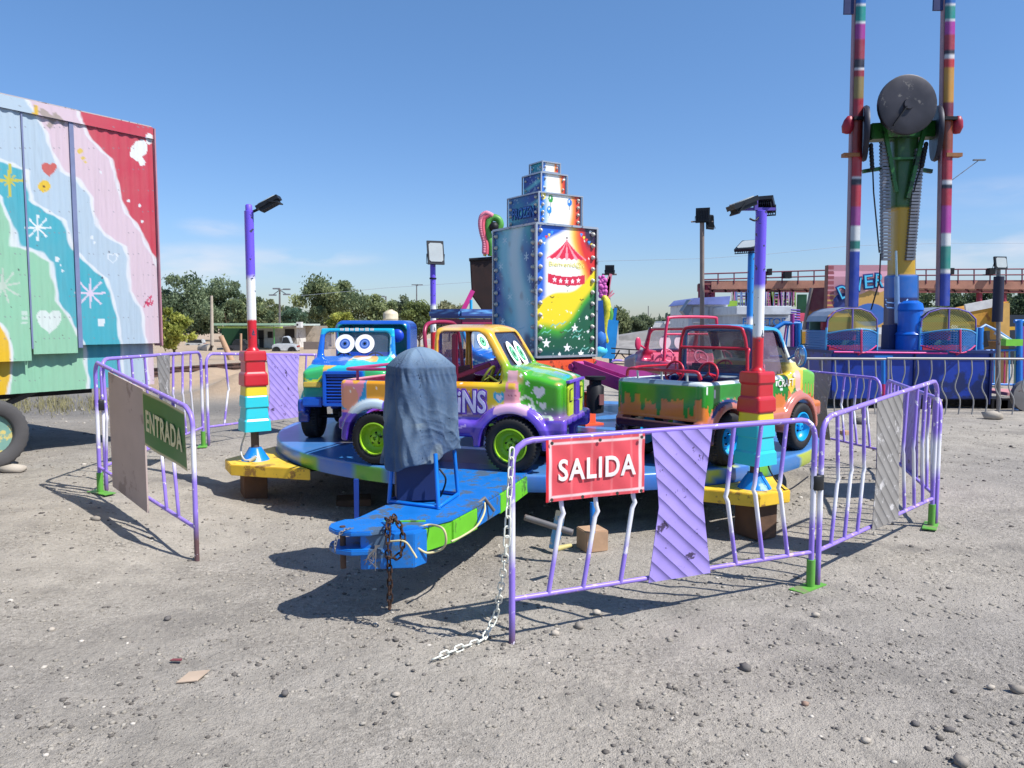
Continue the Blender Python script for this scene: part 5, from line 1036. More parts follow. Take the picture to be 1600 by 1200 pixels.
MB().box((.30, 0, .68), (.06, .66, .14)).build("dashboard", mat("pink dash", (226, 112, 142), .4), k4, bevel=.02)
MB().box((-.12, 0, .62), (.08, .62, .26)).build("backrest", mat("rose seat", (210, 110, 130), .5), k4, bevel=.03)
MB().sphere((.33, .50, .86), .055, 12, 9, (.35, .8, 1.5)).build("mirror", pk, k4); MB().tube([(.36, .38, .80), (.34, .46, .84)], .012).build("mirror_arm", pk, k4)

# --- blue van at the back left, its box roof shows over the yellow cabin
def f6(V, N):
    x, y, z = V.T; C = np.tile(lin((24, 96, 186)), (len(V), 1)); C = mixc(C, ss(0, .7, nz3(V, 5, 2)), (40, 140, 210)); sd = np.abs(N[:, 1]) > .4
    for b in (.48, .56, .64): C = mixc(C, sd & (np.abs(z - b - .03 * np.sin(x * 16 + b * 20)) < .008), (214, 226, 236))
    C = mixc(C, (z < .40), (18, 40, 110)); return C
k6 = base_car("toy_van", "blue toy van with white wavy lines, half hidden behind the yellow cabin", (-.62, 10.35), R(-42), f6, .018, rimm=mat("lime rim", (128, 196, 24), .35), matname="fibreglass")
truck_parts(k6, mat("iris green", (48, 160, 96), .4), glass("grey windscreen", (110, 130, 150), .6), mar, mat("navy seat", (22, 32, 92), .5), dark)
s = MB().box((-.02, 0, 1.235), (.62, .78, .12)); o = s.build("roof_box", vmat("roof box paint", .3, .3, .08), k6, bevel=.03)
MB().box((-.02, 0, 1.13), (.50, .60, .07)).build("roof_rack", mar, k6, bevel=.01)
bm = bmesh.new(); bm.from_mesh(o.data); bmesh.ops.subdivide_edges(bm, edges=bm.edges, cuts=5, use_grid_fill=True); bm.to_mesh(o.data); bm.free()
paint_obj(o, lambda V, N: mixc(np.tile(lin((22, 60, 130)), (len(V), 1)), np.abs(V[:, 2] - 1.26 - .02 * np.sin(V[:, 0] * 25 + V[:, 1] * 20)) < .012, (90, 150, 200)), vmat("roof box paint"))
MB().tube([(.1, 0, 1.295), (.1, 0, 1.42)], .02).build("roof_peg", mat("cyan peg", (40, 170, 220), .4), k6)

# --- arms from the hub to the cars
arms = thing("lifting_arms", "magenta steel arms reaching from the hub to the cars, ends painted lime", "ride arms", DC)
mg = mat("magenta steel", (176, 66, 138), .35, dirt=(110, 40, 96), dirt_amt=.15)
for k, (th_, r1) in enumerate([(R(-48), 1.62), (R(12), 1.6), (R(72), 1.6), (R(132), 1.6), (R(192), 1.5), (R(-108), 1.6)]):
    d = Vector((math.cos(th_), math.sin(th_), 0)); n_ = Vector((-d.y, d.x, 0)); a = d * .50 + Vector((0, 0, 1.15)); b = d * (r1 - .28) + Vector((0, 0, .99 - .03)); bb = d * r1 + Vector((0, 0, .90))
    s = MB()
    for sgn in (-1, 1): s.bar(a + n_ * .075 * sgn, b + n_ * .075 * sgn, .014, .13)
    s.bar(a.lerp(b, .12) + Vector((0, 0, .025)), b + Vector((0, 0, .025)), .14, .012); s.tube([a + n_ * -.07 + Vector((0, 0, .02)), a + n_ * .07 + Vector((0, 0, .02))], .035, 12); s.build("arm", mg, arms, bevel=.003)
    s = MB(); s.bar(b, bb, .16, .13); s.bar(bb, bb - Vector((0, 0, .33)), .13, .10); s.build("arm_end", green, arms, bevel=.006)
# ------------------------------------------------------------------ painted central tower
tw = thing("painted_tower", "four tiered box tower with painted circus and snow panels in the middle of the carousel", "tower", DC)
tyaw = R(34); UX = Vector((math.cos(tyaw), math.sin(tyaw), 0)); UY = Vector((-UX.y, UX.x, 0))
alu = mat("aluminium trim", (176, 180, 186), .35, .6, dirt=(90, 90, 96), dirt_amt=.2)
zz = [P(838, 559, 7.8).z, P(838, 346, 7.8).z, P(847, 297, 7.95).z, P(850, 266, 8.1).z, P(851, 250, 8.15).z]; SS = [.80, .575, .345, .235]
def fcirc(tier, wd, hg):
    def f(u, v, Pt):
        x, z = u * wd, v * hg; n = len(u); V3 = np.stack([x * 6, z * 6, x * 0], 1); q = nz3(V3, 1, tier); C = np.tile(lin((236, 234, 226)), (n, 1))
        if tier == 0:
            C = mixc(C, ss(.20, .08, x + .03 * q + .12 * ss(1.1, .9, z) - .16 * ss(.65, .95, v) * 0 + (z < .62) * .2), (70, 160, 226)); C = mixc(C, ss(.13, .05, x + .03 * q + (z < .62) * .3), (20, 84, 186))
            C = mixc(C, (ss(.16, .05, x - .28 * ss(.86, 1, v))), (24, 90, 196))
            rd = x - wd + .20 + .14 * ss(.6, 1.0, v) + .04 * q
            C = mixc(C, ss(-.08, .04, rd) * ss(.38, .55, v), (244, 200, 80)); C = mixc(C, ss(.0, .09, rd) * ss(.40, .60, v), (232, 110, 40)); C = mixc(C, ss(.07, .14, rd) * ss(.48, .62, v), (210, 40, 40)); C = mixc(C, ss(.16, .22, rd) * ss(.8, .9, v), (50, 30, 60))
            hill = .52 + .30 * (x / wd) ** 1.2 * 1.2 + .05 * np.sin(x * 9); yl = ss(hill + .015, hill - .015, z); C = mixc(C, yl, (236, 208, 22))
            gh = .30 + .62 * np.clip((x / wd - .35), 0, 1) ** 1.5 * 1.5 + .035 * q; C = mixc(C, ss(gh + .07, gh - .05, z), (60, 160, 40)); C = mixc(C, ss(gh - .02, gh - .14, z), (14, 84, 56)); C = mixc(C, ss(.12, .0, z), (10, 66, 70))
            # tent
            cx = wd * .50; tz = hg * .905; bz = hg * .755; w_ = .25 * ss(1, 0, (z - bz) / (tz - bz)) * (.45 + .55 * ss(1, 0, (z - bz) / (tz - bz)))
            hwid = .255 * (1 - np.clip((z - bz) / (tz - bz), 0, 1)) ** 1.35; tent = (z > bz + .018 * np.abs(np.sin((x - cx) / .255 * 4 * math.pi)) - .018) & (z < tz) & (np.abs(x - cx) < hwid)
            C = mixc(C, tent, (216, 30, 66)); ph = ((x - cx) / np.maximum(hwid, .004)); C = mixc(C, tent & (np.cos(ph * 4 * math.pi) > .45), (244, 150, 160)); C = mixc(C, disc(x, z, cx, tz + .01, .010), (60, 40, 40))
            bz2 = hg * .545 + .10 * ((x - cx) / .25) ** 2 * .28; bd = (np.abs(x - cx) < .24) & (z > bz2) & (z < bz2 + .095); C = mixc(C, bd, (206, 30, 66))
            for k in range(5): sx_ = cx + (k - 2) * .078; C = mixc(C, star(x, z, sx_, hg * .545 + .047 + .10 * ((sx_ - cx) / .25) ** 2 * .28, .030), (240, 238, 240))
            for (a, b, r_) in [(.13, .135, .055), (.40, .085, .050), (.50, .29, .050), (.585, .02, .045), (.30, .02, .028), (.66, .40, .03), (.24, .30, .016), (.45, .45, .016), (.56, .18, .022), (.68, .25, .018), (.08, .40, .014), (.62, 1.2, .016), (.05, 1.32, .02), (.7, 1.3, .02), (.68, 1.02, .016), (.10, 1.15, .018)]: C = mixc(C, star(x, z, a, b, r_), (244, 244, 240))
            rr = random.Random(9)
            for k in range(60): a, b = rr.uniform(.02, wd), rr.uniform(.0, .5); C = mixc(C, disc(x, z, a, b, rr.uniform(.003, .007)), (220, 236, 226))
            for k in range(7):
                a = rr.uniform(.04, wd - .12); b = rr.uniform(.04, .36); C = mixc(C, seg(x, z, [(a, b), (a + .03, b + .025), (a + .07, b + .01), (a + .11, b + .035)], .0045), (110, 190, 170))
            for (a, b) in [(.20, .60), (.40, .72), (.59, .58), (.33, .24)]: C = mixc(C, seg(x, z, [(a - .025, b + .012), (a, b), (a + .025, b + .012)], .005) | disc(x, z, a, b - .045, .007), (70, 50, 20))
            for sgn, x0_ in ((1, .0), (-1, wd)):
                for k in range(6):
                    a = x0_ + sgn * (.02 + .035 * k); b = hg * .86 + .022 * k * (1.1); cc_ = [(230, 60, 50), (240, 220, 60), (60, 150, 220)][k % 3]; C = mixc(C, (np.abs(x - a) + .6 * np.abs(z - b) < .018) & (z < b + .006), cc_)
        else:
            C = mixc(C, ss(.28, .08, u + .06 * q), (40, 140, 220)); C = mixc(C, ss(.16, .06, u + .06 * q), (20, 90, 190)); C = mixc(C, ss(.68, .82, u + .06 * q), (240, 150, 60)); C = mixc(C, ss(.78, .90, u + .05 * q), (206, 60, 40)); C = mixc(C, ss(.93, .97, u), (70, 30, 40))
            if tier == 1:
                for (a, b, col) in [(.27, .84, (50, 150, 60)), (.24, .46, (30, 130, 200)), (.72, .78, (30, 120, 200)), (.10, .92, (240, 220, 70)), (.06, .5, (30, 130, 200))]:
                    C = mixc(C, (((u - a) / .055) ** 2 + ((v - b) / .13) ** 2 < 1), col); C = mixc(C, seg(u, v, [(a, b - .12), (a - .005, b - .26)], .006), (90, 100, 120)); C = mixc(C, (((u - a + .01) / .015) ** 2 + ((v - b - .03) / .05) ** 2 < 1), (236, 240, 240))
            for (a, b, r_) in [(.93, .85, .022), (.1, .3, .015), (.5, .9, .012)]: C = mixc(C, star(x, z, a * wd, b * hg, r_), (244, 244, 240))
        return C
    return f
def fsnow(tier, wd, hg):
    def f(u, v, Pt):
        x, z = u * wd, v * hg; V3 = np.stack([x * 5, z * 4, x * 0], 1); q = nz3(V3, 1.3, tier + 3); q2 = nz3(V3, 3.1, tier); C = np.tile(lin((20, 92, 160)), (len(u), 1))
        C = mixc(C, ss(-.2, .6, q), (10, 150, 166)); C = mixc(C, ss(.3, .9, -q), (14, 50, 150)); C = mixc(C, ss(.82, .95, u) , (22, 44, 120)); C = mixc(C, ss(.14, .0, u) * .8, (20, 80, 150))
        if tier == 0:
            # pale swirling snow column, no figure
            sw = np.abs(u - .55 - .14 * np.sin(v * 5.2 + .5)); C = mixc(C, ss(.44, .16, sw + .05 * q2) * ss(.0, .2, v + .2), (130, 196, 212)); C = mixc(C, ss(.22, .03, np.abs(u - .58 - .10 * np.sin(v * 6))) * .8, (206, 222, 226))
            C = mixc(C, ss(.20, .05, v + .1 * q2) * .8, (84, 56, 78)); C = mixc(C, ss(.45, .9, q2) * .4, (120, 92, 96))
            for (a, b) in [(.2, 1.22), (.12, .95), (.6, 1.02), (.3, .62), (.62, .55), (.16, .35), (.5, .28), (.66, .8), (.4, 1.3)]: C = mixc(C, burst(x, z, a, b, .045, 6, .005), (196, 220, 230))
            for k in range(4): C = mixc(C, seg(x, z, [(.08 + .1 * k, .14 + .05 * k), (.2 + .1 * k, .22 + .02 * k), (.3 + .09 * k, .12 + .06 * k)], .006), (160, 200, 214))
        rr = random.Random(4 + tier)
        for k in range(70 if tier == 0 else 22): a, b = rr.uniform(0, wd), rr.uniform(0, hg); C = mixc(C, disc(x, z, a, b, rr.uniform(.003, .009)), (170, 206, 222))
        if tier in (1, 2): C = mixc(C, star(x, z, wd * .68, hg * .58, .03 if tier == 2 else .02, 5), (200, 220, 230)); C = mixc(C, ss(.22, .0, np.abs(v - .2 - .5 * u)) * .8, (110, 206, 214))
        return C
    return f
tp = vmat("tower artwork", .35, .15, .03, scale=3); bulb_m = mat("bulb cap", (200, 196, 184), .25, .2, dirt=(110, 100, 90), dirt_amt=.2); bulb0 = None
for k in range(4):
    s_ = SS[k]; z0, z1 = zz[k], zz[k + 1] - (.012 if k < 3 else 0); hg = z1 - z0 - .02; h = s_ / 2 - .012
    faces = [(UX * -h - UY * h, UX, fcirc), (-UX * h + UY * h, -UY, fsnow), (UX * h - UY * h, UY, fsnow), (UX * h + UY * h, -UX, fcirc)]
    res = .0075
    for fi, (o0, ux, fnc) in enumerate(faces):
        wd = 2 * h; nu = int(wd / (res if fi < 2 else .02)) + 2; nv = int(hg / (res if fi < 2 else .02)) + 2
        pn = grid_panel("painted_panel", o0 + Vector((0, 0, z0 + .01)), ux * wd, (0, 0, hg), nu, nv, fnc(k, wd, hg), tp, tw)
        if fi > 1: continue
        out = ux.cross(Vector((0, 0, 1))); cols = (.045, wd - .045) if k < 3 else (.03, wd - .03)
        nb = [11, 4, 2, 1][k]
        for cx_ in cols:
            for j in range(nb):
                p = o0 + ux * cx_ + Vector((0, 0, z0 + .01 + hg * (j + .5) / nb)) + out * .004
                if bulb0 is None:
                    bulb0 = MB().lathe([(.024, 0), (.024, .007), (.020, .010), (.019, .018), (.014, .026), (.004, .030)], 12).build("bulb", bulb_m, tw); o = bulb0
                else: o = bulb0.copy(); COL.objects.link(o); o.parent = tw
                sc = 1 if k < 1 else (.72 if k == 1 else .5); o.scale = (sc, sc, sc); o.rotation_mode = 'QUATERNION'; o.rotation_quaternion = out.to_track_quat('Z', 'Y'); o.location = p
    s = MB(); hh = s_ / 2
    for (a, b) in ((-1, -1), (1, -1), (1, 1), (-1, 1)):
        c = UX * hh * a * .995 + UY * hh * b * .995; tk_ = .022 if k == 0 else .013; s.box((c.x, c.y, (z0 + z1) / 2), (tk_, tk_, z1 - z0), tyaw)
    for (a, b, c, d) in ((-1, -1, 1, -1), (1, -1, 1, 1), (1, 1, -1, 1), (-1, 1, -1, -1)):
        for zc_ in (z0 + .006, z1 - .004): s.bar(UX * hh * a * .993 + UY * hh * b * .993 + Vector((0, 0, zc_)), UX * hh * c * .993 + UY * hh * d * .993 + Vector((0, 0, zc_)), tk_ + .002, tk_)
    s.build("trim_frame", alu, tw)
    MB().box((0, 0, z1 + .0), (s_ * .985, s_ * .985, .01), tyaw).build("tier_roof", mat("grey sheet", (120, 124, 130), .5, .3), tw)
    if k == 0: MB().box((0, 0, z0 - .008), (s_ * .985, s_ * .985, .012), tyaw).build("tier_floor", dark, tw)
wd = SS[1] - .024; hg = zz[2] - zz[1] - .03; out = (-UY).cross(Vector((0, 0, 1))); c = -UX * (SS[1] / 2 - .012) + out * .006 + Vector((0, 0, zz[1] + hg * .46)); c += UY * 0
text_mesh("lettering_outline", "FROZEN", .1, mat("deep snow blue", (18, 60, 140), .4), tw, frameM(c, -UY, (0, 0, 1)), extrude=.001, offset=.006, fit=(wd * .76, .125)); text_mesh("lettering", "FROZEN", .1, mat("snow blue letters", (40, 120, 196), .4), tw, frameM(c + out * .004, -UY, (0, 0, 1)), extrude=.001, fit=(wd * .72, .105))
out1 = UX.cross(Vector((0, 0, 1))); c = -UY * (SS[0] / 2 - .012) + out1 * .003 + Vector((0, 0, zz[0] + (zz[1] - zz[0]) * .695)) ; text_mesh("lettering", "Bienvenid@s", .07, mat("faded yellow letters", (236, 226, 120), .5), tw, frameM(c, UX, (0, 0, 1)), extrude=.0008, fit=(.46, .065))
# orange ring, hinges and gear under the tower
s = MB(); zb = zz[0] - .16
for a, b in ((-UX * .40 - UY * .38, UX * .40 - UY * .38), (UX * .38 - UY * .40, UX * .38 + UY * .40), (UX * .40 + UY * .38, -UX * .40 + UY * .38), (-UX * .38 + UY * .40, -UX * .38 - UY * .40)): s.bar(a + Vector((0, 0, zb + .07)), b + Vector((0, 0, zb + .07)), .03, .12)
s.build("orange_ring", org, tw, bevel=.004)
s = MB(); s.box((0, 0, zz[0] - .028), (.74, .74, .025), tyaw); s.build("ring_cap", dark, tw)
for a in range(6):
    t_ = R(-48 + 60 * a); d = Vector((math.cos(t_), math.sin(t_), 0)); n_ = Vector((-d.y, d.x, 0)); p = d * .49 + Vector((0, 0, 1.15)); MB().tube([p - n_ * .10, p + n_ * .10], .035, 12).build("hinge", mg, tw)
MB().box((0, 0, zb - .05), (.5, .5, .05), tyaw).build("hub_plate", dark, tw)
s = MB(); s.tube(catmull([UX * .38 - UY * .42 + Vector((0, 0, zb + .10)), UX * .2 - UY * .47 + Vector((0, 0, zb - .02)), -UX * .1 - UY * .47 + Vector((0, 0, zb - .05)), -UX * .36 - UY * .43 + Vector((0, 0, zb + .09))], 6), .010); s.build("cable", dark, tw)

# ------------------------------------------------------------------ painted container on wheels (left)
KR = Vector((-4.25, 9.2, 0)); kd = Vector((-.95, -1.40, 0)).normalized(); kn = Vector((kd.y, -kd.x, 0)); kn = kn if kn.x > 0 else -kn
KZ0, KZ1 = P(247, 590, 9.2).z, P(243, 201, 9.2).z
zsplit = P(250, 536, 9.2).z
cont = thing("painted_container", "corrugated container body painted in red, pink, pale blue, teal and green waves", "container", KR)
RP = [(122, 172), (135, 210), (172, 248), (180, 270), (188, 310), (200, 335), (222, 365), (235, 395), (262, 440), (300, 520), (340, 640)]
PB = [(30, 140), (58, 180), (70, 205), (85, 245), (97, 268), (120, 278), (143, 310), (150, 350), (165, 367), (195, 385), (200, 405), (203, 455), (220, 480), (228, 530), (232, 640)]
BT = [(-60, 235), (0, 250), (40, 266), (48, 313), (75, 330), (100, 345), (115, 390), (130, 405), (165, 435), (178, 470), (188, 520), (190, 545), (196, 640)]
TG = [(-40, 280), (0, 308), (15, 345), (27, 385), (52, 391), (80, 410), (90, 470), (110, 500), (130, 535), (134, 560), (140, 640)]
GY_ = [(-60, 470), (0, 505), (12, 520), (20, 565), (14, 600), (12, 660)]
def fx(curve, py): c = np.array(curve, float); return np.interp(py, c[:, 1], c[:, 0])
def fcont(u, v, Pt):
    px, py = proj(Pt); wob_ = 2.2 * np.sin(py * .13) + .5 * np.sin(py * .33 + 1)
    C = np.tile(lin((150, 206, 170)), (len(px), 1))
    C = mixc(C, px < fx(GY_, py) + wob_ * .4, (236, 190, 24)); C = mixc(C, px > fx(TG, py) + wob_ * .4, (74, 176, 190)); C = mixc(C, px > fx(BT, py) + wob_ * .5, (186, 206, 218)); C = mixc(C, px > fx(PB, py) + wob_ * .4, (224, 200, 208)); C = mixc(C, (px > fx(RP, py) + wob_ * .5) & (py < 470), (206, 66, 84))
    for cv in (RP, PB, BT, TG, GY_):
        d = np.abs(px - fx(cv, py) - wob_ * .45); sl = np.gradient(np.array(cv, float)[:, 0], np.array(cv, float)[:, 1]); g = np.interp(py, np.array(cv, float)[:, 1], sl); d = d / np.sqrt(1 + g * g)
        C = mixc(C, ss(3.6, 1.2, d - .7 * np.sin(px * .21 + py * .11)) * .85 * ~((cv is RP) & (py > 430)), (236, 238, 238))
    z_ = -py
    for (a, b, r1, r2) in [(215, 236, 8, 16), (222, 231, 8, 13), (233, 217, 5.5, 9), (212, 240, 9, 8)]: C = mixc(C, ((px - a) / r1) ** 2 + ((py - b) / r2) ** 2 < 1, (240, 242, 236))
    C = mixc(C, seg(px, z_, [(210, -232), (222, -254)], 5), (240, 242, 236))
    for (a, b, r1) in [(201, 314, 2.5), (218, 321, 2.5), (222, 346, 2.2), (89, 405, 4), (95, 414, 1.5), (98, 423, 1.8), (144, 371, 3), (148, 379, 2), (158, 269, 2)]: C = mixc(C, disc(px, py, a, b, r1), (232, 238, 238))
    C = mixc(C, heart(px, z_, 77, -265, 13) & True, (206, 92, 84)); C = mixc(C, disc(px, py, 69, 291, 9.5), (236, 196, 40)); C = mixc(C, disc(px, py, 69, 291, 1.6), (110, 70, 30))
    C = mixc(C, burst(px, z_, 15, -282, 26, 4, 2.2) | burst(px, z_, 15, -282, 12, 8, 1.5), (206, 196, 70)); C = mixc(C, disc(px, py, 15, 282, 5), (206, 196, 70))
    C = mixc(C, burst(px, z_, 59, -356, 20, 8, 1.3), (236, 240, 240)); C = mixc(C, burst(px, z_, 141, -458, 24, 8, 1.5), (226, 210, 226)); C = mixc(C, burst(px, z_, 4, -447, 28, 9, 1.5) , (196, 214, 196))
    C = mixc(C, heart(px, z_, 77, -503, 22), (222, 234, 226)); h1_ = heart(px, z_, 176, -404, 9.5); h2_ = heart(px, z_, 176, -404, 7.4); C = mixc(C, h1_ & ~h2_, (232, 238, 240))
    C = mixc(C, (np.abs(px - 158) < 5) & (np.abs(py - 504) < 5.5), (224, 232, 232)); C = mixc(C, (np.abs(px - 38) < 5) & ((np.abs(py - 489) < 3) | (np.abs(py - 497) < 2) | (np.abs(py - 504) < 2)), (200, 222, 206))
    C = mixc(C, (np.abs(px - 56) < 4.5) & (np.abs(py - 172) < 8), (230, 186, 50)); C = mixc(C, disc(px, py, 125, 236, 4.5) | disc(px, py, 130, 247, 3) | disc(px, py, 133, 253, 2), (228, 196, 90)); C = mixc(C, seg(px, z_, [(66, -174), (82, -188), (78, -196)], 5) | seg(px, z_, [(86, -180), (98, -192)], 4), (176, 160, 150))
    C = mixc(C, seg(px, z_, [(225, -480), (228, -472), (232, -478), (230, -470), (236, -462), (234, -474)], .9) | seg(px, z_, [(229, -471), (235, -476), (239, -470), (236, -478)], .8), (206, 40, 90))
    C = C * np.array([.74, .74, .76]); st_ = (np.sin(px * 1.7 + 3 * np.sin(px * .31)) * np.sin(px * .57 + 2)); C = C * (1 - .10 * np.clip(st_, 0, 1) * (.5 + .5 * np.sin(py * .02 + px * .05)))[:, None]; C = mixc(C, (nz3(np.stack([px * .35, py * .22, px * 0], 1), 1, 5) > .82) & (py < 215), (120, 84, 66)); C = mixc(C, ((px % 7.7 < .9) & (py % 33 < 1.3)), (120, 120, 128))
    rr = random.Random(8)
    for k in range(14): a, b = rr.uniform(2, 240), rr.uniform(380, 540); C = mixc(C, disc(px, py, a, b, rr.uniform(.8, 1.6)), (70, 60, 70))
    return C
cm = vmat("container paint", .5, .05, .12, scale=2.2)
def useg(px): # distance along the wall from its right end for a picture column at eye height
    x = (px - CX) / F; # ray X = x*D ; KR + kd*s
    return (KR.x - x * KR.y) / (x * kd.y - kd.x)
uA, uB = useg(122), useg(47); LEN = 6.1
def corr(lng): return lambda u, v: .0048 * np.clip(1.6 * np.sin(2 * math.pi * u * lng / .115), -1, 1)
def wz(px, py): return P(px, py, KR.y + kd.y * useg(px)).z
s_end = [(0.0, uA - .025, 0.0, zsplit), (uA + .025, uB - .012, -.01, wz(95, 552)), (uB + .012, uB + 1.3, .0, wz(25, 564)), (uB + 1.32, LEN, 0, wz(25, 564))]
for (a, b, o_, zb_) in s_end:
    o0 = kd * a + kn * (.06 + o_) + Vector((0, 0, zb_)); lng = b - a
    p = grid_panel("wall_panel", KR + o0, kd * lng, (0, 0, KZ1 - .13 - zb_), max(20, int(lng / .012)), 230, fcont, cm, None, corr(lng)); p.parent = cont; p.data.transform(Matrix.Translation(-KR))
p = grid_panel("top_rail", KR + kn * .085 + Vector((0, 0, KZ1 - .13)), kd * LEN, (0, 0, .13), 300, 14, fcont, cm, None); p.parent = cont; p.data.transform(Matrix.Translation(-KR))
p = grid_panel("lower_skirt", KR + kd * .02 - kn * .05 + Vector((0, 0, KZ0 - .08)), kd * (LEN - .02), (0, 0, zsplit - KZ0 + .16), 480, 60, fcont, cm, None, corr(LEN)); p.parent = cont; p.data.transform(Matrix.Translation(-KR))
W_ = 2.35; ctr = kd * LEN / 2 - kn * (W_ / 2 + .08); rzk = math.atan2(kd.y, kd.x)
MB().box((ctr.x, ctr.y, (KZ0 + KZ1) / 2 + .02), (LEN, W_ - .02, KZ1 - KZ0 - .04), rzk).build("box_body", mat("pale container sheet", (200, 196, 204), .6, var=.15), cont)
MB().box((ctr.x, ctr.y, KZ1 + .012), (LEN + .03, W_ + .21, .03), rzk).build("roof_sheet", mat("weathered pale roof", (176, 166, 166), .7, dirt=(120, 104, 100), dirt_amt=.4), cont)
s = MB(); 
for (u_, w_) in ((uA, .045), (uB, .016), (uB + 1.31, .016)):
    s = MB(); q = kd * u_ + kn * .045; s.box((q.x, q.y, (zsplit + KZ1) / 2 - .06), (w_, .05, KZ1 - zsplit - .06), rzk); s.build("seam_post", mat("lilac seam", (110, 118, 150), .5), cont)
q = kd * -.012 + kn * .02; MB().box((q.x, q.y, (zsplit + KZ1) / 2 - .02), (.016, .16, KZ1 - zsplit + .02), rzk).build("corner_post", mat("pink corner", (168, 120, 130), .5), cont)
s = MB()
for k in range(6): q = kd * (-.03 - .014 * (k % 2)) - kn * (.02 * k); s.box((q.x, q.y, KZ1 - .05 - k * .075), (.06, .05, .045), rzk)
s.build("door_hinges", dark, cont)
q = kd * (LEN * .55) - kn * 1.1; MB().box((q.x, q.y, KZ0 - .12), (LEN * .95, .9, .12), rzk).build("chassis_beam", dark, cont)
a = P(88, 596, 8.6); b = P(-10, 640, 8.1); MB().bar(a - KR, b - KR, .07, .05).build("stay_bar", mat("grey bar", (70, 70, 74), .6), cont)
wc = Vector((-5.17, 7.5, .51)); 
wy = rzk + 0.0
for u_, lb in ((0, 0), (.95, 1)):
    pc = wc + kd * u_ - KR; t_ = tyre_mb(.355, .24, .20, 36, depth=.010).build("wheel", tyre_grey if False else mat("dusty tyre", (74, 72, 72), .85, var=.15, bump=.1), cont, loc=pc, rotz=rzk)
    rim_mb(.20, .24, 1 if kn.dot(Vector((math.sin(rzk), -math.cos(rzk), 0))) > 0 else -1).build("rim", mat("mint rim", (112, 150, 138), .4, dirt=(196, 180, 110), dirt_amt=.3, dscale=8), t_)
    MB().lathe([(.06, .0), (.06, .05), (.02, .06)], 14, Matrix.Rotation(R(90), 4, 'X') @ Matrix.Translation((0, 0, .0))).build("hub_cap", mat("blue hub", (66, 130, 150), .4), t_)

# ------------------------------------------------------------------ far left: track, shelter, walls, cars
tr0 = G(-120, 618, .15); tr1 = G(560, 566, .15); dtr = (tr1 - tr0); dtr.z = 0; Ltr = dtr.length; rzt = math.atan2(dtr.y, dtr.x); dtr.normalize(); ntr = Vector((-dtr.y, dtr.x, 0))
trk = thing("railway_track", "rusty brown railway track running behind the sand heaps", "railway track", tr0 - Vector((0, 0, .15)))
rust = mat("rail rust", (92, 66, 56), .85, .1, var=.25, dirt=(56, 40, 36), dirt_amt=.4)
for k in (0, 1.44):
    a = ntr * k; s = MB()
    for (w, h, z) in ((.15, .02, .16), (.025, .10, .22), (.075, .045, .29)): c = a + dtr * Ltr / 2; s.box((c.x, c.y, z), (Ltr, w, h), rzt)
    s.build("rail", rust, trk)
s = MB()
for k in range(int(Ltr / .6)): c = dtr * (.6 * k + .3) + ntr * .72; s.box((c.x, c.y, .09), (.22, 2.4, .13), rzt + random.uniform(-.02, .02))
s.build("sleepers", mat("sleeper", (84, 68, 58), .9, var=.3), trk)
s = MB(); c = dtr * Ltr / 2 + ntr * .72; hw = 1.5; s.prism([(-hw - .25, -.1), (-hw, .12), (hw, .12), (hw + .35, -.1)], -Ltr / 2, Ltr / 2, Matrix.Translation(c) @ Matrix.Rotation(rzt, 4, 'Z') @ Matrix(((0, 0, 1, 0), (1, 0, 0, 0), (0, 1, 0, 0), (0, 0, 0, 1)))); s.build("ballast", mat("brown ballast", (104, 88, 78), .95, var=.3, bump=.8, bscale=9), trk)

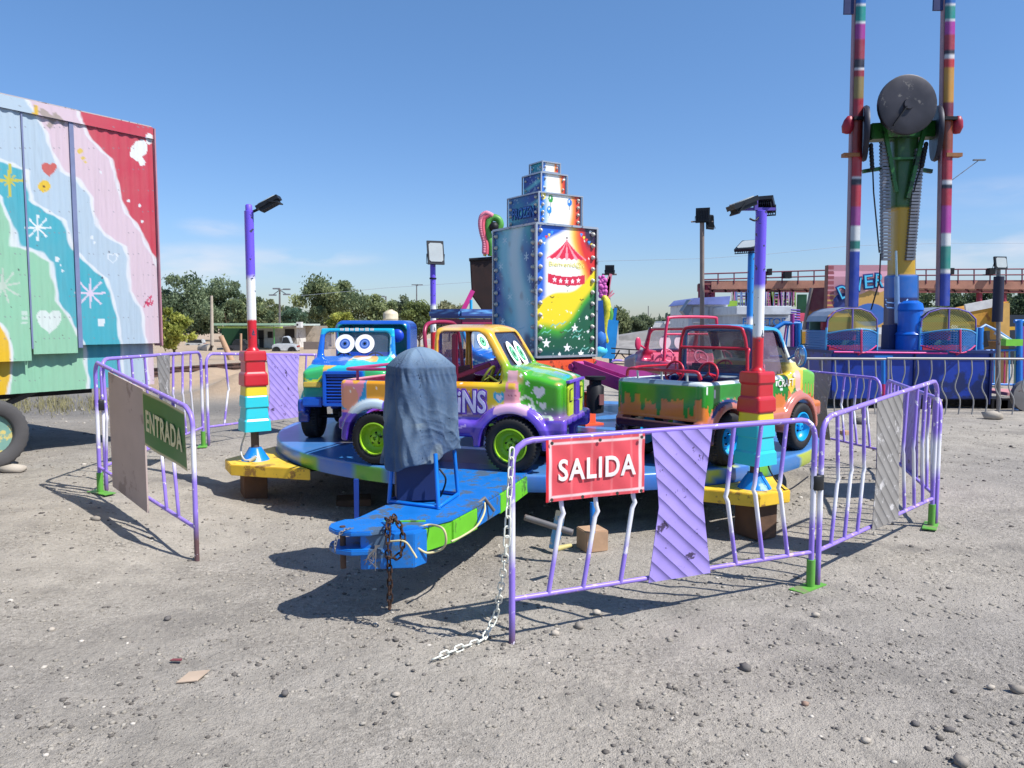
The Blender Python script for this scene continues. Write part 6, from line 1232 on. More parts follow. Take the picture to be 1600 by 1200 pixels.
def leafmat(name, c1_, c2_):
    m = bpy.data.materials.new(name); m.use_nodes = True; n = m.node_tree.nodes; l = m.node_tree.links; b = n["Principled BSDF"]; b.inputs["Roughness"].default_value = .65; b.inputs["Specular IOR Level"].default_value = .25
    a = n.new("ShaderNodeAttribute"); a.attribute_name = "Col"; l.new(a.outputs["Color"], b.inputs["Base Color"])
    tr = n.new("ShaderNodeBsdfTranslucent"); l.new(a.outputs["Color"], tr.inputs["Color"]); mx = n.new("ShaderNodeMixShader"); mx.inputs[0].default_value = .45; l.new(b.outputs[0], mx.inputs[1]); l.new(tr.outputs[0], mx.inputs[2]); l.new(mx.outputs[0], n["Material Output"].inputs["Surface"])
    return m
leaf_m = leafmat("leaves", 0, 0); bark = mat("bark", (96, 80, 66), .9, var=.3, bump=.5)
def tree(label, pxc, ytop, ybot, wpx, D, c1_, c2_, nleaf=5200, name="tree", group="trees beyond the fairground", seed=1, loose=.5, trunk=True, leaf=None, base_y=None):
    r = np.random.default_rng(seed); sc = D / F; x0 = (pxc - CX) * sc; zt = P(pxc, ytop, D).z; zb_ = P(pxc, ybot, D).z; W = wpx * sc / 2; H = (zt - zb_) / 2; zc_ = (zt + zb_) / 2; base = Vector((x0, D, 0))
    nleaf = int(nleaf * 1.7); leaf = leaf * .70 if leaf else None; t = thing(name, label, "tree" if name != "bush" else "bush", base, 0, group)
    nc = 34; cl = []
    while len(cl) < nc:
        p = r.uniform(-1, 1, 3)
        if np.dot(p, p) < 1: cl.append(p * np.array([W * .82, W * .75, H * .80]) * (1 if r.random() < .8 else 1.18))
    cl = np.array(cl); rad = r.uniform(.12, .28, nc) * min(W, H * 1.3) * (1.12); rad = np.maximum(rad, .12 * W)
    ci = r.integers(0, nc, nleaf); d = r.normal(size=(nleaf, 3)); d /= np.linalg.norm(d, axis=1)[:, None]; nleaf_ = nleaf; rr_ = rad[ci] * (.50 + .5 * r.random(nleaf) ** .7) * np.where(r.random(nleaf) < loose * .3, 1.5, 1)
    c = cl[ci] + d * rr_[:, None] * np.array([1.1, 1.1, .85]); c[:, 2] += zc_; L = (leaf or .055 * W ** .6 * 1.0) * r.uniform(.6, 1.5, nleaf)
    a = r.normal(size=(nleaf, 3)); a /= np.linalg.norm(a, axis=1)[:, None]; b = np.cross(a, r.normal(size=(nleaf, 3))); b /= np.linalg.norm(b, axis=1)[:, None]
    a[:, 2] *= 1.2; q = np.stack([c - a * L[:, None], c - b * L[:, None] * .55, c + a * L[:, None], c + b * L[:, None] * .55], 1).reshape(-1, 3); idx = np.arange(nleaf * 4).reshape(-1, 4)
    w = np.clip(r.random(nleaf) * .8 + .25 * r.normal(size=nc)[ci], 0, 1)[:, None]; cols = np.repeat(lin(c1_) * (1 - w) + lin(c2_) * w, 4, axis=0)
    mesh_np("crown", q, idx, leaf_m, t, cols, smooth=False)
    if trunk:
        s = MB(); s.tube([(0, 0, -.1), (.02 * W, 0, zb_ * .6), (0, 0, zc_)], [.07 * W ** .7, .055 * W ** .7, .03 * W ** .7], 8)
        for k in range(6): p = cl[k]; s.tube([(0, 0, zb_ * .8 + .05 * k), (p[0] * .5, p[1] * .5, (zc_ + p[2]) * .55 + zb_ * .3), (p[0], p[1], zc_ + p[2])], [.035 * W ** .7, .02 * W ** .7, .008], 6)
        s.build("trunk", bark, t)
    return t
DG1, DG2 = (92, 110, 82), (150, 164, 128); MG1, MG2 = (106, 120, 82), (172, 180, 128); YG1, YG2 = (124, 134, 60), (200, 200, 104); OL1, OL2 = (116, 116, 84), (172, 170, 130)
TG_ = "trees beyond the fairground"
for k, a in enumerate([
    ("large dark green tree right of the container's edge", 300, 428, 528, 128, 62, DG1, DG2, 9000), ("dark green tree between the container tree and the left lamp post", 358, 436, 522, 74, 64, DG1, DG2, 5200), ("dark green tree just left of the left lamp post", 385, 456, 526, 70, 60, DG1, MG2, 4200), ("olive tree just right of the left lamp post", 418, 463, 518, 50, 66, MG1, OL2, 3600),
    ("yellow green young tree in front of the dark tree by the container", 272, 480, 548, 66, 34, YG1, YG2, 3600), ("faint bluish green tree behind the street lamp right of the left post", 462, 475, 512, 52, 95, (84, 112, 92), (128, 150, 120), 2600),
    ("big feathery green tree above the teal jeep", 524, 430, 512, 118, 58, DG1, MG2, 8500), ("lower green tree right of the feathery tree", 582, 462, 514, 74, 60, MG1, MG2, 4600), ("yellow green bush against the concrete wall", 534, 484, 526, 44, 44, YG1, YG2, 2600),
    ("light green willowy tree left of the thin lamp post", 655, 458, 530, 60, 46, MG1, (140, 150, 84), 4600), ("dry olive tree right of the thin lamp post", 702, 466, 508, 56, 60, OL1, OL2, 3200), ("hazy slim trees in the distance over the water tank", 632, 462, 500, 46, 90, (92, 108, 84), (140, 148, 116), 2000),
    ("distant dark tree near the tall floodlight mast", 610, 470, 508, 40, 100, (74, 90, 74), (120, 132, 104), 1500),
    ("pale green willow right of the tower", 966, 476, 524, 52, 70, (100, 110, 80), (150, 158, 112), 3600), ("pale green tree beside the willow right of the tower", 1000, 488, 524, 46, 72, (96, 110, 84), (142, 152, 116), 3000), ("small pale tree at the end of the embankment", 936, 490, 524, 40, 72, (100, 110, 84), (140, 150, 116), 2000),
    ("dark green tree behind the right boom", 1448, 452, 512, 80, 62, DG1, (112, 124, 84), 4200), ("dark green tree right of the right boom", 1502, 450, 512, 72, 62, DG1, (104, 118, 84), 4200), ("grey green tree behind the floodlight pole", 1556, 446, 515, 84, 60, DG1, (110, 122, 88), 4200), ("grey green tree at the right edge", 1612, 440, 515, 80, 58, DG1, (104, 116, 84), 4000)]):
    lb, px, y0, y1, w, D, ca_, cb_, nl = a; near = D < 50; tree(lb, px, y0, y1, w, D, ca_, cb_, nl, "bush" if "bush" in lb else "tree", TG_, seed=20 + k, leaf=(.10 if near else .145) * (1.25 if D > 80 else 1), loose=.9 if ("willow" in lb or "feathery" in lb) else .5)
# hazy far treeline
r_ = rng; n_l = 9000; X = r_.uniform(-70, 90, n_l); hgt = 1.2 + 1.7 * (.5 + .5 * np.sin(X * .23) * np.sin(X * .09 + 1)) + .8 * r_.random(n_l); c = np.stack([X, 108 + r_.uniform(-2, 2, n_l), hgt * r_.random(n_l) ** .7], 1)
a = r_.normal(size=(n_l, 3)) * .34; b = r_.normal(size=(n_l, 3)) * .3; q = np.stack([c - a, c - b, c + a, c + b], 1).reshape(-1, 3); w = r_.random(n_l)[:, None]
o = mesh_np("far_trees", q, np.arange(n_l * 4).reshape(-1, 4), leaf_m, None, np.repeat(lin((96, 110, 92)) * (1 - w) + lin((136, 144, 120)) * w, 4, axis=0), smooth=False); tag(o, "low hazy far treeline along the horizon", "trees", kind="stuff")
# dry grass at the track
s = MB(); rr = random.Random(2); V = []; Fc = []
for k in range(3400):
    px, py = rr.uniform(-10, 190), rr.gauss(632, 7); p = G(px, py, .17)
    if math.sin(px * .09) + math.sin(px * .31 + 1) * .6 < -.3 and rr.random() < .8: continue
    h = rr.uniform(.03, .11); a = rr.uniform(0, 6.28); dx, dy = math.cos(a) * .009, math.sin(a) * .009; i = len(V); V += [(p.x - dx, p.y - dy, p.z - .03), (p.x + dx, p.y + dy, p.z - .03), (p.x + rr.uniform(-.05, .05), p.y + rr.uniform(-.05, .05), p.z + h)]; Fc.append((i, i + 1, i + 2))
o = mesh_np("dry_grass", V, Fc, mat("dry grass", (136, 130, 94), .9, var=.3), smooth=False); tag(o, "dry yellow grass growing between the container and the track", "grass", kind="stuff")

conc = mat("pale concrete", (176, 164, 148), .9, var=.12, bump=.2, dirt=(140, 130, 118), dirt_amt=.3, dscale=.6); white = mat("white wall", (206, 204, 200), .8, dirt=(160, 154, 148), dirt_amt=.2, dscale=.8)
def pxbox(px0, px1, y0, y1, D, dep, m, name, parent=None, bevel=0, base=None):
    a = P(px0, y0, D); b = P(px1, y1, D); z0 = b.z if base is None else base; return MB().box(((a.x + b.x) / 2, D + dep / 2, (a.z + z0) / 2), (abs(b.x - a.x), dep, a.z - z0)).build(name, m, parent, world=True, bevel=bevel)
# green shelter
sh = thing("green_shelter", "open green steel carport with a pale roof in front of the dark trees", "shelter", (P(400, 540, 42).x, 42, 0))
pxbox(329, 438, 505, 508.5, 41, 5, mat("pale green roof", (150, 180, 150), .5), "roof", sh); pxbox(340, 440, 510, 513, 41.1, .2, mat("yellow green trim", (170, 190, 90), .5), "roof_trim", sh)
pxbox(346, 412, 512, 550, 46, .2, mat("dark green sheet", (22, 66, 34), .7, var=.2), "back_wall", sh, base=0)
for px in (330, 428): pxbox(px - .9, px + .9, 507, 552, 41.2, .1, mat("green post", (60, 150, 70), .5), "post", sh, base=0)
hs = thing("white_kiosk", "low white building with dark openings beside the green carport", "building", (P(440, 540, 44).x, 44, 0))
pxbox(402, 464, 510, 548, 45, 4, white, "wall", hs, base=0)
for a, b, c, d in ((403, 412, 516, 530), (418, 426, 518, 528), (445, 460, 514, 528), (405, 412, 528, 548)): pxbox(a, b, c, d, 44.95, .1, mat("dark opening", (38, 34, 36), .6), "window", hs)
pxbox(425, 466, 506, 509, 43.6, 5, mat("pale awning", (186, 196, 188), .6), "roof", hs); pxbox(463, 470, 503, 512, 43.6, .5, white, "water_cooler", hs)
w_ = thing("concrete_wall", "long pale concrete boundary wall behind the teal jeep", "wall", (P(540, 540, 46).x, 46, 0)); pxbox(467, 606, 509, 552, 47, .25, conc, "wall_panel", w_, base=0)
for px in (466, 474, 520, 568): pxbox(px - 2.6, px + 2.6, 507, 552, 46.8, .3, conc, "pillar", w_, base=0)
w2 = thing("boundary_wall", "low darker wall section in front of the long concrete wall", "wall", (P(500, 540, 40).x, 40, 0)); pxbox(474, 512, 534, 552, 42, .2, mat("dark grey wall", (120, 108, 100), .9), "wall_panel", w2, base=0)
hw_ = thing("grey_house", "flat roofed pale grey house carrying a cream water tank", "house", (P(640, 540, 50).x, 50, 0))
pxbox(596, 640, 507, 556, 50, 6, mat("house grey", (156, 154, 156), .8), "wall", hw_, base=0); pxbox(594, 643, 503.5, 507, 49.6, 7, mat("roof slab grey", (186, 184, 180), .8), "roof", hw_); pxbox(640, 690, 530, 556, 50, 1, white, "wall", hw_, base=0); pxbox(596, 612, 508, 513, 49.9, .4, dark, "tank_stand", hw_)
a = P(610.5, 505, 51); tk = MB().lathe([(.46, 0), (.50, .08), (.50, .38), (.52, .40), (.50, .43), (.50, .68), (.46, .80), (.26, .92), (.16, .95), (.15, 1.0)], 22, Matrix.Translation((0, 0, -.1))).build("water_tank", mat("cream tank", (206, 192, 162), .5), loc=a); tag(tk, "round cream water tank on the roof of the grey house", "water tank")
a = G(345, 556, 0); 
def pole(name, label, cat, pts, r, m, group=None):
    o = MB().tube(pts, r, 8).build(name, m, None, world=True, loc=pts[0]); tag(o, label, cat, group); return o
pole("wooden_post", "leaning weathered timber post by the green carport", "post", [P(371, 585, 30), P(345, 525, 30)], [.14, .10], wood2)
pole("utility_pole", "pale concrete utility pole in front of the big dark tree", "utility pole", [P(331.5, 540, 40), P(330.5, 462, 40)], [.10, .07], conc)
pole("thin_post", "thin wooden stake in front of the parked dark car", "post", [P(376.5, 548, 33), P(376.5, 521, 33)], .05, wood2)
def street_lamp(label, px, yb, yt, D, arms_, name="street_lamp"):
    b = P(px, yb, D); t_ = P(px, yt, D); s = thing(name, label, "street lamp", b, 0); MB().tube([b, t_], [.09, .06], 8).build("pole", steel, s, world=True)
    for (dx, dy, lx) in arms_:
        e = P(px + dx, yt + dy, D); MB().tube([t_ + Vector((0, 0, -.1 if dy >= 0 else 0)), e], .03, 6).build("arm", steel, s, world=True); MB().box(e, (lx, .22, .10)).build("lamp_head", mat("lamp head", (120, 122, 126), .4), s, world=True)
    return s
street_lamp("tall grey street lamp with four heads above the white pickup", 437, 520, 451, 56, [(-5, 0, .5), (11, 1, .5), (-11, 10, .5), (11, 9, .5)]); street_lamp("dark street lamp with one bent arm near the water tank", 603, 505, 463, 70, [(-7, 0, .6)]); street_lamp("twin headed floodlight mast over the far trees", 651, 500, 445, 90, [(-3, 0, .7), (5, 0, .7)])
street_lamp("tall street lamp with a long arm at the far right beyond the booms", 1484, 330, 284, 60, [(46, -34, .9)]); bpy.data.objects["street_lamp.003"].name = "street_lamp.009"
# cars
def car(label, px0, px1, y0, y1, D, col, yaw=0, kind="sedan", cat="car", name="parked_car"):
    a = P(px0, y0, D); b = P(px1, y1, D); Lc = (b.x - a.x); Hc = a.z - P(px0, y1, D).z; cz = P(px0, y1, D).z; cz = 0 if abs(cz) < 1.2 else cz; Hc = a.z - cz; Wc = 1.7 if Lc > 2.4 else Lc * .45
    t = thing(name, label, cat, ((a.x + b.x) / 2, D + Wc / 2, cz), yaw, "cars parked beyond the track")
    h = Hc; cp = mat("car " + label[:12], col, .25, .2, coat=.6); L2 = Lc / 2; M = Matrix(((1, 0, 0, 0), (0, 0, 1, 0), (0, 1, 0, 0), (0, 0, 0, 1)))
    low = [(-L2, h * .20), (-L2, h * .48), (-L2 * .9, h * .56), (-L2 * .55, h * .60), (L2 * .5, h * .60), (L2 * .92, h * .52), (L2, h * .42), (L2, h * .20)]
    cabn = {"sedan": [(-L2 * .62, h * .59), (-L2 * .38, h * .97), (-L2 * .25, h), (L2 * .18, h), (L2 * .28, h * .96), (L2 * .50, h * .59)], "pickup": [(-L2 * .25, h * .59), (-L2 * .12, h * .97), (L2 * .2, h), (L2 * .3, h * .96), (L2 * .52, h * .59)], "van": [(-L2 * .95, h * .55), (-L2 * .8, h * .98), (L2 * .9, h), (L2 * .97, h * .5)]}[kind]
    MB().prism(low, -Wc / 2, Wc / 2, M).build("body", cp, t, bevel=.04); cb = MB().prism(cabn, -Wc * .43, Wc * .43, M).build("cabin", cp, t, bevel=.05)
    k = .86; cx_ = sum(p[0] for p in cabn) / len(cabn); win = [(cx_ + (p[0] - cx_) * k, h * .62 + (p[1] - h * .59) * .80) for p in cabn]; MB().prism(win, -Wc * .435, Wc * .435, M).build("side_window", mat("car glass", (30, 36, 42), .1), cb, smooth=False)
    for sx in (-1, 1):
        for sy in (-1, 1): MB().lathe([(h * .14, -.09), (h * .22, -.1), (h * .22, .1), (h * .14, .09)], 16, Matrix.Translation((sx * L2 * .62, sy * Wc * .46, h * .22)) @ Matrix.Rotation(R(90), 4, 'X')).build("wheel", tyre_m, t)
    MB().box((L2 * .995, 0, h * .45), (.04, Wc * .86, h * .08)).build("tail_light", mat("tail red", (150, 24, 28), .3), t)
    return t
car("dark grey sedan parked under the green carport", 352, 396, 530, 553, 40, (52, 54, 62)); car("white pickup truck parked before the white kiosk", 424, 464, 525, 554, 39, (206, 210, 212), kind="pickup", cat="pickup"); car("pale van parked behind the yellow green tree", 288, 318, 530, 548, 50, (196, 196, 192), kind="van", cat="van"); car("dark sedan half hidden by the container's edge", 252, 276, 532, 549, 52, (150, 152, 154))
dr = thing("steel_pipe", "large pale pipe section lying open end towards the camera beside the carport", "pipe", P(330, 552, 40)); MB().tube([P(316, 545, 41), P(331, 545, 40)], .26, 16).build("pipe_wall", conc, dr, world=True); c_ = P(331.3, 545, 39.98); MB().lathe([(.05, 0), (.2, 0), (.24, -.01)], 16, Matrix.Translation(c_) @ Matrix.Rotation(R(90), 4, 'Y')).build("pipe_mouth", dark, dr, world=True)
# ------------------------------------------------------------------ dragon ship ride and figures behind the tower
dwood = mat("dark planked wood", (44, 24, 18), .7, var=.5, scale=3)
n = dwood.node_tree.nodes; l = dwood.node_tree.links
sp = thing("dragon_ship", "dark wooden swing ship with a curly pink and green dragon head left of the tower", "ship ride", (P(760, 500, 15).x, 15, 0))
D = 14.0
def pt(px, py, dd=0): p = P(px, py, D + dd); return p
M2 = Matrix(((1, 0, 0, 0), (0, 0, 1, 0), (0, 1, 0, 0), (0, 0, 0, 1)))
poly = [(pt(a, b).x, pt(a, b).z) for a, b in [(734, 406), (790, 402), (800, 484), (754, 486), (737, 462)]]; MB().prism(poly, D, D + 1.5, M2).build("hull", dwood, sp, world=True, bevel=.02)
MB().tube([pt(733, 406), pt(792, 402)], .03).build("gunwale", dark, sp, world=True)
pkc = mat("coral pink", (214, 90, 110), .5); grc_ = mat("leaf green", (80, 150, 60), .5); ylc = mat("lemon yellow", (210, 200, 70), .5)
sp1 = [pt(768, 400), pt(768, 385), pt(764, 370), pt(762, 356), pt(764, 345), pt(771, 340), pt(779, 343), pt(782, 351), pt(778, 358), pt(772, 355)]
MB().tube(catmull(sp1, 6), .065, 10).build("dragon_neck", grc_, sp, world=True); MB().tube(catmull([p + Vector((-.09, -.03, .03)) for p in sp1[:6]], 6), .045, 8).build("dragon_mane", pkc, sp, world=True)
s = MB(); 
for p in catmull([p + Vector((-.13, -.03, .07)) for p in sp1[:7]], 4): s.sphere(p, .05, 7, 5)
s.build("mane_tufts", mat("pink tufts", (226, 130, 150), .6), sp, world=True)
MB().sphere(sp1[-1] + Vector((0, -.05, 0)), .09, 12, 8).build("dragon_eye", dark, sp, world=True)
MB().tube([pt(757, 400), pt(766, 372)], .03).build("yellow_stay", ylc, sp, world=True); MB().tube([pt(766, 400), pt(771, 375)], .05).build("neck_scales", mat("coral stripes", (200, 60, 60), .5), sp, world=True)
MB().bar(pt(739, 454), pt(723, 486), .10, .08).build("support_leg", mat("hot pink steel", (222, 60, 150), .4), sp, world=True)
MB().bar(pt(723, 484), pt(718, 560, 0), .10, .08).build("support_leg", mat("cyan steel", (60, 170, 210), .4), sp, world=True); MB().bar(pt(800, 484), pt(812, 560), .10, .08).build("support_leg", mat("cyan steel", (60, 170, 210), .4), sp, world=True)
# right of tower: dragon figure with wings and a floodlight
D = 13.6
fg = thing("dragon_figure", "small upright yellow and green dragon figure with pink feathered wings right of the tower", "ride figure", (pt(948, 560).x, D, 0))
MB().tube(catmull([pt(950, 540), pt(945, 520), pt(947, 500), pt(949, 488), pt(946, 470), pt(942, 462)], 6), [.06, .07, .08] + [.08] * 22 + [.07, .07, .06, .06, .05, .04], 10).build("dragon_body", mat("yellow scales", (206, 196, 50), .5, var=.25, scale=20), fg, world=True)
MB().tube(catmull([pt(953, 535), pt(951, 505), pt(953, 490), pt(947, 478)], 6), .07, 8).build("dragon_back", grc_, fg, world=True)
s = MB(); r5 = random.Random(5)
for k in range(26): s.sphere(pt(941 + r5.uniform(-4, 5), 448 + r5.uniform(-16, 16)), r5.uniform(.03, .055), 7, 5)
s.build("mane", mat("orchid tufts", (200, 90, 170), .6), fg, world=True)
s = MB()
for k in range(7): s.bar(pt(948, 468), pt(944 + k * 2.6, 428 + abs(k - 4) * 4 + (k > 4) * 22), .05, .02)
s.build("wing", mat("pink feathers", (226, 130, 150), .6), fg, world=True)
MB().bar(pt(962, 481), pt(954, 545), .05, .05).build("blue_stay", blue, fg, world=True); MB().bar(pt(956, 500), pt(950, 560), .22, .14).build("seat_block", mat("azure block", (30, 140, 210), .5), fg, world=True); MB().bar(pt(933, 470), pt(938, 545), .18, .2).build("seat_block", mat("deep azure", (20, 80, 160), .5), fg, world=True)
MB().sphere(pt(938, 528), .13, 12, 8, (1, 1, 1.5)).build("blue_figure", mat("figure blue", (50, 120, 200), .5), fg, world=True); MB().sphere(pt(936, 548), .14, 12, 8, (1.2, 1, .8)).build("cyan_base", mat("figure cyan", (70, 190, 226), .5), fg, world=True)
MB().bar(pt(954, 545), pt(954, 585), .05, .05).build("stand", mat("teal steel", (50, 110, 130), .5), fg, world=True)
def flood_pole(label, px, yb, yt, D, hw, hh, yaw, pitch, m, r=.04, dc=(34, 36, 40), bar_=True):
    b = P(px, yb, D); t_ = P(px, yt, D); t = thing("floodlight_pole", label, "floodlight", Vector((b.x, D, 0)), 0); MB().tube([(0, 0, b.z), (t_.x - b.x, 0, t_.z)], r, 8).build("pole", m, t)
    floodlight(t, Vector((t_.x - b.x, -.05, t_.z + hh * .35)), yaw, pitch, hw, hh, dark_c=dc)
    if bar_: MB().tube([(t_.x - b.x - hw * .8, 0, t_.z - .02), (t_.x - b.x + hw * .8, 0, t_.z - .02)], .018, 6).build("cross_bar", m, t)
    return t
flood_pole("dark floodlight seen from behind on a short pole over the pink wings", 952, 560, 427, 14.2, .13 * 1.3, .17, R(175), R(8), steel, .02)
pp = thing("arched_door", "white arched panel standing beside the small dragon figure", "panel", (P(964, 540, 14).x, 14, 0)); D = 14.0
MB().prism([(pt(a, b).x, pt(a, b).z) for a, b in [(958, 545), (962, 508), (966, 503), (967, 540), (964, 540), (963.5, 522), (962, 545)]], D, D + .06, M2).build("panel", white, pp, world=True)
# lattice fence of black bars behind the carousel
ft = thing("black_railing", "low black railing with V braces beyond the carousel", "railing", (P(985, 570, 13).x, 13, 0)); D = 13.0; s = MB()
for a, b, c, d in ((955, 544, 1030, 549), (955, 552, 1030, 556), (956, 568, 968, 547), (983, 566, 970, 552), (983, 566, 983, 547), (984, 566, 998, 553), (1010, 566, 998, 548), (1011, 566, 1011, 549)): s.tube([pt(a, b), pt(c, d)], .012, 6)
s.tube([pt(983, 566), pt(983, 620)], .014, 6); s.tube([pt(955, 568), pt(1030, 570)], .012, 6); s.build("bars", dark, ft, world=True)
pr = pole("purple_rail", "bent violet rail at the far edge of the carousel", "rail", catmull([P(956, 566, 11.8), P(962, 563, 11.8), P(990, 565, 11.8), P(1010, 566, 11.8)], 4), .016, mat("rail paint", PUR)); 
# embankment
a0, a1 = P(935, 531, 42), P(1120, 503, 42); s = MB()
M3 = Matrix.Identity(4)
eb = MB().add([(a0.x, 40, -.05), (a1.x + 30, 36, -.05), (a1.x + 30, 41, a1.z * 1.25), (a1.x, 42, a1.z), (a0.x, 42.5, a0.z), (a0.x - 2, 46, -.05), (a1.x + 30, 52, -.05), (a1.x + 30, 46, a1.z * 1.25), (a1.x, 46, a1.z), (a0.x, 45, a0.z)], [(0, 1, 2, 3, 4), (4, 3, 8, 9), (3, 2, 7, 8), (9, 8, 7, 6, 5), (0, 4, 9, 5), (1, 6, 7, 2)]).build("embankment", mat("grey ballast slope", (134, 130, 126), .95, var=.25, scale=2, bump=.8, bscale=6), smooth=False); tag(eb, "grey gravel embankment beyond the carousel", kind="structure")
fb = thing("far_building", "long low white building on the horizon behind the pink jeep", "building", (P(1050, 520, 90).x, 90, 0)); pxbox(1018, 1086, 504, 530, 90, 8, white, "wall", fb, base=0); pxbox(1038, 1064, 502, 506, 89.8, 8, mat("roof white", (214, 212, 210), .7), "roof", fb)
for px, yt in ((1013, 478), (1056, 474), (1061, 480), (1043, 492)): pole("antenna_mast", "thin distant mast above the long white building", "mast", [P(px, 506, 92), P(px, yt, 92)], .05, steel, "distant masts")
# cable across the sky
cb = MB()
cb.tube([P(x, y, 45) for x, y in ((470, 462), (600, 450), (735, 441), (940, 408), (1100, 404), (1200, 397), (1330, 384), (1480, 380), (1700, 380))], .010, 5); o = cb.build("overhead_cable", mat("grey cable", (150, 158, 168), .6), None, world=True, loc=P(800, 430, 45)); tag(o, "thin overhead cable crossing the sky behind the tower", "cable")
# grey pole with twin floodlights (left of the right lamp post)
gp_ = flood_pole("tall grey pole with two black floodlight heads left of the right lamp post", 1097, 560, 345, 17, .30, .32, R(160), R(4), mat("brown grey pole", (128, 112, 104), .6), .05)
floodlight(gp_, Vector((P(1109, 345, 17).x - P(1097, 560, 17).x, 0, P(1100, 347, 17).z)), R(215), R(4), .22, .32)
flood_pole("floodlight with a silver reflector on a pole with a dark sleeve at the right edge", 1560, 640, 418, 13.6, .24, .22, R(10), R(-10), steel, .035, bar_=False)
p0, p1 = P(1558, 503, 13.5), P(1561, 432, 13.5); pole("rolled_awning", "dark blue rolled sleeve standing against the right floodlight pole", "sleeve", [p0, p1], .085, mat("navy sleeve", (24, 26, 52), .6))

# ------------------------------------------------------------------ the big twin boom ride
D = 15.0
rd = thing("twin_boom_ride", "tall ride with two striped booms, a central mast and mesh gondolas on a blue platform", "fairground ride", (P(1410, 640, 14.6).x, 14.6, 0))
navy = mat("royal blue panel", (16, 52, 150), .4, dirt=(20, 36, 90), dirt_amt=.3, dscale=1.2, var=.15)
a = P(1300, 553, 14.0); b = P(1549, 648, 14.0)
MB().box(((a.x + b.x) / 2, 15.2, (a.z + .16) / 2 + .05), (b.x - a.x, 2.4, a.z - .16)).build("platform", navy, rd, world=True, bevel=.02)
MB().box(((a.x + b.x) / 2, 15.2, a.z + .035), (b.x - a.x + .06, 2.5, .05)).build("platform_edge", mat("dark blue lip", (22, 40, 96), .5), rd, world=True)
MB().tube([P(1303, 550, 13.94), P(1480, 552, 13.94)], .016).build("pink_edge", mat("hot pink steel", (222, 60, 150)), rd, world=True)
for px in (1428, 1547): c = P(px, 600, 13.98); MB().box((c.x, 13.985, .62), (.03, .03, 1.0)).build("panel_joint", mat("deep navy", (12, 26, 80), .5), rd, world=True)
s = MB(); 
for px in (1320, 1420, 1530): c = P(px, 650, 14.6); s.box((c.x, 14.8, .11), (.3, 1.6, .22))
s.build("footing", dark, rd, world=True)
# booms with coloured bands
BL = [(1332, 480, 1345, -60), (1474, 478, 1484, -60)]
bandsL = [(0, (20, 60, 170)), (.163, (220, 220, 224)), (.172, (20, 120, 110)), (.20, (214, 220, 224)), (.238, (150, 50, 140)), (.30, (176, 30, 54)), (.36, (20, 22, 50)), (.376, (226, 226, 230)), (.382, (190, 36, 50)), (.46, (150, 46, 40)), (.55, (176, 40, 56)), (.61, (150, 130, 70)), (.67, (160, 30, 50)), (.69, (226, 226, 230)), (.70, (26, 24, 50)), (.72, (160, 30, 60)), (.78, (170, 50, 150)), (.82, (226, 226, 230)), (.83, (30, 150, 140)), (.875, (226, 226, 230)), (.88, (26, 110, 190)), (1, (26, 110, 190))]
bandsR = [(0, (20, 60, 170)), (.10, (220, 220, 224)), (.108, (30, 140, 130)), (.18, (220, 224, 228)), (.215, (180, 60, 160)), (.30, (180, 34, 60)), (.35, (20, 22, 50)), (.362, (226, 226, 230)), (.37, (180, 34, 60)), (.46, (150, 70, 40)), (.56, (130, 40, 60)), (.60, (206, 150, 50)), (.70, (200, 50, 50)), (.725, (226, 226, 230)), (.735, (26, 24, 50)), (.75, (170, 34, 60)), (.79, (180, 60, 160)), (.83, (226, 226, 230)), (.835, (30, 150, 140)), (.875, (226, 226, 230)), (.88, (26, 110, 190)), (1, (26, 110, 190))]
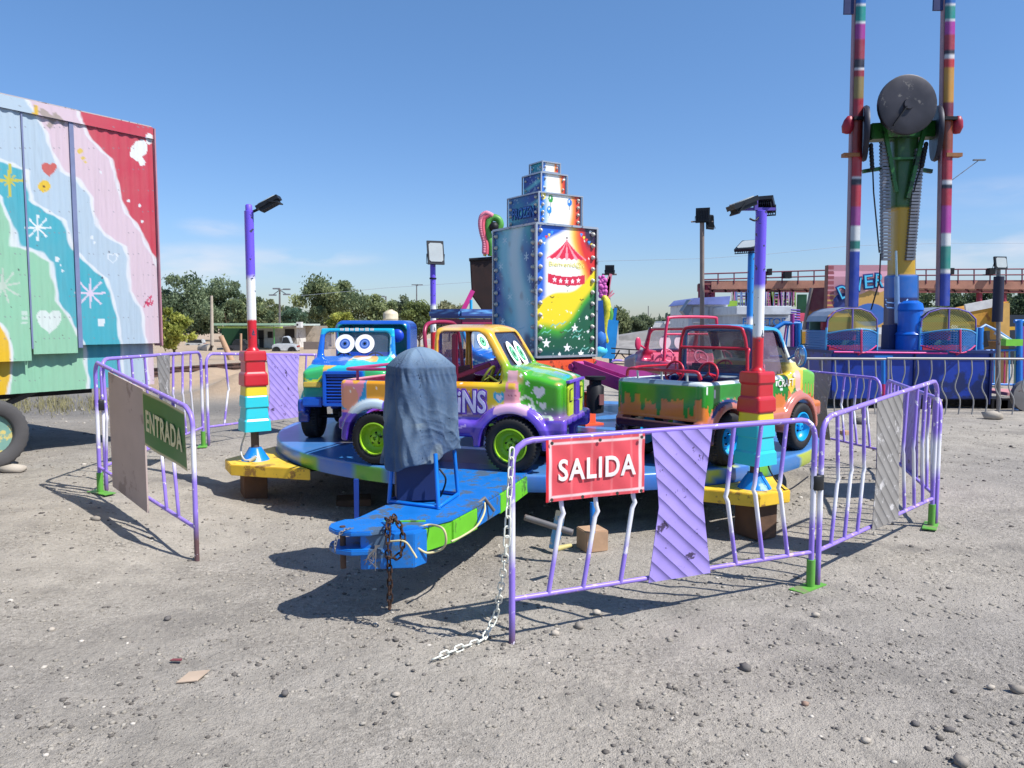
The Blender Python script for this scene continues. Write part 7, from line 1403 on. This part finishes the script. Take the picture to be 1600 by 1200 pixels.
for (x0, y0, x1, y1), bands in zip(BL, (bandsL, bandsR)):
    a, b = P(x0, y0, D), P(x1, y1, D); n_ = 160; V = []; Fc = []; Cc = []; w = .085; ts = []
    for k in range(n_ + 1): ts += [k / n_]
    for t in ts:
        c = a.lerp(b, t)
        for (dx, dy) in ((-w, -w * .8), (w, -w * .8), (w, w * .8), (-w, w * .8)): V.append((c.x + dx, c.y + dy, c.z)); Cc.append(lin([q[1] for q in bands if q[0] <= t][-1]) * .72)
    for k in range(n_):
        for j in range(4): Fc.append((k * 4 + j, k * 4 + (j + 1) % 4, (k + 1) * 4 + (j + 1) % 4, (k + 1) * 4 + j))
    o = mesh_np("boom", np.array(V) - np.array(rd.location), Fc, vmat("boom paint", .4, .2, .15), rd, np.array(Cc), smooth=False)
    MB().bar(a + Vector((-w - .02, .02, 0)), b + Vector((-w - .02, .02, 0)), .03, .10).build("boom_edge", mat("boom edge", (150, 120, 130), .5), rd, world=True)
    q = a.lerp(b, .852 if x0 < 1400 else .862); MB().box(q + Vector((-.19, .0, .45)), (.22, .05, .9)).build("sign_fin", mat("navy fin", (20, 34, 90), .5), rd, world=True)
    # slewing wheel, motor, brackets at the middle
    c = P((x0 * .45 + x1 * .55), 208, D); sd_ = 1 if x0 < 1400 else -1
    MB().lathe([(.12, -.03), (.50, -.045), (.52, 0), (.50, .045), (.12, .03)], 36, Matrix.Translation(c + Vector((sd_ * .17, .05, 0))) @ Matrix.Rotation(R(-19), 4, 'Z') @ Matrix.Rotation(R(90), 4, 'Y') ).build("slewing_wheel", mat("dark wheel", (34, 36, 50), .5, .3), rd, world=True)
    MB().lathe([(.02, -.14), (.12, -.12), (.16, 0), (.12, .12), (.05, .2)], 16, Matrix.Translation(c + Vector((-sd_ * .18, 0, .12))) @ Matrix.Rotation(R(20), 4, 'X') @ Matrix.Scale(1.35, 4, (0, 0, 1)) @ Matrix.Scale(.72, 4)).build("motor", mat("crimson housing", (150, 26, 50), .45), rd, world=True)
    MB().box(c + Vector((-sd_ * .12, -.02, -.42)), (.3, .14, .07)).build("clamp", mat("worn orange bracket", (150, 100, 60), .6), rd, world=True); MB().box(c + Vector((0, -.02, .25)), (.24, .24, .06)).build("clamp", dark, rd, world=True)
# mast
def mastcol(z0, z1, bands): return bands
mc = [(0, (10, 30, 96)), (.27, (24, 100, 180)), (.375, (190, 150, 34)), (.665, (40, 90, 34)), (.74, (26, 84, 28)), (1, (40, 120, 34))]
a, b = P(1408, 560, D + .3), P(1411, 205, D + .3); n_ = 120; V = []; Fc = []; Cc = []
for k in range(n_ + 1):
    t = k / n_; c = a.lerp(b, t); w = .27 - .05 * t - .06 * (t > .37) * (t < .66)
    for (dx, dy) in ((-w, -.16), (-w * .7, -.22), (w * .7, -.22), (w, -.16), (w, .2), (-w, .2)): V.append((c.x + dx, c.y + dy, c.z)); Cc.append(lin([q[1] for q in mc if q[0] <= t][-1]))
for k in range(n_):
    for j in range(6): Fc.append((k * 6 + j, k * 6 + (j + 1) % 6, (k + 1) * 6 + (j + 1) % 6, (k + 1) * 6 + j))
mesh_np("mast", np.array(V) - np.array(rd.location), Fc, vmat("boom paint"), rd, np.array(Cc), smooth=False)
gsteel = mat("dark green steel", (34, 96, 34), .4, dirt=(20, 50, 24), dirt_amt=.3)
MB().bar(P(1356, 208, D + .2), P(1468, 203, D + .2), .36, .30).build("crossbeam", gsteel, rd, world=True, bevel=.02)
s = MB(); s.bar(P(1376, 170, D), P(1400, 300, D), .07, .07); s.bar(P(1452, 170, D), P(1418, 310, D), .07, .07); s.bar(P(1392, 248, D), P(1434, 247, D), .04, .04); s.bar(P(1348, 268, D + .1), P(1385, 262, D + .1), .07, .07); s.bar(P(1432, 264, D + .1), P(1456, 268, D + .1), .07, .07); s.build("brace", gsteel, rd, world=True)
c = P(1417, 164, D - .3); o = MB().lathe([(.52, -.05), (.545, -.04), (.545, .04), (.52, .05), (.30, .055), (.10, .06), (.09, .1), (.02, .1)], 40, Matrix.Translation(c) @ Matrix.Rotation(R(90), 4, 'X')).build("counter_disc", mat("scratched grey disc", (58, 56, 62), .45, .4, var=.3, dirt=(120, 114, 108), dirt_amt=.16, dscale=2.2, scale=2.5), rd, world=True)
MB().bar(P(1417, 166, D - .42), P(1396, 196, D - .42), .05, .02).build("disc_slot", dark, rd, world=True)
for (x0, y0, x1, y1) in ((1383, 225, 1384, 405), (1436, 235, 1421, 405)):
    s = MB(); a, b = P(x0, y0, D + .05), P(x1, y1, D + .05)
    for k in range(34): q = a.lerp(b, k / 33); s.box(q, (.16, .10, .045)); s.box(q + Vector((-.08 if x0 < 1400 else .08, 0, .03)), (.05, .06, .03))
    s.build("cable_track", mat("galvanised links", (118, 120, 128), .4, .4), rd, world=True)
for pts in ([P(1362, 225, D), P(1363, 250, D), P(1365, 300, D), P(1374, 395, D)], [P(1447, 225, D), P(1444, 245, D), P(1432, 282, D), P(1428, 300, D)], [P(1376, 396, D), P(1374, 440, D), P(1361, 484, D)]): MB().tube(pts, .014, 6).build("hose", dark, rd, world=True)
for (x0, y0, x1, y1) in ((1361, 228, 1363, 262), (1447, 226, 1441, 258)):
    s = MB(); a, b = P(x0, y0, D - .05), P(x1, y1, D - .05)
    for k in range(7): s.sphere(a.lerp(b, k / 6), .045, 7, 5, (1, 1, 1.3))
    s.build("chain_links", dark, rd, world=True)
MB().tube([P(1402, 505, D - .35), P(1401, 432, D - .35)], [.05, .045], 12).build("hydraulic_ram", mat("pale steel ram", (130, 160, 200), .3, .5), rd, world=True); MB().tube([P(1401, 432, D - .35), P(1400, 392, D - .3)], .022, 10).build("ram_rod", mat("chrome rod", (190, 190, 180), .2, .8), rd, world=True)
MB().lathe([(.24, 0), (.24, .35), (.26, .37), (.22, .42), (.21, .8), (.23, .83), (.20, .95), (.12, 1.0)], 22, Matrix.Translation(P(1420, 553, D - .45))).build("canister", mat("azure canister", (12, 96, 196), .3), rd, world=True, bevel=.002)
MB().box(P(1390, 530, D - .2), (.18, .3, .55)).build("control_cabinet", mat("navy steel", (22, 44, 96)), rd, world=True); MB().box(P(1437, 535, D - .1), (.18, .3, .5)).build("control_cabinet", mat("mid blue cabinet", (20, 70, 150), .5), rd, world=True)
s = MB()
for y in (468, 476): s.tube([P(1384, y, D - .2), P(1386, y + 5, D - .35), P(1414, y + 6, D - .35), P(1418, y, D - .2)], .014, 6)
s.build("hand_rail", mat("pale blue rail", (120, 160, 210), .4), rd, world=True)
# mesh gondolas
def meshmat(name, col):
    m = bpy.data.materials.new(name); m.use_nodes = True; n = m.node_tree.nodes; l = m.node_tree.links; b = n["Principled BSDF"]; b.inputs["Roughness"].default_value = .5
    t = n.new("ShaderNodeTexCoord"); mp = n.new("ShaderNodeMapping"); mp.inputs["Rotation"].default_value = (0, R(45), 0); mp.inputs["Scale"].default_value = (30, 30, 30); l.new(t.outputs["Object"], mp.inputs["Vector"]); se = n.new("ShaderNodeSeparateXYZ"); l.new(mp.outputs[0], se.inputs[0]); outs = []
    for ax in ("X", "Z"):
        f = n.new("ShaderNodeMath"); f.operation = 'FRACT'; l.new(se.outputs[ax], f.inputs[0]); g = n.new("ShaderNodeMath"); g.operation = 'LESS_THAN'; g.inputs[1].default_value = .30; l.new(f.outputs[0], g.inputs[0]); outs.append(g.outputs[0])
    mx = n.new("ShaderNodeMath"); mx.operation = 'MAXIMUM'; l.new(outs[0], mx.inputs[0]); l.new(outs[1], mx.inputs[1]); l.new(mx.outputs[0], b.inputs["Alpha"]); b.inputs["Base Color"].default_value = rgb(*col); return m
ymesh = meshmat("yellow wire mesh", (176, 168, 84)); bmesh_ = meshmat("blue wire mesh", (50, 120, 190))
for (x0, x1, lb) in ((1291, 1369, "left"), (1437, 1523, "right")):
    DD = 14.3; a, b = P(x0, 553, DD), P(x1, 553, DD); xc, hw = (a.x + b.x) / 2, (b.x - a.x) / 2; zt = P(x0, 482, DD).z; zm = P(x0, 516, DD).z; zl = P(x0, 540, DD).z
    g = thing("gondola", ("left" if lb == "left" else "right") + (" mesh gondola with an arched yellow screen, left of the mast" if lb == "left" else " mesh gondola with an arched yellow screen, right of the mast"), "gondola", (xc, DD + .5, a.z - .02), 0, "gondolas on the blue platform")
    arc = [(xc - hw, zm - .02), (xc - hw * .98, zt - .20), (xc - hw * .72, zt - .07), (xc - hw * .3, zt - .005), (xc, zt), (xc + hw * .3, zt - .005), (xc + hw * .72, zt - .07), (xc + hw * .98, zt - .20), (xc + hw, zm - .02)]
    MB().prism(arc, DD + .02, DD + .03, M2).build("mesh_screen", ymesh, g, world=True, smooth=False)
    s = MB(); s.tube([Vector((p[0], DD, p[1])) for p in arc], .014, 7); s.tube([Vector((xc, DD, zt)), Vector((xc, DD - .01, zm))], .016); s.build("screen_frame", mat("blue mauve frame", (110, 96, 170), .4), g, world=True)
    bow = [Vector((xc - hw, DD, zm - .06)), Vector((xc - hw * .5, DD - .25, zm + .0)), Vector((xc, DD - .38, zm + .02)), Vector((xc + hw * .5, DD - .25, zm + .0)), Vector((xc + hw, DD, zm - .06))]
    low = [Vector((xc - hw, DD, zl - .0)), Vector((xc - hw * .5, DD - .25, zl - .08)), Vector((xc, DD - .42, zl - .12)), Vector((xc + hw * .5, DD - .25, zl - .08)), Vector((xc + hw, DD, zl))]
    s = MB()
    for p, q in zip(catmull(bow, 3)[:-1], catmull(bow, 3)[1:]): pass
    bb, ll = catmull(bow, 4), catmull(low, 4); s.v = [tuple(p) for p in bb] + [tuple(p) for p in ll]; nb = len(bb); s.f = [(k, k + 1, nb + k + 1, nb + k) for k in range(nb - 1)]; s.build("mesh_nose", bmesh_, g, world=True, smooth=False)
    MB().tube(bb, .014, 7).build("nose_bar", mat("light blue bar", (80, 160, 210), .4), g, world=True); MB().tube(ll, .014, 7).build("nose_bar", mat("rose bar", (200, 60, 110), .4), g, world=True); MB().tube([bow[2], low[2], Vector((xc, DD - .3, a.z))], .018, 7).build("nose_bar", mat("rose bar", (200, 60, 110), .4), g, world=True)
    s = MB()
    for k in range(8):
        t0 = math.pi * k / 8; t1 = math.pi * (k + 1) / 8; p = lambda t: (xc - hw * 1.03 * math.cos(t), zt - .24 + .27 * math.sin(t)); (xa, za), (xb, zb2) = p(t0), p(t1); s.add([(xa, DD + .04, za), (xb, DD + .04, zb2), (xb, DD + 1.0, zb2), (xa, DD + 1.0, za)], [(0, 1, 2, 3)])
    s.build("hood", mat("silver grey hood", (150, 156, 168), .4, .3), g, world=True)
    MB().box((xc, DD + .9, (zt + a.z) / 2 - .05), (hw * 1.9, .05, zt - a.z - .2)).build("back_panel", mat("teal back", (90, 130, 120), .6, var=.3), g, world=True)
    MB().box((xc, DD + .25, (zl + a.z) / 2), (hw * 1.7, .4, zl - a.z)).build("seat_base", mat("red seat base", (180, 50, 70), .5), g, world=True); MB().box((xc, DD + .6, zm - .02), (hw * 1.4, .10, .35)).build("seat_back", mat("rose seat back", (170, 60, 80), .5), g, world=True)
    for sx in (-1, 1): MB().box((xc + sx * hw * 1.0, DD + .5, (zm + a.z) / 2), (.03, 1.0, zm - a.z)).build("side_panel", bmesh_, g, world=True); MB().tube([(xc + sx * hw * 1.02, DD, zm + .05), (xc + sx * hw * 1.02, DD, a.z)], .02, 7).build("side_bar", mat("light blue bar", (80, 160, 210)), g, world=True)
# grey wavy fence in front of it
for (xa, xb, skip, lb) in ((1236, 1384, (), "grey wavy barred fence in front of the blue platform, left part"), (1386, 1610, (), "grey wavy barred fence in front of the blue platform, right part")):
    DD = 12.9; f = thing("wavy_fence", lb, "fence", P(xa, 653, DD), 0, "grey fences before the big ride"); a, b = P(xa, 560, DD), P(xb, 561, DD); c, d = P(xa, 650, DD), P(xb, 651, DD); gm = mat("grey fence tube", (150, 148, 146), .5, .3)
    MB().tube([a, b], .020).build("top_rail", gm, f, world=True); MB().tube([c, d], .018).build("bottom_rail", gm, f, world=True)
    nbar = int((xb - xa) / 21)
    for k in range(nbar + 1):
        px = xa + 6 + k * 21
        if px > xb: break
        w = 5 if px > 1400 else -3
        MB().tube(catmull([P(px, 561, DD), P(px + .5, 583, DD), P(px - w, 605, DD), P(px + w * .6, 625, DD), P(px, 650, DD)], 4), .011, 6).build("bar", gm, f, world=True)
    MB().tube([P(xa + 2, 561, DD), P(xa + 2, 662, DD)], .016).build("post", gm, f, world=True)
pb = thing("blue_post", "blue and pink T shaped post standing before the blue platform", "post", P(1380, 640, 13.3)); MB().tube([P(1380, 640, 13.3), P(1380, 600, 13.3)], .035).build("post", mat("rose post", (176, 34, 90), .5), pb, world=True); MB().tube([P(1380, 600, 13.3), P(1380, 560, 13.3)], .036).build("post", blue, pb, world=True); MB().bar(P(1366, 558, 13.3), P(1394, 558, 13.3), .05, .05).build("cross_bar", blue, pb, world=True)

# ------------------------------------------------------------------ red elevated walkway, billboard, booth and the rest
DD = 23.0; rs = mat("dull red steel", (150, 46, 66), .6, dirt=(90, 40, 44), dirt_amt=.3); brn = mat("brown decking", (168, 118, 98), .8, var=.3, scale=2)
wk = thing("raised_walkway", "long red steel raised walkway with railings behind the rides on the right", "walkway", (P(1350, 500, DD).x, DD, 0))
s = MB(); s.bar(P(1100, 448, DD), P(1340, 446, DD), 1.7, .22); s.bar(P(1340, 446, DD), P(1640, 449, DD), 1.7, .22); s.build("deck", brn, wk, world=True)
s = MB()
for dd in (-.8, .8): s.bar(P(1098, 442, DD + dd), P(1640, 441, DD + dd), .08, .12); s.bar(P(1100, 455, DD + dd + .0), P(1640, 456, DD + dd), .05, .07)
for k in range(26): s.bar(P(1104 + k * 21, 443, DD - .8), P(1104 + k * 21 + 10, 456, DD - .8), .05, .05)
s.build("girder", mat("rusty brown girder", (134, 72, 66), .7, dirt=(90, 50, 44), dirt_amt=.3), wk, world=True)
s = MB()
for y in (428, 437): s.tube([P(1097, y, DD - .85), P(1300, y - 6, DD - .85), P(1640, y - 8, DD - .85)], .022, 6)
for k in range(22): px = 1097 + k * 25; s.tube([P(px, 443, DD - .85), P(px, 428 - min(8, k * .6), DD - .85)], .018, 6)
s.build("railing", mat("dark red railing", (110, 40, 60), .6), wk, world=True)
for px, y1 in ((1095, 560), (1105, 560), (1113, 560), (1530, 550), (1568, 550), (1292, 540), (1200, 540)):
    MB().tube([P(px, 443, DD - .7), P(px, 487 if px > 1500 else 480, DD - .7)], .08, 8).build("column", rs, wk, world=True); MB().tube([P(px, 487 if px > 1500 else 480, DD - .7), P(px, y1, DD - .7)], .078, 8).build("column", mat("yellow column", (206, 160, 40), .6), wk, world=True)
s = MB()
for k in range(10): s.bar(P(1105, 448 + k * 7, DD - .75), P(1113, 445 + k * 7, DD - .75), .03, .03)
s.build("ladder_rungs", rs, wk, world=True)
for px, y, w in ((1230, 430, 10), (1484, 424, 8), (1548, 424, 9), (1202, 425, 5)): 
    c = P(px, y, DD - .9); MB().box(c, (w * DD / F, .2, .18)).build("spot_lamp", dark, wk, world=True)
# slide panel with red, yellow and blue bands
def fslide(u, v, Pt):
    q = nz3(np.stack([u * 9, v * 3, u * 0], 1), 1, 2) * .04; C = np.tile(lin((96, 20, 40)), (len(u), 1)); C = mixc(C, ss(.50, .40, v + q), (176, 110, 30)); C = mixc(C, ss(.24, .18, v + q), (24, 44, 110)); return C
sl = thing("slide_panel", "tall leaning panel painted dark red, ochre and navy left of the billboard", "panel", (P(1275, 520, 21).x, 21, 0))
a, b, c, d = P(1256, 515, 21), P(1293, 515, 20.6), P(1304, 438, 20.6), P(1268, 450, 21); o = grid_panel("panel", a, b - a, d - a, 40, 70, fslide, vmat("slide paint", .6, 0, .2), None); o.parent = sl; o.data.transform(Matrix.Translation(-sl.location)); MB().tube([a, d], .05).build("edge", mat("grey edge", (120, 112, 112), .6), sl, world=True)
# billboard
bb_ = thing("ride_billboard", "large pink billboard with blue arched DIVER letters behind the booms", "billboard", (P(1340, 520, 20).x, 20, 0))
def fbill(u, v, Pt):
    px, py = proj(Pt); q = 2 * np.sin(px * .2); C = np.tile(lin((190, 134, 146)), (len(px), 1)); C = mixc(C, (py > 424) & (py < 432), (232, 170, 186)); C = mixc(C, (py > 444 - (px - 1300) * .02) & (px > 1330), (236, 180, 176)); C = mixc(C, (py + q > 462 - .1 * (px - 1300)) , (206, 160, 80))
    C = mixc(C, ((px - 1318) / 17) ** 2 + ((py - 474) / 16) ** 2 < 1, (30, 50, 130)); C = mixc(C, (((px - 1360) / 26) ** 2 + ((py - 492) / 18) ** 2 < 1), (40, 100, 180)); C = mixc(C, (np.abs(px - 1296) < 7) & (np.sin(py * .8) > -.5), (150, 70, 80)); C = mixc(C, (py > 512), (230, 230, 230)); return C
a, b = P(1291, 522, 20), P(1386, 522, 20); zt = P(1320, 414, 20).z
o = grid_panel("board", a, b - a, (0, 0, zt - a.z), 130, 130, fbill, vmat("billboard paint", .5, .1, .15), None); o.parent = bb_; o.data.transform(Matrix.Translation(-bb_.location))
MB().box(((a.x + b.x) / 2, 20.12, (zt + a.z) / 2), (b.x - a.x, .2, zt - a.z)).build("frame", mat("rusty frame", (130, 90, 80), .8), bb_, world=True)
for k, (ch, px, py, ro) in enumerate([("D", 1317, 456, .45), ("I", 1329, 449, .30), ("V", 1341, 445, .2), ("E", 1357, 440, .1), ("R", 1374, 438, 0)]):
    p = P(px, py, 19.95); M = frameM(p - Vector(bb_.location), (math.cos(ro), 0, math.sin(ro)), (-math.sin(ro), 0, math.cos(ro)))
    text_mesh("lettering_outline", ch, .4, mat("navy outline", (30, 50, 120), .5), bb_, M, offset=.02, extrude=.006, fit=(.27 if ch != "I" else .10, .40)); M2_ = M.copy(); M2_.translation += Vector((0, -.02, 0)); text_mesh("lettering", ch, .4, mat("sky letters", (80, 190, 226), .5), bb_, M2_, extrude=.006, fit=(.21 if ch != "I" else .06, .33))
# ticket booth
bt = thing("ticket_booth", "white ticket booth with blue BOLETOS lettering behind the blue cabin truck", "booth", (P(1195, 560, 19).x, 19, 0))
pxbox(1153, 1235, 479, 590, 19, 2.0, mat("booth white", (196, 200, 206), .6), "wall", bt, base=0); pxbox(1150, 1238, 478, 492, 18.8, 2.4, mat("booth fascia", (206, 210, 214), .6), "fascia", bt, bevel=.02)
pxbox(1160, 1233, 495, 497, 18.9, .06, mat("white trim", (230, 232, 236), .5), "trim", bt); pxbox(1198, 1216, 509, 540, 18.95, .1, mat("dark red opening", (120, 26, 36), .6), "window", bt)
p = P(1194, 502.5, 18.86) - Vector(bt.location); text_mesh("lettering", "BOLETOS", .3, mat("booth blue letters", (20, 110, 190), .5), bt, frameM(p, (1, 0, 0), (0, 0, 1)), extrude=.01, fit=(1.04, .17))
tl = thing("white_trailer", "white trailer cabin with a blue roof stripe left of the ticket booth", "trailer", (P(1105, 560, 21).x, 21, 0))
pxbox(1076, 1135, 475, 560, 21, 2.4, mat("trailer white", (206, 206, 210), .5, dirt=(160, 160, 166), dirt_amt=.2), "body", tl, base=.3)
MB().prism([(P(a_, b_, 21).x, P(a_, b_, 21).z) for a_, b_ in ((1072, 476), (1082, 466), (1138, 463), (1136, 476))], 20.8, 23.4, M2).build("roof", mat("trailer roof", (110, 120, 176), .5), tl, world=True); MB().prism([(P(a_, b_, 20.9).x, P(a_, b_, 20.9).z) for a_, b_ in ((1066, 486), (1078, 468), (1086, 470), (1074, 496))], 20.9, 21.3, M2).build("wind_deflector", mat("grey deflector", (130, 136, 146), .5), tl, world=True)
for a_, b_ in ((1083, 1094), (1098, 1106), (1109, 1124)): pxbox(a_, b_, 479, 505, 20.95, .08, mat("trailer panel", (186, 186, 192), .5), "panel", tl, bevel=.01)
for k in (1085, 1120): p = P(k, 560, 21); MB().lathe([(.2, -.1), (.36, -.1), (.36, .1), (.2, .1)], 16, Matrix.Translation((p.x, 21.3, .36)) @ Matrix.Rotation(R(90), 4, 'X')).build("wheel", tyre_m, tl, world=True)
# coloured lattice over the booth
lt = thing("coloured_lattice", "pastel coloured lattice of ride bars above the ticket booth", "lattice", (P(1190, 470, 22).x, 22, 0)); cols_ = [(150, 90, 160), (120, 150, 190), (190, 110, 150), (150, 180, 90), (100, 110, 170), (200, 180, 190)]
for ci, cl_ in enumerate(cols_):
    s = MB(); r6 = random.Random(ci)
    for k in range(9): px = 1143 + r6.uniform(0, 100); s.bar(P(px, 479, 22), P(px + r6.uniform(-2, 2), 456, 22), .03, .03)
    for k in range(2): y = r6.uniform(458, 478); s.bar(P(1143, y, 22), P(1243, y, 22), .025, .025)
    for k in range(2): px = 1145 + r6.uniform(0, 88); c = P(px, r6.uniform(461, 475), 22.1); s.box(c, (.16, .02, .14))
    s.build("bars", mat("lattice %d" % ci, cl_, .6), lt, world=True)
for (lb, x0, x1, y0, y1, D_, col) in (("lime green panel at the left end of the coloured lattice", 1137, 1152, 470, 488, 21.8, (150, 190, 60)), ("purple panel below the lime green panel", 1136, 1152, 489, 506, 21.6, (120, 90, 190)), ("dark green panel with a pink foot right of the lattice", 1247, 1260, 460, 489, 21.5, (30, 80, 56)), ("pink panel below the dark green one", 1246, 1257, 489, 502, 21.4, (220, 90, 120))):
    o = thing("ride_hoarding", lb, "hoarding", (P(x0, y1, D_).x, D_, P(x0, y1, D_).z), 0, "small painted hoardings by the booth"); pxbox(x0, x1, y0, y1, D_, .08, mat("panel " + lb[:10], col, .5, var=.25, scale=3), "panel_face", o); pxbox(x0 + 2, x0 + 4, y1, 570, D_ + .05, .08, steel, "panel_post", o, base=0)
# blue ride frame right of the mirror
bf = thing("blue_ride_frame", "blue steel ride frame with bent tubes and an orange seat beside the billboard", "ride frame", (P(1240, 600, 17).x, 17, 0)); D = 17.0
for i_, (pts, r, m) in enumerate((([pt(1247, 600), pt(1247, 505)], .09, blue), ([pt(1238, 600), pt(1238, 490)], .05, mat("mauve tube", (150, 60, 140), .5)), ([pt(1232, 590), pt(1228, 540), pt(1232, 505)], .02, blue), ([pt(1226, 590), pt(1224, 540), pt(1229, 505)], .02, mat("mauve tube", (150, 60, 140), .5)), ([pt(1204, 518), pt(1225, 505), pt(1250, 506)], .05, blue), ([pt(1216, 590), pt(1275, 560)], .09, blue), ([pt(1200, 557), pt(1262, 557)], .03, blue))):
    MB().tube(pts, r, 8).build("frame_tube", m, bf, world=True)
s = MB()
for k in range(6): s.tube([pt(1236, 484 + k * 4), pt(1250, 485 + k * 4)], .02, 6)
s.build("ladder_rungs", mat("violet rungs", (90, 60, 170), .5), bf, world=True); MB().box(pt(1259, 528), (.22, .1, .28)).build("orange_seat", mat("ochre seat", (190, 140, 40), .6), bf, world=True)
rl = thing("pale_railing", "pale green tube railing beside the left gondola", "railing", (P(1275, 600, 16).x, 16, 0)); D = 16.0; s = MB()
for pts in ([pt(1252, 600), pt(1252, 515), pt(1266, 515), pt(1266, 600)], [pt(1276, 600), pt(1277, 516), pt(1281, 513), pt(1288, 514)], [pt(1250, 538), pt(1286, 538)], [pt(1258, 600), pt(1258, 538)], [pt(1270, 600), pt(1270, 538)]): s.tube(pts, .016, 6)
s.build("rails", mat("sage tube", (130, 156, 130), .5), rl, world=True)
pole("leaning_bundle", "bundle of grey blue tubes leaning by the left gondola", "tubes", [P(1282, 585, 15.2), P(1284, 532, 15.4)], [.16, .10], mat("grey blue tubes", (100, 116, 136), .5, var=.4, scale=20))
# far right: yellow hut, rides and railings
yh = thing("yellow_shed", "ochre yellow shed with a pale roof edge behind the right gondola", "shed", (P(1545, 520, 19).x, 19, 0)); D = 19.0
MB().prism([(pt(a_, b_).x, pt(a_, b_).z) for a_, b_ in ((1510, 484), (1576, 471), (1572, 512), (1512, 506))], 19.0, 20.2, M2).build("wall", mat("ochre sheet", (196, 142, 44), .6, dirt=(150, 96, 30), dirt_amt=.25, dscale=2), yh, world=True); MB().bar(pt(1508, 482), pt(1560, 472), .06, .2).build("roof_edge", white, yh, world=True); MB().bar(pt(1562, 474), pt(1562, 530), .3, .3).build("corner_post", mat("pale ochre post", (206, 160, 84), .6), yh, world=True)
MB().bar(pt(1508, 515), pt(1620, 512), .06, .08).build("base_rail", mat("yellow column", (206, 160, 40)), yh, world=True); MB().box((pt(1545, 530).x, 19.3, .6), (1.2, .3, 1.1)).build("base", mat("ochre base", (120, 88, 50), .7), yh, world=True)
dm_ = thing("dark_fence", "dark green mesh fence below the far trees at the right", "fence", (P(1560, 510, 30).x, 30, 0)); pxbox(1500, 1680, 492, 540, 30, .1, mat("dark mesh", (34, 44, 58), .8), "mesh", dm_, base=0)
fr = thing("far_ride", "blue railed ride with white slide rails and a green seat at the right edge", "fairground ride", (P(1570, 600, 16.5).x, 16.5, 0)); D = 16.5
for pts, r, m in (([pt(1530, 640), pt(1530, 512)], .09, blue), ([pt(1520, 520), pt(1540, 508), pt(1560, 518), pt(1600, 545)], .03, mat("pale blue rail", (120, 160, 210))), ([pt(1555, 520), pt(1590, 540), pt(1620, 552)], .04, white), ([pt(1592, 640), pt(1592, 500)], .07, blue), ([pt(1598, 600), pt(1597, 510)], .05, mat("mauve tube", (150, 60, 140))), ([pt(1585, 502), pt(1620, 502)], .04, blue)): MB().tube(pts, r, 8).build("tube", m, fr, world=True)
for k in range(9): MB().tube([pt(1545 + k * 8, 600), pt(1545 + k * 8 + (k % 2), 548)], .016, 6).build("baluster", mat(["rose bar", "light blue bar", "sage tube"][k % 3], (150, 150, 150)), fr, world=True)
s = MB(); s.tube([pt(1540, 548), pt(1620, 546)], .025); s.tube([pt(1540, 600), pt(1620, 602)], .025); s.build("rail", blue, fr, world=True)
MB().box(pt(1578, 535), (.36, .3, .14)).build("green_seat", mat("lime seat", (120, 200, 60), .5), fr, world=True); MB().bar(pt(1533, 518), pt(1538, 542), .14, .12).build("hanging_cloth", dark, fr, world=True)
s = MB(); s.bar(P(1548, 612, 14.6), P(1620, 614, 14.6), 1.0, .06); s.build("step_deck", mat("mauve deck", (190, 130, 130), .6), fr, world=True); MB().tube([P(1587, 600, 13.8), P(1587, 650, 13.8)], .05).build("tube", blue, fr, world=True); MB().lathe([(.28, 0), (.28, .1), (.1, .12)], 20, Matrix.Translation(P(1602, 618, 13.6)) @ Matrix.Rotation(R(90), 4, 'X')).build("grey_disc", steel, fr, world=True)
MB().box(P(1585, 632, 14.2), (1.0, .4, .2)).build("under_frame", dark, fr, world=True)
bpy.context.view_layer.update()
